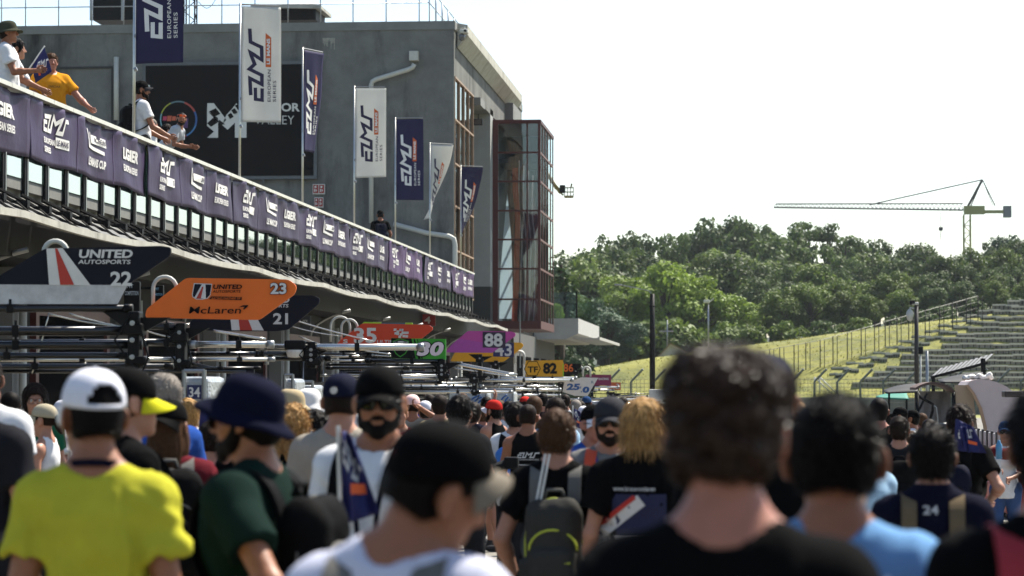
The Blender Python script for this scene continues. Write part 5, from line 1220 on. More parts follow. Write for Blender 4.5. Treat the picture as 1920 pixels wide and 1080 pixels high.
# ---------------------------------------------------------------- masts and lamps
def lamp_post(px, y0, Y, r, lab, m_, extra=None, base=0.):
    c = P(px, y0, Y); root = thing('lamp_post', lab, 'lamp post', (c.x, Y, base)); b = MB(); b.tube([(c.x, Y, base), (c.x, Y, (base + c.z) * .6), (c.x, Y, c.z)], [r, r * .95, r * .82], 10); b.build('pole', m_, root, smooth=True)
    return root, c
r_, c = lamp_post(1223, 551, 110, .125, 'black lamp post with a long thin arm reaching left, in front of the grass bank', BLACKM)
b = MB(); b.tube([(c.x, 110, c.z - .1), (c.x - .12, 110, c.z + .12), (c.x - 1.3, 110, c.z + .38)], .022, 6); b.build('arm', STEEL, r_); b = MB(); q = Vector((c.x - 1.36, 110, c.z + .38)); b.bbox(q.x - .2, q.x + .1, 109.9, 110.1, q.z - .03, q.z + .03, .02); b.build('lamp_head', STEEL, r_)
b = MB()
for zz_ in (c.z - .55, c.z - 1.8): b.tube([(c.x, 110, zz_), (c.x, 110, zz_ + .06)], .135, 10)
b.build('band', DARKM, r_)
r_, c = lamp_post(1328, 566, 203, .07, 'slim grey lamp post with a small white floodlight head in front of the bright trees', STEEL, base=2.5)
b = MB(); b.bbox(c.x - .35, c.x + .12, 202.8, 203.2, c.z - .1, c.z + .14, .05); b.tube([(c.x + .1, 203, c.z), (c.x + .4, 203, c.z + .25)], .06, 6); b.build('lamp_head', WHITEP, r_)
r_, c = lamp_post(1251, 600, 212, .06, 'thin steel pole with a crossbar among the trees', STEEL, base=2.5)
b = MB(); b.tube([(c.x - .6, 212, c.z - .9), (c.x + .5, 212, c.z - .9)], .05, 5); b.tube([(c.x, 212, c.z - 4.0), (c.x - .3, 212, c.z - 4.6)], .06, 5); b.build('arm', STEEL, r_)
r_, c = lamp_post(1718, 566, 92, .085, 'dark camera mast with white dome cameras in front of the terraces', mat('brown_black_mast', S(36, 30, 28), .5))
r_['category'] = 'mast'; b = MB(); q = P(1706, 590, 92); b.lathe([(.02, -.22), (.09, -.17), (.12, -.04), (.13, .06), (.08, .14), (.03, .2)], 14, Matrix.Translation(q)); b.tube([(q.x, 92, q.z + .18), (q.x, 92, q.z + .24), (c.x, 92, q.z + .2)], .03, 6); b.bbox(q.x + .05, q.x + .3, 91.9, 92.1, q.z + .33, q.z + .42, .02); b.build('dome_camera', WHITEP, r_, smooth=True)
b = MB(); b.bbox(c.x - .22, c.x - .04, 91.9, 92.1, c.z - .1, c.z + .04, .02); b.build('bracket_box', DARKM, r_)
r_, c = lamp_post(1738, 658, 90, .06, 'short grey pole right of the camera mast', STEEL); r_['category'] = 'pole'
r_, c = lamp_post(1726, 658, 88, .035, 'slim pale pole with a dark lamp box beside the camera mast', WHITEP); b = MB(); b.bbox(c.x - .08, c.x + .08, 87.9, 88.1, c.z - .1, c.z + .14, .02); b.build('lamp_head', BLACKM, r_)
# ---------------------------------------------------------------- pit wall stands on the right
YS = 52; pz = lambda x, y, Y=YS: P(x, y, Y)
SHELL = mat('pale_pink_shell', S(196, 178, 176), .5, var=.10, scale=3, bump=.2, bscale=20); TAN = mat('tan_edge', S(168, 134, 104), .6, var=.1, scale=4)
ts = thing('timing_stand', 'large pale pink curved shell of a pit wall stand with a tan rib', 'pit stand', (pz(1860, 890).x, YS, 0))
prof = [(1813, 722), (1818, 715), (1832, 711), (1850, 712), (1868, 716), (1886, 724), (1900, 734), (1914, 750), (1924, 780), (1930, 830), (1932, 960)]
b = MB(); n = len(prof)
vs = [tuple(pz(x, y)) for x, y in prof] + [tuple(pz(x, y) + Vector((0, 2.2, 0))) for x, y in prof]
b.add(vs, [(i, n + i, n + i + 1, i + 1) for i in range(n - 1)])
fl_ = [tuple(pz(x, y)) for x, y in prof] + [tuple(pz(x, y)) for x, y in ((1858, 960), (1854, 870), (1847, 800), (1838, 765), (1826, 738))]
b.add(fl_, [tuple(range(len(fl_)))]); b.build('shell', SHELL, ts)
b = MB(); inner = [(1812, 722), (1824, 738), (1837, 765), (1846, 800), (1853, 870), (1857, 960)]
b.sheet(lambda u, v: (tuple(Vector(pz(np.interp(v, np.linspace(0, 1, 6), [q[0] for q in inner]) + 6 * u - 2, np.interp(v, np.linspace(0, 1, 6), [q[1] for q in inner]))) + Vector((0, -.03, 0))), (0, -1, 0)), 1, 20, .10); b.build('rib', TAN, ts)
b = MB(); b.sheet(lambda u, v: (tuple(Vector(pz(1793 + 34 * u + 22 * v ** 1.5, 722 + 150 * v)) + Vector((0, .35, 0))), (0, -1, 0)), 2, 8, .05); b.build('side_panel', mat('beige_panel', S(196, 170, 140), .6, var=.1, scale=3), ts)
g_ = np.random.RandomState(4); gg = Sdf(np.arange(-.35, .35, .022), np.arange(-.2, .2, .022), np.arange(-.12, .14, .022))
for k in range(10): gg.ell((-.25 + .055 * k + g_.normal() * .01, g_.normal() * .03, g_.normal() * .018), (.06, .08, .04), None, .02)
V, Fq = gg.net(); me = np_mesh('tarpaulin', V, Fq); displace(me, lambda co, no: .02 * wob(co, 3, 22, 2)); me.materials.append(mat('white_tarp', S(210, 208, 204), .6, var=.08)); tp_ = bpy.data.objects.new('tarpaulin', me); COL.objects.link(tp_); tp_.location = pz(1836, 709) + Vector((0, .3, .03)); tag(tp_, 'crumpled white tarpaulin lying on top of the pink shell', 'tarpaulin')
kb = thing('timing_stand', 'pit wall booth with a domed brown roof and bent black struts', 'pit stand', (pz(1757, 850).x, YS + 1, 0))
b = MB(); b.sheet(lambda u, v: (tuple(Vector(pz(1720 + 74 * u, 733 - 17 * math.sin(math.pi * min(1, u * .92 + .08)) ** .7)) + Vector((0, .4 + 2 * v, 0))), (0, 0, 1)), 16, 2, .05); b.build('roof', mat('brown_canvas', S(88, 68, 62), .8, var=.15, scale=4), kb)
b = MB(); b.sheet(lambda u, v: (tuple(Vector(pz(1727 + 66 * u, 734 + 90 * v)) + Vector((0, 1.4 + .03 * math.sin(u * 17 + v * 4), 0))), (0, -1, 0)), 14, 8, .02); b.build('canvas_side', mat('grey_canvas', S(132, 130, 130), .75, var=.28, scale=5, bump=.5, bscale=7, bdist=.03), kb)
b = MB(); zz_ = lambda *q: [tuple(Vector(pz(x, y)) + Vector((0, .3, 0))) for x, y in q]
b.tube(zz_((1722, 735), (1727, 745), (1751, 758), (1751, 770), (1742, 800)), .03, 6); b.tube(zz_((1741, 735), (1720, 780), (1716, 800)), .025, 6); b.tube(zz_((1790, 735), (1792, 800), (1792, 860)), .04, 6); b.tube(zz_((1722, 735), (1722, 860)), .035, 6); b.build('strut', BLACKM, kb, smooth=True)
b = MB(); b.tube(zz_((1733, 748), (1758, 764), (1762, 800), (1762, 830)), .018, 6); b.tube(zz_((1748, 795), (1790, 795)), .018, 6); b.build('steel_frame', STEEL, kb, smooth=True)
def awning(x0, y0, x1, y1, yb0, yb1, Y, m_, lab, cat, name):
    r0 = thing(name, lab, cat, (P((x0 + x1) / 2, y1, Y).x, Y, 0)); b = MB()
    def f(u, v):
        x = x0 + (x1 - x0) * u; yt_ = y0 + (y1 - y0) * u - 3 * math.sin(math.pi * u); yb = yb0 + (yb1 - yb0) * u; return (tuple(P(x, yt_ + (yb - yt_) * v, Y) + Vector((0, -.9 * (v - 1), 0))), (0, -.3, .9))
    b.sheet(f, 10, 4, .03); b.build('canopy', m_, r0, smooth=True)
    b = MB()
    for x, y in ((x0 + 6, yb0), (x1 - 4, yb1)): c = P(x, y, Y); b.tube([(c.x, Y, 0), (c.x, Y, c.z)], .025, 6)
    b.build('pole', BLACKM, r0); return r0
BC = mat('black_canvas', S(22, 20, 22), .7, var=.2, scale=3)
awning(1661, 731, 1722, 719, 736, 734, 56, BC, 'black sloping awning left of the brown domed booth', 'awning', 'awning'); awning(1764, 712, 1849, 697, 716, 718, 58, BC, 'black curved awning above the brown booth, below the tilted slats', 'awning', 'awning')
awning(1646, 743, 1704, 736, 745, 748, 62, mat('green_canvas', S(24, 116, 98), .7, var=.1), 'green parasol behind the spectators on the right', 'parasol', 'parasol')
so_ = thing('slatted_roof', 'row of tilted grey slats on a frame above the black awning', 'roof', (P(1800, 700, 70).x, 70, 0))
for k in range(11):
    b = MB(); x = 1746 + 9.4 * k; y = 706 - 2.6 * k; b.prism([(0, 0), (1, 0), (1, 1), (0, 1)], P(x, y, 70), P(x + 5, y, 70) - P(x, y, 70), P(x + 21, y - 17, 70) - P(x, y, 70) + Vector((0, .5, 0)), .03); b.build('slat', mat('slat_grey', S(104, 106, 110), .4, .4, var=.1), so_)
b = MB(); b.tube([tuple(P(1745, 708, 70)), tuple(P(1852, 680, 70))], .04, 6); b.tube([tuple(P(1843, 672, 70)), tuple(P(1844, 707, 70))], .07, 6)
for x in (1750, 1846): c = P(x, 706, 70); b.tube([(c.x, 70, 0), (c.x, 70, c.z)], .05, 6)
b.build('frame', BLACKM, so_)
bk_ = thing('booth', 'dark box on top of the stand at the far right edge', 'box', tuple(P(1900, 742, 46))); a, c = P(1884, 745, 46), P(1925, 733, 46); b = MB(); b.bbox(a.x, c.x, 46, 46.6, a.z, c.z, .02); b.tube([(c.x - .05, 46.3, 0), (c.x - .05, 46.3, a.z)], .05, 6); b.build('case', mat('dark_brown_case', S(44, 32, 30), .5), bk_)
# pit wall fence of vertical slats and red barriers
pf = thing('slat_fence', 'white and dark slatted barrier fence along the pit wall', 'fence', (3.95, 45, 0))
b = MB()
for k in range(60):
    y = 36.5 + .42 * k; b.m = k % 2; b.bbox(3.93, 3.97, y, y + .17, .05, 1.05 + .03 * (k % 2), .015)
b.m = 0; b.box(3.975, 4.0, 36.4, 62, .3, .38); b.box(3.975, 4.0, 36.4, 62, .8, .88); b.build('slat', [mat('slat_white', S(176, 176, 176), .6, var=.12), mat('slat_dark', S(44, 42, 46), .6)], pf)
for k in range(9):
    r0 = thing('barrier_block', 'red plastic water barrier standing at the foot of the slatted fence', 'barrier', (3.72, 37.2 + 1.02 * k, 0), 0, 'red barriers along the fence'); b = MB(); y = 37.2 + 1.02 * k
    b.bbox(3.5, 3.88, y - .49, y + .49, .06, .42, .05); b.bbox(3.56, 3.82, y - .47, y + .47, .42, .62, .04); b.build('body', mat('barrier_red', S(150, 46, 36), .55, var=.15, scale=3), r0)
    b = MB(); b.bbox(3.52, 3.86, y - .36, y - .12, 0, .06, .01); b.bbox(3.52, 3.86, y + .12, y + .36, 0, .06, .01); b.build('foot', DARKM, r0)
wc = thing('equipment_case', 'white equipment box on the pit gantry line left of the curly head', 'box', tuple(P(1236, 750, 60))); a, c = P(1217, 750, 60), P(1256, 730, 60); b = MB(); b.bbox(a.x, c.x, 60, 60.5, a.z, c.z, .02); b.build('case', WH, wc); b = MB()
for x in (a.x + .05, c.x - .05): b.tube([(x, 60.25, 0), (x, 60.25, a.z)], .025, 6)
b.build('leg', STEEL, wc)
# ================================================================ pit gantries: boom tubes, mast, clamp and number board
NVY = mat('board_navy', S(14, 16, 30), .5, var=.15, scale=5, spec=.12); BLK = mat('board_black', S(10, 10, 13), .6, var=.15, scale=5, spec=.1); ORG = mat('board_orange', S(232, 108, 22), .5, var=.06, scale=5, spec=.3)
BWH = mat('board_white', S(212, 210, 206), .6, var=.08, scale=6); BRD = mat('board_red', S(176, 46, 30), .55, var=.08, scale=6); GRYB = mat('board_grey', S(184, 184, 184), .7, var=.3, scale=7)
BLUEB = mat('board_blue', S(40, 88, 150), .6, var=.1); PNK = mat('board_pink', S(190, 72, 150), .5, var=.07, scale=5, spec=.3); YLW = mat('board_yellow', S(228, 164, 24), .5, var=.07, scale=5, spec=.3)
GRN = mat('board_green', S(56, 160, 40), .5, var=.08, scale=5, spec=.3); MRN = mat('board_maroon', S(128, 30, 74), .55, var=.08); RDO = mat('board_red_orange', S(206, 62, 24), .5, var=.07, scale=5, spec=.3); NBL = mat('board_blue_navy', S(28, 36, 84), .5, var=.1)
LIME = mat('board_lime', S(150, 200, 40), .5); TEAL = mat('board_teal', S(40, 100, 120), .5)
SHELLB = mat('boom_black', S(10, 10, 11), .25, .0, var=.15, scale=12, spec=.45); SILV = mat('boom_silver', S(205, 203, 196), .22, .85, var=.06, scale=10)
class Board:
    """a board at depth Y; coordinates are photo pixels"""
    def __init__(s, root, Y, poly, m, lab=None, th=.035):
        s.Y, s.root, s.n = Y, root, 0; b = MB(); pts = [P(x, y, Y) for x, y in poly]; area = sum(a.x * c.z - c.x * a.z for a, c in zip(pts, pts[1:] + pts[:1]))
        if area < 0: pts = pts[::-1]
        n = len(pts); vs = [tuple(p) for p in pts] + [(p.x, p.y + th, p.z) for p in pts]
        b.add(vs, [tuple(range(n)), tuple(range(2 * n - 1, n - 1, -1))] + [((i + 1) % n, i, n + i, n + (i + 1) % n) for i in range(n)])
        s.o = b.build('board', m, root)
        if lab: s.o['label'] = lab
    def fx(s):
        s.n += 1; d = .004 * s.n; return lambda x, y: tuple(P(x, y, s.Y - d))
    def polys(s, polys, m, nm='print'):
        b = MB(); f = s.fx()
        for p in polys: poly_on(b, p, f)
        return b.build(nm, m, s.o)
    def text(s, items, m, nm='lettering'):
        b = MB(); f0 = s.fx(); f = lambda x, y: f0(x, -y)
        for (t_, x0, x1, y0, y1, bold, sh) in items: text_on(b, t_, f, (x0 + x1) / 2, -(y0 + y1) / 2, x1 - x0, y1 - y0, bold, sh)
        return b.build(nm, m, s.o)
def rnd(poly, r=6, n=4):
    out = []
    for i, p in enumerate(poly):
        a, c = Vector(poly[i - 1]), Vector(poly[(i + 1) % len(poly)]); p = Vector(p); d1, d2 = (a - p), (c - p); q = min(r, d1.length * .4, d2.length * .4); A, B = p + d1.normalized() * q, p + d2.normalized() * q
        for k in range(n + 1): t_ = k / n; out.append(tuple(A * (1 - t_) ** 2 + p * 2 * t_ * (1 - t_) + B * t_ * t_))
    return out
def gantry(Y, lab, mast_px, y0, y1, tubes, loop=None, cables=(), lamp=None, post=True):
    c = P(mast_px, 700, Y); root = thing('pit_gantry', lab, 'pit gantry', (c.x, Y, 0), 0, None)
    b = MB(); zt, zb = P(mast_px, y0, Y).z, P(mast_px, y1, Y).z; b.bbox(c.x - .05, c.x + .05, Y - .05, Y + .10, zb, zt, .012); b.bbox(c.x - .10, c.x + .08, Y - .07, Y + .12, zt - .20, zt - .10, .02); b.bbox(c.x - .07, c.x + .11, Y - .065, Y + .11, zb + .03, zb + .11, .02); b.tube([(c.x - .02, Y - .06, zt - .02), (c.x - .15, Y - .08, (zt + zb) / 2), (c.x + .02, Y - .07, zb)], .011, 6); b.tube([(c.x + .04, Y - .06, zt - .05), (c.x + .13, Y - .05, zb + .1), (c.x + .05, Y - .06, zb - .1)], .009, 6)
    b.prism([(-.28, 0), (.0, -.2), (.0, 0)], (c.x, Y + .02, zt + .0), (1, 0, 0), (0, 0, 1), .04); b.prism([(0, 0), (0, -.16), (.30, 0)], (c.x, Y + .02, zt - .05), (1, 0, 0), (0, 0, 1), .04)
    b.build('mast', BLACKM, root)
    b = MB()
    for k in range(3): b.lathe([(.001, 0), (.022, .0), (.022, .014), (.001, .016)], 8, Matrix.Translation((c.x, Y - .085, zt - .1 - (zt - zb - .2) * k / 2)) @ Matrix.Rotation(R(90), 4, 'X'))
    b.build('bolt', STEEL, root)
    for x0, x1, y, r, m_ in tubes:
        px_m = F / Y; a = P(x0, y, Y); e = P(x1, y, Y); z = (a.z + e.z) / 2; yo = Y + .01; b = MB()
        b.tube([(a.x, yo, z), (e.x, yo, z)], r, 12); o = b.build('boom', SILV if m_ else SHELLB, root, smooth=True)
        b = MB(); n = max(1, int((e.x - a.x) / 1.6))
        for k in range(n + 1):
            xx_ = a.x + (e.x - a.x) * (k + .02) / (n + .04); b.tube([(xx_, yo, z), (xx_ + .07, yo, z)], r * 1.22, 12)
        b.build('collar', STEEL if m_ else BLACKM, o, smooth=True)
        b = MB()
        for k in range(n): xx_ = a.x + (e.x - a.x) * (k + .6) / n; b.bbox(xx_, xx_ + .06, yo - r - .01, yo + r, z - r * 1.25, z + r * 1.25, .008); b.tube([(xx_ + .03, yo - .02, z + r), (xx_ + .03, yo - .02, z + r + .05)], .012, 6)
        b.build('clamp', BLACKM, o)
    for (x0, ya, x1, yb, r, m_) in cables:
        b = MB(); q = [P(x0 + (x1 - x0) * t_, ya + (yb - ya) * t_ + (3 if r < .012 else 0) * math.sin(math.pi * t_), Y + .05) for t_ in np.linspace(0, 1, 8)]; b.tube([tuple(v) for v in q], r, 6); b.build('stay', (SILV, SHELLB, STEEL)[m_], root, smooth=True)
    if loop:
        b = MB()
        for (lx, ly, lr) in loop:
            q = [P(lx - lr, ly + lr * 1.6, Y + .08)] + [P(lx - lr * math.cos(a_), ly - lr * math.sin(a_), Y + .08) for a_ in np.linspace(0, math.pi, 10)] + [P(lx + lr, ly + lr * 1.6, Y + .08)]; b.tube([tuple(v) for v in q], .022 if Y < 60 else .03, 8)
        b.build('hose_loop', WHITEP, root, smooth=True)
    # spring balanced air line hanging from the boom end
    if lamp:
        for (lx, ly) in lamp: q = P(lx, ly, Y); b = MB(); b.bbox(q.x - .13, q.x + .13, Y - .08, Y + .1, q.z, q.z + .12, .02); b.m = 1; b.lathe([(.02, -.10), (.10, -.09), (.12, -.03), (.115, 0)], 14, Matrix.Translation((q.x, Y, q.z))); b.build('work_lamp', [BLACKM, WH], root)
    if post:
        b = MB(); b.tube([(-10.6, Y, 0), (-10.6, Y, P(0, y0, Y).z)], .07, 8); b.bbox(-10.85, -10.35, Y - .25, Y + .25, 0, .12, .02); b.build('wall_post', SHELLB, root, smooth=True)
    return root
# 22
g = gantry(22, 'pit gantry of black booms carrying the navy board numbered 22', 252, 584, 692, [(-330, 244, 579, .030, 0), (-330, 262, 621, .040, 0), (-330, 262, 647, .034, 0), (-330, 234, 667, .026, 0), (-330, 322, 687, .022, 0)], [(104, 474, 22)], [(90, 588, 225, 612, .008, 0), (60, 700, 92, 588, .006, 0), (130, 588, 252, 616, .008, 0)])
bd = Board(g, 22, rnd([(-60, 571), (-60, 552), (84, 466), (303, 461), (321, 464), (319, 480), (238, 535), (221, 571)], 7), NVY, 'dark navy board with white and red stripes, numbered 22')
bd.polys([[(-60, 533), (239, 534.5), (221, 570), (-60, 570)]], GRYB, 'worn_band'); bd.polys([[(87, 466), (117, 465), (170, 535), (92, 534)]], BWH, 'stripe'); bd.polys([[(103, 466), (107.5, 466), (139, 534), (113, 534)]], BRD, 'stripe')
bd.text([('UNITED', 148, 249, 468, 484, .035, .12), ('AUTOSPORTS', 146, 245, 487, 495, .02, .12), ('22', 207, 247, 509, 536, .03, 0)], BWH)
# 23
g = gantry(28, 'pit gantry carrying the bright orange board numbered 23', 339, 606, 694, [(265, 336, 613, .030, 0), (-120, 330, 641, .030, 0), (262, 338, 643, .034, 0), (352, 504, 646, .036, 1), (-120, 330, 674, .024, 1), (352, 506, 674, .020, 1), (-120, 470, 696, .022, 0), (300, 480, 690, .014, 0)], [(309, 541, 22)], [(265, 617, 338, 634, .010, 0), (290, 598, 355, 608, .010, 0), (400, 620, 498, 636, .016, 0), (352, 680, 405, 692, .02, 1)])
bd = Board(g, 28, rnd([(272, 596), (274, 580), (349, 521), (541, 524), (556, 536), (553, 551), (486, 600)], 7), ORG, 'bright orange board with navy shield and black lettering, numbered 23')
o6 = lambda x, y: (260 + x / 5.333, 500 + y / 5.333)
bd.polys([[o6(*q) for q in ((552, 165), (735, 172), (718, 285), (690, 318), (640, 330), (575, 328), (538, 305), (532, 280))]], BWH, 'shield'); bd.polys([[o6(*q) for q in ((560, 173), (727, 180), (712, 282), (685, 312), (640, 322), (578, 320), (545, 300), (540, 280))]], NVY, 'shield'); bd.polys([[o6(*q) for q in ((632, 176), (668, 178), (672, 322), (555, 312))]], BWH, 'shield_stripe'); bd.polys([[o6(*q) for q in ((636, 200), (648, 200), (622, 320), (576, 318))]], BRD, 'shield_stripe')
bd.polys([[o6(*q) for q in ((700, 325), (728, 297), (1032, 304), (1030, 335))], [o6(*q) for q in ((1000, 408), (1040, 386), (1098, 384), (1085, 405), (1050, 432), (1046, 418), (1058, 402), (1030, 402))]], BLK, 'print')
bd.text([('UNITED', 399.5, 454, 533.5, 542, .035, .12), ('AUTOSPORTS', 398.5, 451, 544, 549, .02, .12), ('McLaren', 354, 452, 575, 588, .008, .12)], BLK)
bd.text([('RACING PARTNER OF', 397, 451, 557.5, 561.2, .01, 0)], ORG)
bd.text([('23', 506, 538, 529.5, 552.5, .075, 0)], NVY, 'number_edge'); bd.text([('23', 507, 537, 530.5, 551.5, .03, 0)], BWH)
# 21
g = gantry(33, 'pit gantry carrying the dark navy board numbered 21', 585, 641, 690, [(480, 790, 651, .042, 1), (354, 575, 664, .028, 0), (354, 560, 668, .016, 1), (500, 612, 672, .030, 0), (354, 470, 662, .016, 1), (610, 760, 690, .02, 0)], None, [(515, 588, 700, 640, .01, 0), (540, 610, 640, 630, .008, 0), (500, 664, 500, 684, .03, 2)], [(554, 656)])
bd = Board(g, 33, rnd([(355, 618), (357, 602), (440, 553), (588, 554), (600, 560), (598, 570), (541, 618), (520, 621), (420, 621)], 6), NVY, 'dark navy board numbered 21 half hidden by the orange board')
bd.polys([[o6(*q) for q in ((905, 400), (985, 400), (1012, 636), (930, 636))], [o6(*q) for q in ((1045, 400), (1120, 400), (1252, 638), (1137, 636))]], BWH, 'stripe'); bd.polys([[o6(*q) for q in ((985, 400), (1045, 400), (1137, 636), (1012, 636))]], BRD, 'stripe')
bd.text([('UNITED', 472, 543, 557, 568, .035, .12), ('AUTOSPORTS', 470, 541, 570, 576.5, .02, .12), ('21', 512, 540, 587, 608, .03, 0)], BWH)
# 30
o7 = lambda x, y: (600 + x / 4.8, 580 + y / 4.8)
g = gantry(42, 'pit gantry carrying the green and black board numbered 30', 829, 674, 714, [(684, 826, 677, .034, 0), (640, 824, 690, .024, 0), (640, 824, 699, .022, 0), (640, 820, 709, .024, 1), (640, 824, 717, .022, 0), (612, 690, 676, .014, 1)], None, [(684, 658, 733, 664, .012, 0), (700, 666, 733, 668, .012, 0), (850, 682, 966, 704, .022, 0), (856, 680, 970, 702, .014, 0)])
bd = Board(g, 42, [o7(*q) for q in ((640, 258), (1132, 268), (1132, 456), (640, 440))], GRN, 'green and black board with shield and white number 30')
bd.polys([[o7(*q) for q in ((640, 260), (822, 262), (862, 445), (640, 438))]], BLK, 'print'); bd.polys([[o7(*q) for q in ((840, 264), (852, 264), (905, 446), (885, 446))], [o7(*q) for q in ((872, 266), (878, 266), (925, 446), (915, 446))]], BLK, 'stripe')
bd.polys([[o7(*q) for q in ((655, 285), (722, 262), (800, 285), (795, 360), (770, 400), (722, 432), (680, 400), (655, 350))]], GRN, 'shield'); bd.polys([[o7(*q) for q in ((664, 290), (722, 270), (791, 290), (786, 358), (764, 394), (722, 422), (686, 394), (664, 348))]], BLK, 'shield'); bd.polys([[o7(*q) for q in ((702, 285), (752, 285), (748, 318), (705, 318))]], BWH, 'badge')
bd.text([('DUQUEINE', o7(662, 0)[0], o7(795, 0)[0], o7(0, 290)[1], o7(0, 306)[1], .02, 0)], mat('board_grey')); 
bd.text([('30', o7(860, 0)[0], o7(1122, 0)[0], o7(0, 284)[1], o7(0, 430)[1], .09, .2)], BLK, 'number_edge'); bd.text([('30', o7(870, 0)[0], o7(1114, 0)[0], o7(0, 292)[1], o7(0, 420)[1], .045, .2)], mat('board_pale_pink', S(226, 212, 216), .6, var=.05))
# 35
g = gantry(46, 'pit gantry carrying the red orange board numbered 35', 700, 655, 700, [(560, 696, 664, .02, 0), (610, 830, 684, .026, 0), (600, 830, 704, .02, 1)], [(638, 612, 18), (655, 614, 15)], [(560, 630, 640, 655, .01, 0)])
bd = Board(g, 46, rnd([o7(*q) for q in ((150, 335), (160, 298), (380, 125), (980, 140), (1014, 165), (1012, 188), (900, 275), (860, 335))], 5), RDO, 'red orange board with white 35')
bd.text([('35', o7(305, 0)[0], o7(510, 0)[0], o7(0, 165)[1], o7(0, 304)[1], .03, 0), ('ULTIMATE', o7(513, 0)[0], o7(770, 0)[0], o7(0, 276)[1], o7(0, 308)[1], .015, .1), ('S', o7(208, 0)[0], o7(250, 0)[0], o7(0, 270)[1], o7(0, 305)[1], .03, 0)], BWH)
sq = [(665, 172), (690, 190), (715, 175), (690, 210), (735, 200), (672, 205), (720, 215), (758, 200), (775, 200), (708, 235), (745, 230), (770, 232), (728, 175)]
bd.polys([[o7(x, y), o7(x + 24, y + 1), o7(x + 21, y + 22), o7(x - 3, y + 21)] for x, y in sq], BWH, 'checker_print')
g2 = gantry(47.5, 'pit gantry with lime and teal board edge showing above the red orange board', 690, 640, 690, [(600, 690, 668, .02, 1)], None, post=False)
bd = Board(g2, 47.5, [o7(*q) for q in ((372, 135), (398, 112), (550, 116), (550, 160), (372, 160))], LIME); Board(g2, 47.5, [o7(*q) for q in ((552, 120), (765, 122), (765, 160), (552, 160))], TEAL); Board(g2, 47.5, [o7(*q) for q in ((767, 119), (830, 121), (840, 160), (767, 160))], LIME)
# 88
g = gantry(63, 'pit gantry carrying the pink and purple board numbered 88', 900, 664, 716, [(838, 1075, 713, .036, 1), (640, 900, 724, .030, 1), (760, 905, 731, .022, 0), (905, 1000, 730, .028, 1)], [(908, 636, 11)], [(850, 690, 960, 706, .02, 0)])
bd = Board(g, 63, rnd([o7(*q) for q in ((1140, 368), (1180, 322), (1330, 194), (1725, 199), (1760, 215), (1758, 240), (1550, 390), (1140, 386))], 4), PNK, 'pink board with a white 88 on a navy square')
bd.polys([[o7(*q) for q in ((1140, 388), (1180, 322), (1250, 262), (1470, 300), (1650, 320), (1552, 391))]], mat('board_purple', S(172, 70, 158), .5, var=.1, scale=8), 'print'); bd.polys([[o7(*q) for q in ((1464, 203), (1670, 206), (1670, 348), (1464, 344))]], mat('board_plum', S(40, 22, 50), .5), 'number_field')
bd.text([('88', o7(1480, 0)[0], o7(1644, 0)[0], o7(0, 216)[1], o7(0, 336)[1], .03, 0)], BWH)
# 43
g = gantry(66, 'pit gantry carrying the yellow board numbered 43', 930, 676, 720, [(700, 930, 737, .028, 1), (930, 1010, 741, .030, 1), (640, 930, 749, .026, 0), (700, 1010, 757, .022, 1)], [(974, 668, 9)])
bd = Board(g, 66, rnd([o7(*q) for q in ((1170, 468), (1210, 395), (1300, 330), (1750, 298), (1812, 300), (1832, 322), (1820, 345), (1650, 473))], 4), YLW, 'yellow board with white 43 on blue')
bd.polys([[o7(*q) for q in ((1558, 330), (1600, 300), (1746, 300), (1746, 430), (1558, 426))]], NBL, 'number_field'); bd.text([('43', o7(1575, 0)[0], o7(1726, 0)[0], o7(0, 308)[1], o7(0, 422)[1], .02, 0)], BWH)
# 82, 86, 25, racing, 3
o8 = lambda x, y: (960 + x / 6.75, 640 + y / 6.75)
g = gantry(78, 'pit gantry carrying the yellow rectangular board numbered 82', 1002, 705, 745, [(850, 1080, 709, .040, 1), (940, 1050, 731, .045, 1), (800, 1050, 741, .03, 1), (850, 975, 722, .03, 0)], [(975, 666, 8)], [(1051, 740, 1051, 800, .02, 2)])
bd = Board(g, 78, [o8(*q) for q in ((160, 246), (640, 236), (655, 300), (655, 446), (176, 444))], YLW, 'yellow rectangular board with TF hexagon and 82')
hexo = [(152, 348), (205, 252), (320, 250), (364, 345), (315, 438), (195, 438)]; cxh, cyh = 258, 345
bd.polys([[o8(*q) for q in hexo]], BLK, 'hexagon'); bd.polys([[o8(cxh + (x - cxh) * .9, cyh + (y - cyh) * .9) for x, y in hexo]], YLW, 'hexagon_field')
bd.text([('TF', o8(198, 0)[0], o8(328, 0)[0], o8(0, 318)[1], o8(0, 394)[1], .03, 0), ('82', o8(393, 0)[0], o8(570, 0)[0], o8(0, 272)[1], o8(0, 412)[1], .05, 0)], BLK); bd.polys([[o8(*q) for q in ((642, 286), (656, 286), (656, 444), (642, 444))]], LIME, 'edge_strip')
g = gantry(84, 'pit gantry carrying the black board with orange 86', 1080, 690, 720, [(960, 1085, 716, .03, 1)], [(1087, 692, 5)])
bd = Board(g, 84, rnd([o8(*q) for q in ((600, 436), (600, 282), (860, 283), (878, 300), (876, 325), (790, 392), (740, 437))], 3), BLK, 'black pointed board with orange 86'); bd.text([('86', o8(650, 0)[0], o8(776, 0)[0], o8(0, 284)[1], o8(0, 386)[1], .02, 0)], mat('board_orange'))
g = gantry(80, 'pit gantry carrying the tilted white board numbered 25', 1052, 712, 790, [(1000, 1110, 716, .025, 1), (930, 1052, 752, .03, 1), (960, 1056, 763, .02, 1)], [(1100, 695, 7)])
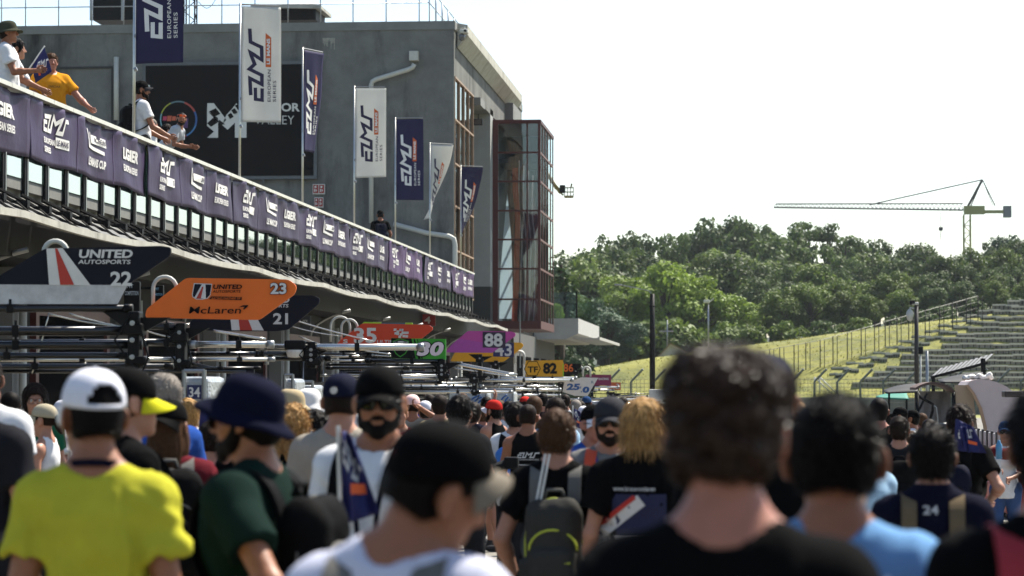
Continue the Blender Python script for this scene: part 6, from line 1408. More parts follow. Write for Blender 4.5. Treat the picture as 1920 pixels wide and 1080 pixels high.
bd = Board(g, 79, [o8(*q) for q in ((640, 640), (660, 525), (880, 455), (1090, 462), (952, 696), (790, 688))], BWH, 'tilted white board with blue 25'); bd.text([('25', o8(686, 0)[0], o8(860, 0)[0], o8(0, 534)[1], o8(0, 618)[1], .05, .1), ("0", o8(892, 0)[0], o8(980, 0)[0], o8(0, 572)[1], o8(0, 654)[1], .06, .1), ("'.", o8(864, 0)[0], o8(884, 0)[0], o8(0, 570)[1], o8(0, 648)[1], .04, .1)], BLUEB); bd.text([('R', o8(1000, 0)[0], o8(1034, 0)[0], o8(0, 500)[1], o8(0, 534)[1], .0, .1)], TEAL)
g = gantry(95, 'pit gantry carrying the maroon board lettered racing', 1110, 720, 750, [(1040, 1160, 726, .035, 1), (1140, 1260, 743, .03, 1), (1080, 1240, 738, .015, 0)], None, [(1150, 742, 1260, 735, .012, 1), (1192, 748, 1192, 735, .03, 2)])
bd = Board(g, 95, [o8(*q) for q in ((930, 420), (1255, 424), (1255, 562), (930, 560))], MRN, 'maroon board lettered racing'); bd.text([('RACING', o8(1094, 0)[0], o8(1224, 0)[0], o8(0, 461)[1], o8(0, 490)[1], .03, .1)], BWH)
g = gantry(100, 'pit gantry carrying the small orange board numbered 3', 1150, 736, 760, [(1080, 1150, 731, .035, 1), (1150, 1240, 752, .03, 1)], None)
bd = Board(g, 100, [o8(*q) for q in ((1230, 518), (1374, 520), (1374, 618), (1230, 616))], mat('board_rust', S(190, 84, 30), .5), 'small orange board with 3'); bd.text([('3', o8(1320, 0)[0], o8(1356, 0)[0], o8(0, 536)[1], o8(0, 602)[1], .02, 0)], BWH)
# more plain gantries between the numbered ones, and equipment in front of the garages
for (Y, lab, mp, ya, yb, tubes) in ((54, 'plain silver gantry booms crossing behind the green 30 board', 890, 700, 742, [(560, 880, 719, .03, 1), (640, 886, 727, .024, 0), (700, 960, 735, .026, 1)]),
        (72, 'plain silver gantry booms below the yellow 82 board', 985, 722, 760, [(760, 985, 745, .03, 1), (850, 1060, 757, .03, 1), (900, 1040, 724, .024, 1)]),
        (90, 'far silver gantry booms behind the tilted white board', 1150, 735, 765, [(1000, 1200, 749, .035, 1), (1060, 1230, 757, .03, 1)]),
        (106, 'farthest silver gantry booms left of the white equipment box', 1180, 740, 762, [(1080, 1300, 748, .04, 1), (1100, 1260, 756, .035, 1)])):
    gantry(Y, lab, mp, ya, yb, tubes)
CLR = mat('flight_case', S(150, 152, 156), .5, .2, var=.2, scale=4)
for (x0, y0, x1, y1, Y, lab) in ((529, 710, 555, 760, 36, 'grey wrapped equipment trolley standing left of the white bucket hat'), (553, 722, 592, 760, 37, 'low pale equipment trolley behind the white bucket hat'), (338, 706, 392, 772, 24, 'silver foil wrapped trolley with a blue 34 plate'), (840, 735, 915, 770, 60, 'clear wrapped tyre trolley behind the crowd left of the red cap'), (905, 735, 965, 775, 62, 'chrome tyre trolley with blue hoses behind the red cap'), (1085, 752, 1130, 785, 66, 'white tyre trolley behind the tilted white board'), (650, 716, 700, 750, 50, 'pale tool cabinet below the red orange board')):
    a, c = P(x0, y1, Y), P(x1, y0, Y); r0 = thing('equipment_trolley', lab, 'trolley', ((a.x + c.x) / 2, Y, 0)); b = MB(); b.bbox(a.x, c.x, Y, Y + .8, .15, c.z, .05); b.build('case', mat('foil_wrap', S(176, 180, 182), .3, .35, var=.3, scale=8, bump=.9, bscale=16, bdist=.03), r0, smooth=False)
    b = MB()
    for x in (a.x + .04, c.x - .04): b.tube([(x, Y - .03, .1), (x, Y - .03, c.z + .06)], .022, 6)
    b.tube([(a.x + .04, Y - .03, c.z + .05), (c.x - .04, Y - .03, c.z + .05)], .022, 6); b.build('frame', STEEL, r0)
    b = MB()
    for x in (a.x + .1, c.x - .1): b.lathe([(.001, 0), (.08, 0), (.08, .04), (.001, .04)], 12, Matrix.Translation((x, Y + .1, .08)) @ Matrix.Rotation(R(90), 4, 'Y'))
    b.build('caster', BLACKM, r0)
    if '34' in lab:
        bd = Board(r0, Y - .03, [(351, 722), (378, 722), (378, 748), (351, 748)], NBL, 'blue number plate'); bd.text([('34', 354, 375, 726, 745, .02, 0)], BWH)
    if 'hoses' in lab or 'clear' in lab:
        b = MB()
        for k in range(3): b.tube([tuple(P(np.interp(t_, [0, 1], [x0 + 20 + 12 * k, x1 - 14 + 3 * k]), y1 + 10 - (y1 - y0) * (1.1 - .1 * k) * math.sin(t_ * 1.57), Y - .1)) for t_ in np.linspace(0, 1, 10)], .022, 6)
        b.build('hose', BLUEB, r0, smooth=True)
# ================================================================ the crowd
T = {k: fab(k, v) for k, v in dict(yellow=S(176, 172, 54), black=S(11, 11, 12), darkgreen=S(20, 38, 33), white=S(214, 214, 216), stone=S(150, 142, 130), lavender=S(196, 198, 216), navy=S(17, 18, 34), lightblue=S(104, 146, 190), grey=S(112, 110, 108), maroon=S(92, 28, 36), green=S(28, 84, 60), red=S(158, 34, 32), royal=S(40, 76, 150), orange=S(206, 138, 34), palegrey=S(170, 174, 180), jeans=S(58, 78, 116), beige=S(170, 154, 124), olive=S(64, 66, 54), pink=S(214, 176, 176), charcoal=S(34, 34, 37), teal=S(40, 110, 110), sky=S(150, 180, 205)).items()}
CAPW, CAPB, CAPN, CAPR = fab('cap_white', S(214, 214, 224), .8), fab('cap_black', S(10, 10, 11), .85), fab('cap_navy', S(20, 23, 42), .8), fab('cap_red', S(178, 40, 34), .8)
CAPG, CAPY, CAPBE, CAPBL, CAPP = fab('cap_grey', S(52, 52, 56), .8), fab('cap_yellow', S(206, 200, 40), .8), fab('cap_beige', S(166, 156, 134), .8), fab('cap_blue', S(34, 62, 100), .8), fab('cap_pink', S(222, 188, 186), .8)
FB, LB = mat('frame_black', S(10), .4, spec=.2), mat('lens_black', S(6), .12, var=0, spec=.25)
LG = mat('lens_green_mirror', S(20, 130, 70), .12, .8, var=0); LO = mat('lens_orange', S(230, 90, 30), .15, .3, var=0)
BPB, BPG, BPN, BPBL = fab('pack_black', S(13, 13, 14), .75), fab('pack_grey', S(58, 57, 54), .75), fab('pack_navy', S(22, 24, 40), .75), fab('pack_blue', S(64, 120, 196), .7)
STB, STG, STT = fab('strap_black', S(14, 14, 15), .75), fab('strap_grey', S(104, 102, 98), .8), fab('strap_tan', S(104, 90, 70), .85)
PIPL = mat('piping_lime', S(186, 196, 60), .6, var=.05); STICK = mat('white_stick', S(222, 220, 214), .4, var=.04)
def w2l(p, v):
    d = Vector(v) - Vector(p.loc); c, s_ = math.cos(-p.yaw), math.sin(-p.yaw); return Vector((d.x * c - d.y * s_, d.x * s_ + d.y * c, d.z)) / p.sc
def lanyard(p, m, ln=.34):
    b = MB(); b.bw = .018; pts = [p.T((-.020, .122 * p.fat + .035, 1.42 - ln)), p.T((-.055, .112 * p.fat + .035, 1.36)), p.T((-.078, .03, 1.475)), p.T((-.05, -.085, 1.50)), p.T((.05, -.085, 1.50)), p.T((.078, .03, 1.475)), p.T((.055, .112 * p.fat + .035, 1.36)), p.T((.020, .122 * p.fat + .035, 1.42 - ln))]
    ribbon(b, pts, p.Rt @ NA([.6, .2, .6]), .002); return b.build('lanyard', m, p.root, world=False)
def print_on(p, m, nm, side=-1, infl=.0305):
    b = MB(); f = lambda x, z: on_body(p, x, z, side, infl)
    return b, f, lambda: b.build(nm, m, p.shirt, world=False)
# ---- nearest figures
a = person(dict(px=176, py=685, s=640, yaw=4, w=.86, hyaw=30, q=0, skin='tan', hair='fade', hairc='black', shirt=T['yellow'], baggy=.020, loose=.018, cap=(CAPW, fab('cap_brim', S(232, 230, 224), .8)), copen=1, brimlen=.085, legs=T['charcoal'], label='man in a bright yellow T-shirt and white mesh cap, seen from behind', strands=500))
b = MB(); b.bw = .02; ribbon(b, [p_ for p_ in [a.T((.075 * math.cos(t_), -.03 + .072 * math.sin(t_), 1.497 - .012 * math.sin(t_))) for t_ in np.linspace(0, 2 * math.pi, 18)]], (0, 0, 1), .003); b.build('lanyard', T['navy'], a.root, world=False)
a = person(dict(px=468, py=700, s=590, yaw=78, hpitch=2, captilt=-22, q=0, skin='tan', hair='capped', hairc='black', beard='black', shirt=T['darkgreen'], bucket=fab('bucket_navy', S(15, 17, 36), .9), brimw=.05, brimdrop=.035, sun=(FB, LB), armL=((.30, -.20, 1.15), (.24, .12, .99)), armR=((.25, .04, 1.13), (.18, .26, 1.02)), w=1.02, fat=1.05, legs=T['olive'], label='bearded man in a navy bucket hat and dark green T-shirt, in profile facing left'))
backpack(a, None, a.M, 'black backpack worn by the man in the navy bucket hat', BPB, STB, STG)
b, f, fin = print_on(a, mat('print_cream', S(150, 146, 120), .8, var=.3, scale=30), 'chest_print', 1); poly_on(b, [(-.11, 1.30), (-.05, 1.31), (-.04, 1.24), (-.08, 1.20), (-.12, 1.25)], f); fin()
a = person(dict(px=712, py=680, s=488, yaw=172, hyaw=12, q=0, skin='tan', hair='capped', hairc='black', beard='black', shirt=T['white'], cap=(CAPB, CAPB), captilt=2, sun=(FB, LB), armR='down', armL='down', legs=T['charcoal'], label='man in a white T-shirt, black cap and sunglasses facing the camera'))
lanyard(a, T['navy']); b = MB(); b.bw = .075; ribbon(b, strap_path(a, 1), a.Rt @ NA([1, 0, 0]), .008); b.build('shoulder_strap', STB, a.root, world=False)
a = person(dict(px=640, py=696, s=375, yaw=2, hyaw=-6, q=1, skin='light', hair='fade', hairc='dark', shirt=T['stone'], cap=(CAPN, CAPN), label='man in a navy cap with a round white badge and stone T-shirt, from behind'))
b = MB(); b.lathe([(.001, 0), (.017, 0), (.017, .004), (.001, .005)], 14, Matrix.Translation(Vector(a.capH((-.012, -.108, .03)))) @ Matrix.Rotation(R(92), 4, 'X')); b.build('badge', mat('badge_white', S(196, 194, 188), .7, var=.2, scale=60), a.cap, world=False)
a = person(dict(px=866, py=786, s=960, yaw=-12, hyaw=-44, hpitch=20, hroll=13, hs=1.0, w=.86, q=0, skin='tan', hair='fade', hairc='black', shirt=T['lavender'], captilt=-22, cap=(CAPB, fab('cap_brim_grey', S(120, 112, 100), .8)), brimlen=.05, label='man in a black cap with dim red print and a pale lavender T-shirt', strands=400))
b = MB(); H_ = a.capH
def capf(u, v): t_ = .15 + v * .5; an = math.pi - .9 + u * 1.5; k = math.cos(t_) ** .82; return H_((.0893 * k * math.sin(an), .1083 * k * math.cos(an), -.004 + .1045 * math.sin(t_) ** .9))
text_on(b, 'RACING', capf, .5, .55, .9, .22, .03); poly_on(b, [(.2, .2), (.8, .2), (.78, .3), (.22, .3)], capf); b.build('cap_print', mat('print_dim_red', S(110, 26, 30), .8, var=.3, scale=50), a.cap, world=False)
for sx in (1, -1):
    b = MB(); b.bw = .06; ribbon(b, strap_path(a, sx), a.Rt @ NA([1, 0, 0]), .008); b.build('shoulder_strap', STG, a.root, world=False)
a = person(dict(px=1360, py=655, s=1130, hs=.95, w=.88, yaw=-4, hyaw=4, q=0, skin='pink', hair='curly', hairc='curlbrown', strands=9000, shirt=T['black'], nr=.074, loose=.018, label='tall man with thick dark curly hair and a black T-shirt, seen from behind', fat=1.02))
a = person(dict(px=1565, py=740, s=880, hs=1.1, yaw=-3, q=0, w=.95, skin='tan', hair='fade', hairc='black', strands=7000, shirt=T['lightblue'], baggy=.02, label='man with a short black fade haircut and light blue shirt, from behind'))
b = MB(); b.lathe([(.001, -.009), (.008, -.006), (.009, .003), (.004, .008)], 10, Matrix.Translation(Vector(a.Hl((-.094, .0, -.006))))); b.tube([a.Hl((-.095, .004, -.012)), a.Hl((-.094, .010, -.034))], .004, 6); b.build('earbud', mat('earbud_white', S(230), .2, var=0), a.root, world=False, smooth=True)
b, f, fin = print_on(a, mat('print_navy', S(26, 30, 54), .8), 'back_print'); poly_on(b, [(-.06, 1.395), (-.02, 1.40), (.03, 1.412), (.01, 1.395), (.0, 1.385), (-.03, 1.388)], f); poly_on(b, [(-.05, 1.335), (.07, 1.335), (.07, 1.25), (-.05, 1.25)], f); fin()
b, f, fin = print_on(a, mat('print_gold', S(206, 164, 40), .8), 'back_print', infl=.0325); poly_on(b, [(.02, 1.325), (.055, 1.325), (.055, 1.28), (.02, 1.28)], f); fin()
b, f, fin = print_on(a, mat('print_pale_blue', S(190, 214, 236), .8), 'shirt_stripe'); [stroke_on(b, q_, .022, f, 6) for q_ in ([(.10, 1.40), (.15, 1.30), (.17, 1.16)], [(-.10, 1.40), (-.15, 1.30), (-.17, 1.16)])]; fin()
a = person(dict(px=1985, py=712, s=960, yaw=4, q=0, skin='light', hair='short', hairc='black', strands=3000, shirt=T['black'], label='man in black with dark hair cut off by the right edge of the photo'))
b = MB(); b.bw = .07; ribbon(b, strap_path(a, -1), a.Rt @ NA([1, 0, 0]), .008); b.build('shoulder_strap', mat('strap_red', S(150, 34, 44), .8), a.root, world=False)
a = person(dict(px=1432, py=657, s=640, yaw=0, q=1, hair='capped', hairc='black', shirt=T['black'], cap=(CAPN, CAPN), label='tall figure in a navy cap and black shirt hidden behind the curly haired man'))
a = person(dict(px=-42, py=672, s=425, yaw=-12, q=1, hair='short', shirt=T['charcoal'], cap=None, label='person in a dark shirt whose shoulder enters at the left edge') if False else dict(px=-42, py=672, s=425, yaw=-12, q=1, hair='short', shirt=fab('dark_stripe', S(34, 34, 38)), label='person in a dark shirt whose shoulder enters at the left edge'))
# ---- second row
a = person(dict(px=1045, py=770, s=390, yaw=0, hyaw=-8, q=0, skin='light', hair='short', hairc='brown', strands=2500, shirt=T['black'], armL=((.30, -.06, 1.12), (.25, .12, .93)), legs=T['black'], label='man in a black T-shirt with a grey backpack and brown hair, from behind'))
bp_ = backpack(a, None, a.M, 'grey backpack with lime piping and two white flag sticks, worn over the black T-shirt', BPG, STG, PIPL, (.29, .16, .50), 1.07)
b = MB(); [b.tube([a.T((-.09 + .02 * k, -.20, 1.30)), a.T((-.045 + .02 * k, -.165, 1.545 + .0 * k))], .006, 6) for k in range(2)]; b.build('flag_stick', STICK, bp_, world=False)
a = person(dict(px=1206, py=752, s=400, yaw=-4, hyaw=14, q=0, female=1, skin='light', hair='bob', hairc='blond', strands=2500, shirt=T['black'], w=1.02, loose=.03, neckhole=0, label='blonde woman in a black polo with a union flag on the back'))
zt_ = 1.75; lx = lambda px: (px - 1206) / 400 / a.sc; lz = lambda py: (1.82 + (722 - py) / 400) / a.sc
b, f, fin = print_on(a, mat('print_white_dull', S(190, 190, 190), .8), 'lettering', infl=.041); text_on(b, 'www.bruce-mclaren', f, lx(1192), lz(914), .20, .020, .02); fin()
b, f, fin = print_on(a, mat('flag_blue', S(22, 26, 62), .8, var=.1), 'flag_print', infl=.041)
for i in range(6):
    for j in range(5): x0, x1, y0, y1 = (np.interp(k_, [0, 6], [1112, 1252]) for k_ in (i, i + 1, 0, 0)); poly_on(b, [(lx(x0), lz(924 + j * 24)), (lx(x1), lz(924 + j * 24)), (lx(x1), lz(948 + j * 24)), (lx(x0), lz(948 + j * 24))], f)
fin()
b, f, fin = print_on(a, mat('flag_white_print', S(204, 200, 196), .8), 'flag_stripe', infl=.043); stroke_on(b, [(lx(1098), lz(1018)), (lx(1206), lz(935))], .060, f, 8); stroke_on(b, [(lx(1098), lz(1012)), (lx(1250), lz(1004))], .045, f, 8); fin()
b, f, fin = print_on(a, mat('flag_red_print', S(178, 44, 34), .8), 'flag_stripe', infl=.045); stroke_on(b, [(lx(1096), lz(1004)), (lx(1194), lz(929))], .022, f, 8); stroke_on(b, [(lx(1098), lz(1026)), (lx(1240), lz(1020))], .03, f, 8); fin()
a = person(dict(px=1145, py=740, s=352, yaw=180, q=0, skin='light', hair='capped', hairc='dark', beard='dark', shirt=T['grey'], cap=(CAPG, CAPG), captilt=3, sun=(FB, LB), label='man in a dark cap and sunglasses with a printed grey T-shirt, facing the camera'))
lanyard(a, mat('lanyard_blue', S(46, 58, 120), .7)); b = MB(); b.bw = .06; ribbon(b, strap_path(a, 1), a.Rt @ NA([1, 0, 0]), .008); b.build('shoulder_strap', mat('strap_orange', S(196, 70, 36), .8), a.root, world=False)
b, f, fin = print_on(a, mat('print_black', S(26, 26, 28), .8), 'chest_print', 1); [poly_on(b, [(x0, z0), (x1, z0), (x1, z1), (x0, z1)], f) for x0, x1, z0, z1 in ((-.13, .0, 1.235, 1.275), (.0, .13, 1.235, 1.275), (-.11, -.03, 1.16, 1.22), (.02, .10, 1.15, 1.21), (-.06, .03, 1.29, 1.33))]; fin()
b, f, fin = print_on(a, mat('print_white_dull'), 'chest_print', 1, .0315); [poly_on(b, [(x0, z0), (x1, z0), (x1, z1), (x0, z1)], f) for x0, x1, z0, z1 in ((-.12, -.05, 1.285, 1.32), (.05, .10, 1.29, 1.325), (-.02, .03, 1.17, 1.22), (-.12, -.09, 1.15, 1.2))]; fin()
a = person(dict(px=1113, py=756, s=285, yaw=212, q=1, skin='pink', hair='capped', hairc='dark', shirt=T['royal'], cap=(CAPB, CAPW), sun=(FB, LG), label='man with green mirrored sunglasses and a black and white cap in a blue shirt'))
b = MB(); H2 = a.capH; text_on(b, 'CL', lambda u, v: H2((u * .05, .107 - abs(u) * .01, .03 + v * .05)), 0, .2, .8, .5, .03); b.build('lettering', mat('print_white_dull'), a.cap, world=False)
a = person(dict(px=1748, py=800, s=482, yaw=-3, q=0, skin='light', hair='short', hairc='black', strands=2500, shirt=T['navy'], neckhole=0, label='man in a navy polo marked 24 with tan backpack straps, from behind'))
b, f, fin = print_on(a, mat('print_white_dull'), 'lettering', infl=.032); text_on(b, '24', f, -.01, 1.425, .062, .036, .02); fin()
bp_ = backpack(a, None, a.M, 'black backpack with tan straps and a white stick, worn over the navy polo', BPB, STT, None, (.29, .15, .44), .98)
b = MB(); b.tube([a.T((.02, -.215, 1.13)), a.T((.075, -.21, 1.265))], .008, 6); b.build('flag_stick', STICK, bp_, world=False)
a = person(dict(px=1800, py=760, s=262, yaw=-24, hyaw=10, q=1, hair='medium', hairc='dark', strands=900, shirt=T['black'], armR=((.36, -.10, 1.16), (.22, .10, 1.08)), legs=T['jeans'], label='man in black with a navy flag over his shoulders beside the pit wall stand'))
backpack(a, None, a.M, 'plain black backpack on the man draped with a navy flag', BPN, STB, None, (.30, .15, .44), 1.10)
NAVYF = mat('hand_flag_navy', S(30, 34, 96), .7, var=.12, scale=6, trans=.25)
FLW = mat('hand_flag_white', S(214, 214, 216), .75, var=.04); FLO = mat('hand_flag_orange', S(214, 92, 44), .75, var=.05)
def hand_flag(q, Y, lab, pole=None, logo=True, hold=None, rot=0., amp=.012, tilt=0.):
    """q: photo outline top-left, top-right, bottom-right, bottom-left; the cloth hangs in folds at depth Y"""
    c = [P(x, y, Y) for x, y in q]; root = thing('hand_flag', lab, 'flag', tuple(c[0]))
    def pt(u, v, d=0.):
        a_ = c[3].lerp(c[2], u); b_ = c[0].lerp(c[1], u); r = a_.lerp(b_, v); return (r.x, Y + amp * math.sin(u * 9 + v * 3) + amp * .6 * math.sin(u * 17 - v * 5) + tilt * u - d, r.z)
    b = MB(); b.sheet(lambda u, v: (pt(u, v), (0, -1, 0)), 16, 20, .002); b.build('cloth', NAVYF, root, smooth=True)
    if logo:
        f = lambda u, v: pt(min(max(u, 0), 1), min(max(v, 0), 1), .004); b = MB(); elms_logo(b, f, .5, .62, .75, .30, rot); b.build('lettering', FLW, root)
        b = MB(); poly_on(b, [(.36, .30), (.80, .26), (.84, .38), (.40, .42)], f); b.build('orange_box', FLO, root)
    if pole: b = MB(); b.tube([tuple(P(x, y, Y + .01)) for x, y in pole], .007 if Y < 30 else .012, 6); b.build('stick', STICK, root)
    return root
hand_flag([(640, 805), (660, 815), (712, 962), (640, 985)], 9.6, 'navy flag hanging in folds in front of the man in the white T-shirt', [(634, 798), (640, 1085)], rot=-.5, amp=.02)
hand_flag([(1792, 785), (1824, 800), (1850, 850), (1788, 845)], 18.75, 'navy flag draped over the shoulders of the man by the pit wall', rot=.2)
hand_flag([(1798, 800), (1812, 800), (1818, 850), (1803, 838)], 18.66, 'knotted end of the navy flag hanging down the man\'s back', logo=False)
hand_flag([(376, 762), (404, 756), (408, 800), (372, 812)], 22, 'blue flag carried in the crowd behind the navy bucket hat', [(404, 752), (416, 840)], logo=False)
hand_flag([(1076, 765), (1088, 772), (1096, 806), (1074, 800)], 26, 'blue flag held up behind the brown haired man with the grey backpack', [(1074, 760), (1076, 850)], rot=-.6)
hand_flag([(83, 87), (98, 134), (66, 156), (60, 118)], 38.6, 'navy flag on a stick held over the terrace rail', [(84, 86), (40, 150)], rot=1.2)
a = person(dict(px=316, py=744, s=400, yaw=14, hyaw=-24, q=0, female=0, skin='light', hair='long', hairc='brown', shirt=T['maroon'], cap=(CAPB, CAPB), capyaw=180, armR='phone', label='person with long grey hair, a black cap and maroon T-shirt, behind the yellow shirt'))
backpack(a, None, a.M, 'large black backpack on the person with long grey hair', BPB, STG, None, (.34, .18, .50), 1.18)
a = person(dict(px=240, py=684, s=470, yaw=-62, q=1, hair='capped', hairc='black', shirt=T['black'], cap=(CAPB, CAPY), captilt=10, brimlen=.09, label='person in a black cap with a yellow brim, half hidden behind the white cap'))
backpack(a, None, a.M, 'black backpack on the person with the yellow brimmed cap', BPB, STB)
a = person(dict(px=306, py=702, s=330, yaw=50, q=1, skin='pink', hair='short', hairc='grey', strands=800, shirt=T['royal'], label='grey haired man with a flushed face above the black backwards cap'))
a = person(dict(px=-28, py=668, s=330, yaw=10, q=1, hair='short', shirt=T['white'], label='person in a white top at the left edge, mostly cut off'))
a = person(dict(px=84, py=755, s=252, yaw=82, q=1, female=1, skin='light', hair='tail', hairc='dark', shirt=T['white'], sleeve='none', cap=(CAPBE, CAPBE), label='woman in a beige cap and white vest in profile, facing left'))
a = person(dict(px=66, py=722, s=232, yaw=196, q=1, female=1, skin='light', hair='bob', hairc='dark', shirt=T['green'], specs=1, eyes=1, label='dark haired woman with glasses and a green top near the left edge'))
a = person(dict(px=990, py=757, s=222, yaw=-6, q=1, skin='tan', hair='buzz', hairc='dark', shirt=T['black'], sleeve='none', armL=((.27, .02, 1.13), (.22, .22, 1.04)), fat=1.04, label='bald man in a black photographer vest lettered on the back'))
b, f, fin = print_on(a, mat('print_white_dull'), 'lettering', infl=.032); elms_logo(b, f, .03, 1.30, .20, .05); text_on(b, 'EUROPEAN LE MANS SERIES', f, .03, 1.262, .18, .014, .01); stroke_on(b, [(-.12, 1.215), (.14, 1.215)], .008, f, 6); fin()
b, f, fin = print_on(a, mat('print_cyan', S(60, 150, 220), .8), 'lettering', infl=.032); text_on(b, '504', f, .03, 1.155, .13, .055, .03); fin()
cm_ = thing('camera', 'black camera with a long lens carried at the bald photographer\'s hip', 'camera', tuple(P(945, 872, 22.0))); q_ = P(950, 868, 22.0); b = MB(); b.bbox(q_.x - .02, q_.x + .10, 21.95, 22.05, q_.z - .05, q_.z + .05, .015); b.tube([(q_.x - .01, 22, q_.z - .01), (q_.x - .10, 21.96, q_.z - .04), (q_.x - .15, 21.95, q_.z - .06)], [.038, .04, .048], 12); b.build('camera_body', BLACKM, cm_)
a = person(dict(px=926, py=748, s=171, yaw=58, q=1, skin='light', hair='medium', hairc='black', beard='black', shirt=T['black'], sleeve='none', shorts=1, legs=T['black'], cap=(CAPR, CAPW), stride=.14, label='bearded man in a red cap, black tank top and shorts walking up the lane'))
a = person(dict(px=967, py=755, s=216, yaw=-10, q=1, hair='medium', hairc='black', strands=500, shirt=T['white'], label='dark haired man in a white T-shirt with a blue backpack'))
backpack(a, None, a.M, 'bright blue backpack worn over a white T-shirt', BPBL, STB, None, (.28, .14, .44), 1.14)
a = person(dict(px=1885, py=788, s=180, yaw=168, q=1, female=1, skin='light', hair='tail', hairc='blond', shirt=T['white'], sleeve='none', cap=(CAPBL, CAPBL), sun=(FB, LB), armR=((.24, .02, 1.14), (.06, .24, 1.14)), armL=((.24, .0, 1.12), (.10, .22, 1.06)), legs=T['jeans'], label='woman in a blue cap, white vest and jeans standing by the slatted fence'))
pp_ = thing('paper_sheet', 'white poster sheet held by the woman in the blue cap', 'paper', tuple(P(1868, 862, 27.3))); b = MB(); b.sheet(lambda u, v: (tuple(P(1862 + 14 * u + 6 * (1 - v), 923 - 60 * v, 27.3 + .03 * math.sin(u * 3))), (0, -1, 0)), 5, 8, .002); b.build('sheet', mat('paper_white', S(222, 222, 220), .8, var=.03), pp_)
ws_ = thing('folded_jacket', 'dark red folded jacket in the arms of the woman in the blue cap', 'jacket', tuple(P(1884, 850, 27.4))); gg = Sdf(np.arange(-.22, .22, .02), np.arange(-.15, .15, .02), np.arange(-.12, .12, .02)); [gg.ell((-.08 + .05 * k, .02 * math.sin(k * 3), .02 * math.cos(k * 2)), (.07, .06, .05), None, .03) for k in range(4)]; V, Fq = gg.net(); me = np_mesh('cloth_bundle', V, Fq); me.materials.append(T['maroon']); o_ = bpy.data.objects.new('cloth_bundle', me); COL.objects.link(o_); o_.parent = ws_; o_.location = (0, -.05, 0)
bt_ = thing('water_bottle', 'blue drinks bottle held by the woman in the blue cap', 'bottle', tuple(P(1873, 845, 27.3))); b = MB(); b.lathe([(.001, -.10), (.032, -.10), (.034, .04), (.016, .07), (.014, .09), (.001, .09)], 12, Matrix.Translation(P(1873, 842, 27.3))); b.build('bottle_body', mat('bottle_blue', S(70, 130, 170), .3, var=.05), bt_, smooth=True)
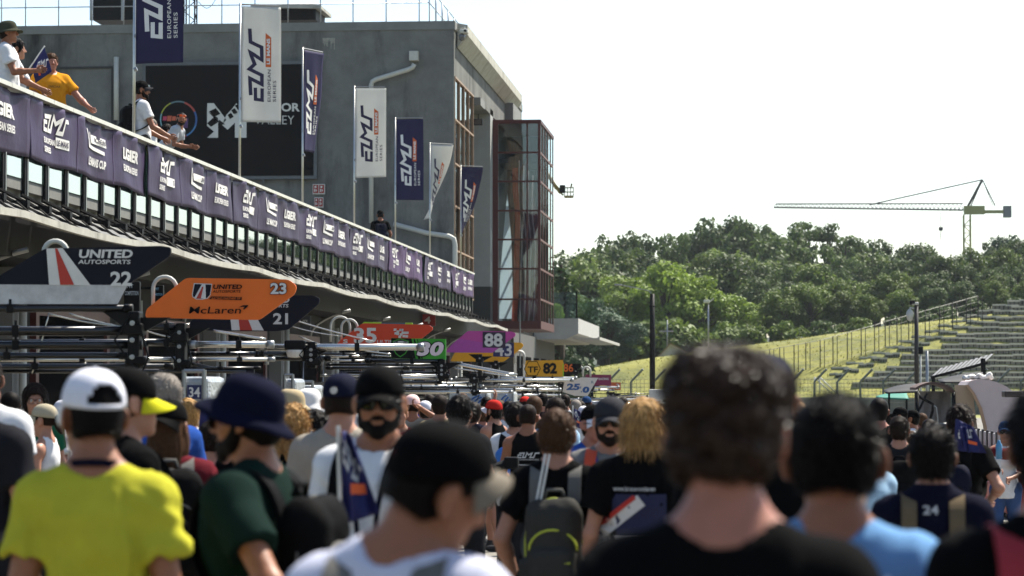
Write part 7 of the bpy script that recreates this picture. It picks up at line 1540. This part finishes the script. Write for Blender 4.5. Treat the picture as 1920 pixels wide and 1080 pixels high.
# ---- people further back: (px, py, s, yaw, hair, hair colour, shirt, extras, label)
sun_ = (FB, LB)
for t_ in (
    (1648, 747, 205, 0, 'short', 'black', 'black', {}, 'dark haired man in black seen over the fade haircut\'s right side'),
    (1686, 781, 232, -4, 'short', 'dark', 'charcoal', {'pack': ('black backpack on the man in front of the white capped pair', BPB)}, 'brown haired man with a black backpack left of the brown booth'),
    (1688, 762, 152, 84, 'capped', 'black', 'white', {'cap': (CAPB, CAPB), 'sun': sun_}, 'man in a black cap and white T-shirt looking left, left of a pair'),
    (1711, 767, 150, 70, 'capped', 'black', 'white', {'cap': (CAPB, CAPB)}, 'person in a black cap and white T-shirt, right of a pair'),
    (1703, 812, 210, 10, 'curlylong', 'brown', 'black', {'female': 1}, 'woman with loose brown curls between two dark haired men'),
    (1742, 786, 170, 0, 'medium', 'dark', 'charcoal', {}, 'dark haired spectator just below the brown domed booth'),
    (1497, 752, 232, -4, 'buzz', 'blond', 'red', {}, 'man with cropped fair hair and a red shirt behind the fade haircut'),
    (1622, 806, 318, 40, 'short', 'brown', 'sky', {'armR': 'phone'}, 'person in a pale blue shirt hidden behind the fade haircut'),
    (362, 737, 205, 0, 'short', 'dark', 'navy', {'cap': (CAPR, CAPR)}, 'spectator in a red cap left of the navy bucket hat'),
    (352, 750, 215, 30, 'bob', 'blond', 'white', {'female': 1}, 'blonde woman just behind the long grey haired person'),
    (398, 790, 300, 0, 'short', 'dark', 'navy', {'pack': ('dark backpack with a green cord behind the navy bucket hat', BPB)}, 'person with a dark backpack just behind the navy bucket hat'),
    (546, 766, 315, 4, 'curlylong', 'blond', 'black', {'female': 1, 'strands': 1200}, 'woman with long curly blonde hair right of the navy bucket hat'),
    (440, 778, 330, -30, 'tail', 'brown', 'black', {'female': 1, 'sleeve': 'none'}, 'woman with bare arms in front of the curly blonde hair'),
    (546, 728, 250, 76, 'capped', 'grey', 'beige', {'bucket': T['beige'], 'sun': sun_, 'brimw': .04}, 'man in a beige sun hat and sunglasses looking left'),
    (579, 727, 244, 8, 'capped', 'dark', 'palegrey', {'bucket': fab('bucket_white', S(222, 220, 220)), 'brimdrop': .05, 'brimw': .035}, 'person in a white bucket hat behind the navy cap'),
    (594, 777, 300, 150, 'curlylong', 'black', 'black', {'female': 1, 'specs': 1, 'eyes': 1}, 'woman with dark curly hair and glasses, left of the navy cap'),
    (618, 772, 270, -60, 'capped', 'black', 'teal', {'cap': (CAPR, CAPR)}, 'child in a red cap turned right behind the navy cap'),
    (696, 765, 250, 0, 'medium', 'brown', 'green', {}, 'person in a green shirt between the navy cap and the black cap'),
    (748, 752, 205, 190, 'short', 'ginger', 'maroon', {}, 'ginger man behind the right ear of the black capped man'),
    (773, 738, 172, 0, 'fade', 'dark', 'stone', {'cap': (CAPP, CAPP), 'armR': ((.36, .1, 1.45), (.10, -.05, 1.62))}, 'person in a pale pink cap with a hand behind the head'),
    (797, 750, 160, 20, 'capped', 'dark', 'navy', {'cap': (CAPW, CAPBL)}, 'person in a white cap with a blue peak right of the pink cap'),
    (825, 741, 178, 0, 'short', 'dark', 'beige', {}, 'dark haired man in a beige shirt above the near black cap'),
    (863, 742, 250, -12, 'medium', 'black', 'charcoal', {'armR': 'phone', 'strands': 600}, 'person with full black hair holding up a phone'),
    (888, 756, 165, -30, 'bob', 'dark', 'navy', {'female': 1}, 'dark bobbed woman left of the red cap'),
    (904, 763, 150, 0, 'short', 'brown', 'royal', {}, 'brown haired man in blue just left of the red cap'),
    (845, 762, 140, 0, 'short', 'grey', 'white', {}, 'grey haired man in white behind the black haired phone holder'),
    (954, 752, 150, 10, 'short', 'black', 'white', {'armL': 'raise'}, 'person raising one arm above the crowd right of the red cap'),
    (985, 742, 140, 0, 'short', 'dark', 'white', {'cap': (CAPR, CAPR)}, 'spectator in a red cap seen above the bald photographer'),
    (1002, 743, 165, 0, 'medium', 'brown', 'olive', {}, 'brown haired person behind the bald photographer'),
    (1041, 746, 212, 36, 'short', 'dark', 'sky', {'strands': 500}, 'tall dark haired man in pale blue looking left'),
    (1063, 770, 172, 60, 'capped', 'black', 'black', {'cap': (CAPB, CAPB)}, 'person in a black cap behind the brown haired backpacker'),
    (1080, 750, 130, 0, 'short', 'grey', 'grey', {}, 'grey haired man below the tilted white 25 board'),
    (1094, 760, 140, 0, 'capped', 'dark', 'white', {'cap': (CAPW, CAPW)}, 'person in a white cap below the tilted 25 board'),
    (1088, 752, 128, 180, 'short', 'dark', 'red', {}, 'person in red far back below the tilted board'),
    (912, 744, 130, 0, 'short', 'black', 'black', {}, 'far dark haired man above the red capped walker'),
    (936, 752, 140, 170, 'bob', 'brown', 'white', {'female': 1}, 'far brown haired woman facing the camera near the red cap'),
    (806, 740, 132, 0, 'short', 'dark', 'royal', {}, 'far man in blue beside the pink cap'),
    (868, 738, 122, 0, 'short', 'brown', 'white', {}, 'far brown haired man in white above the crowd centre'),
    (1018, 738, 120, 0, 'short', 'black', 'navy', {}, 'far man in navy below the yellow 82 board'),
    (1060, 740, 115, 0, 'short', 'dark', 'white', {}, 'far man in white below the 82 board'),
    (1100, 742, 112, 0, 'capped', 'dark', 'royal', {'cap': (CAPBL, CAPBL)}, 'far person in a blue cap under the maroon board'),
    (1168, 745, 118, 0, 'short', 'dark', 'black', {}, 'far dark haired man between the grey T-shirt and the blonde woman'),
    (1180, 770, 190, 0, 'short', 'brown', 'white', {}, 'brown haired man in white left of the blonde woman'),
    (660, 742, 140, 0, 'short', 'dark', 'white', {}, 'far man in white between the navy and black caps'),
    (512, 752, 190, 0, 'medium', 'dark', 'white', {}, 'dark haired spectator behind the bucket hat brim'),
    (420, 742, 160, 0, 'short', 'black', 'grey', {}, 'far dark haired man left of the bucket hat crown'),
    (330, 745, 160, 180, 'short', 'brown', 'red', {}, 'far man in red beside the grey haired man'),
    (150, 760, 190, 0, 'short', 'dark', 'white', {}, 'man in white hidden behind the yellow shirt'),
    (120, 748, 205, 100, 'capped', 'dark', 'white', {'cap': (CAPW, CAPW)}, 'person in a white cap between the beige cap and yellow shirt'),
    (20, 735, 190, 20, 'medium', 'black', 'black', {'female': 1}, 'dark haired woman behind the white top'),
    (930, 760, 120, 0, 'short', 'dark', 'palegrey', {}, 'far man in pale grey left of the photographer'),
    (1660, 770, 150, 0, 'short', 'black', 'navy', {}, 'far man in navy below the green parasol'),
    (1728, 775, 140, 30, 'short', 'brown', 'sky', {}, 'far spectator in pale blue beside the booth struts'),
):
    px, py, s, yw, hr, hc_, sh_, ex, lab = t_
    far = s < 260; arm = any(k.startswith('arm') for k in ex); fm = ex.get('female', 0)
    d = dict(px=px, py=py, s=s, yaw=yw + 0., hair=hr, hairc=hc_, shirt=T[sh_], q=2 if s < 215 else 1, label=lab, skin=('light', 'tan', 'pink', 'light')[len(PEOPLE) % 4], seed=50 + len(PEOPLE))
    d.update({k: v for k, v in ex.items() if k != 'pack'})
    if not arm and d.get('sleeve', 'short') == 'short': d['share'] = 'f%d_%d' % (fm, d['q'])
    a = person(d)
    if 'pack' in ex: backpack(a, None, a.M, ex['pack'][0], ex['pack'][1], STB, None, (.29, .15, .44), 1.14)
hf = MB()
# ---- spectators on the terrace
def terr(px, py, **k):
    X = k.pop('X', -10.42); Y = -X * 5000 / (1400 - px); d = dict(px=px, py=py, s=F / Y, gz=k.pop('gz', TZ), q=1); d.update(k); return person(d)
terr(14, 38, yaw=-82, hair='capped', hairc='dark', shirt=T['white'], bucket=T['olive'], armR=((.24, .10, 1.14), (.20, .34, 1.16)), armL='rail', skin='tan', label='man in an olive sun hat and white T-shirt holding a flag on the terrace', X=-10.55)
terr(30, 72, yaw=-70, hair='medium', hairc='black', shirt=T['white'], female=1, label='dark haired woman in white behind the sun hatted man on the terrace', X=-10.9)
terr(96, 100, yaw=-150, lean=4, hair='short', hairc='brown', shirt=T['orange'], fat=1.2, w=1.05, armL=((.36, .14, 1.14), (.42, .32, 1.04)), armR='rail', skin='pink', label='stout man in an orange T-shirt leaning on the terrace rail behind a flag', X=-10.5)
b, f, fin = print_on(PEOPLE[-1], mat('print_brown', S(90, 60, 30), .8), 'chest_print', 1, .05); text_on(b, 'RACING', f, 0, 1.30, .16, .03, .02); fin()
a = terr(264, 150, yaw=-62, hyaw=-12, hair='fade', hairc='black', shirt=T['white'], cap=(CAPB, CAPG), armR=((.26, .10, 1.10), (.26, .32, .99)), armL='rail', skin='tan', beard='black', label='man in a black cap, white T-shirt and dark backpack at the terrace rail')
backpack(a, None, a.M, 'black backpack on the man in white at the terrace rail', BPB, STB)
terr(286, 222, yaw=-50, lean=30, scale=1.0, hair='buzz', hairc='grey', shirt=T['white'], armR='rail', armL='rail', skin='pink', label='bald man in white on the terrace, between the cap and the grey shirt', X=-10.7)
terr(314, 233, yaw=-60, lean=25, scale=.98, hair='medium', hairc='dark', shirt=T['charcoal'], armR='rail', armL='rail', label='dark haired spectator mostly hidden behind the grey shirted leaning man', X=-11.0)
a = terr(342, 211, yaw=-98, lean=42, hyaw=-62, scale=1.0, hair='buzz', hairc='dark', beard='dark', shirt=T['palegrey'], armR=((.22, .17, 1.19), (.12, .37, 1.33)), armL=((.22, .17, 1.19), (.10, .38, 1.35)), skin='tan', sun=(mat('frame_orange', S(210, 80, 30), .3), LO), sunup=.062, label='bearded man in a pale grey T-shirt leaning forearms on the terrace rail', X=-10.5)
a = terr(713, 393, yaw=14, hair='fade', hairc='black', shirt=T['black'], cap=(CAPB, CAPB), armR=((.30, -.02, 1.14), (.28, .20, 1.02)), label='man in black with a cap walking along the terrace below the flags', X=-10.6, skin='tan')
backpack(a, None, a.M, 'dark navy backpack on the man in black on the terrace', BPN, STB)
hb = MB(); hb.box(-420, 520, -70, 1240, -1.5, 62); hz = hb.build('haze', bpy.data.materials.new('haze')); tag(hz, 'thin summer haze over the whole circuit', 'haze', kind='stuff')
hm = hz.data.materials[0]; hm.use_nodes = True; hm.node_tree.nodes.clear(); ho = hm.node_tree.nodes.new('ShaderNodeOutputMaterial'); hv_ = hm.node_tree.nodes.new('ShaderNodeVolumePrincipled')
hv_.inputs['Density'].default_value = .00009; hv_.inputs['Color'].default_value = (.86, .93, 1, 1); hv_.inputs['Anisotropy'].default_value = .2
hm.node_tree.links.new(hv_.outputs[0], ho.inputs['Volume'])
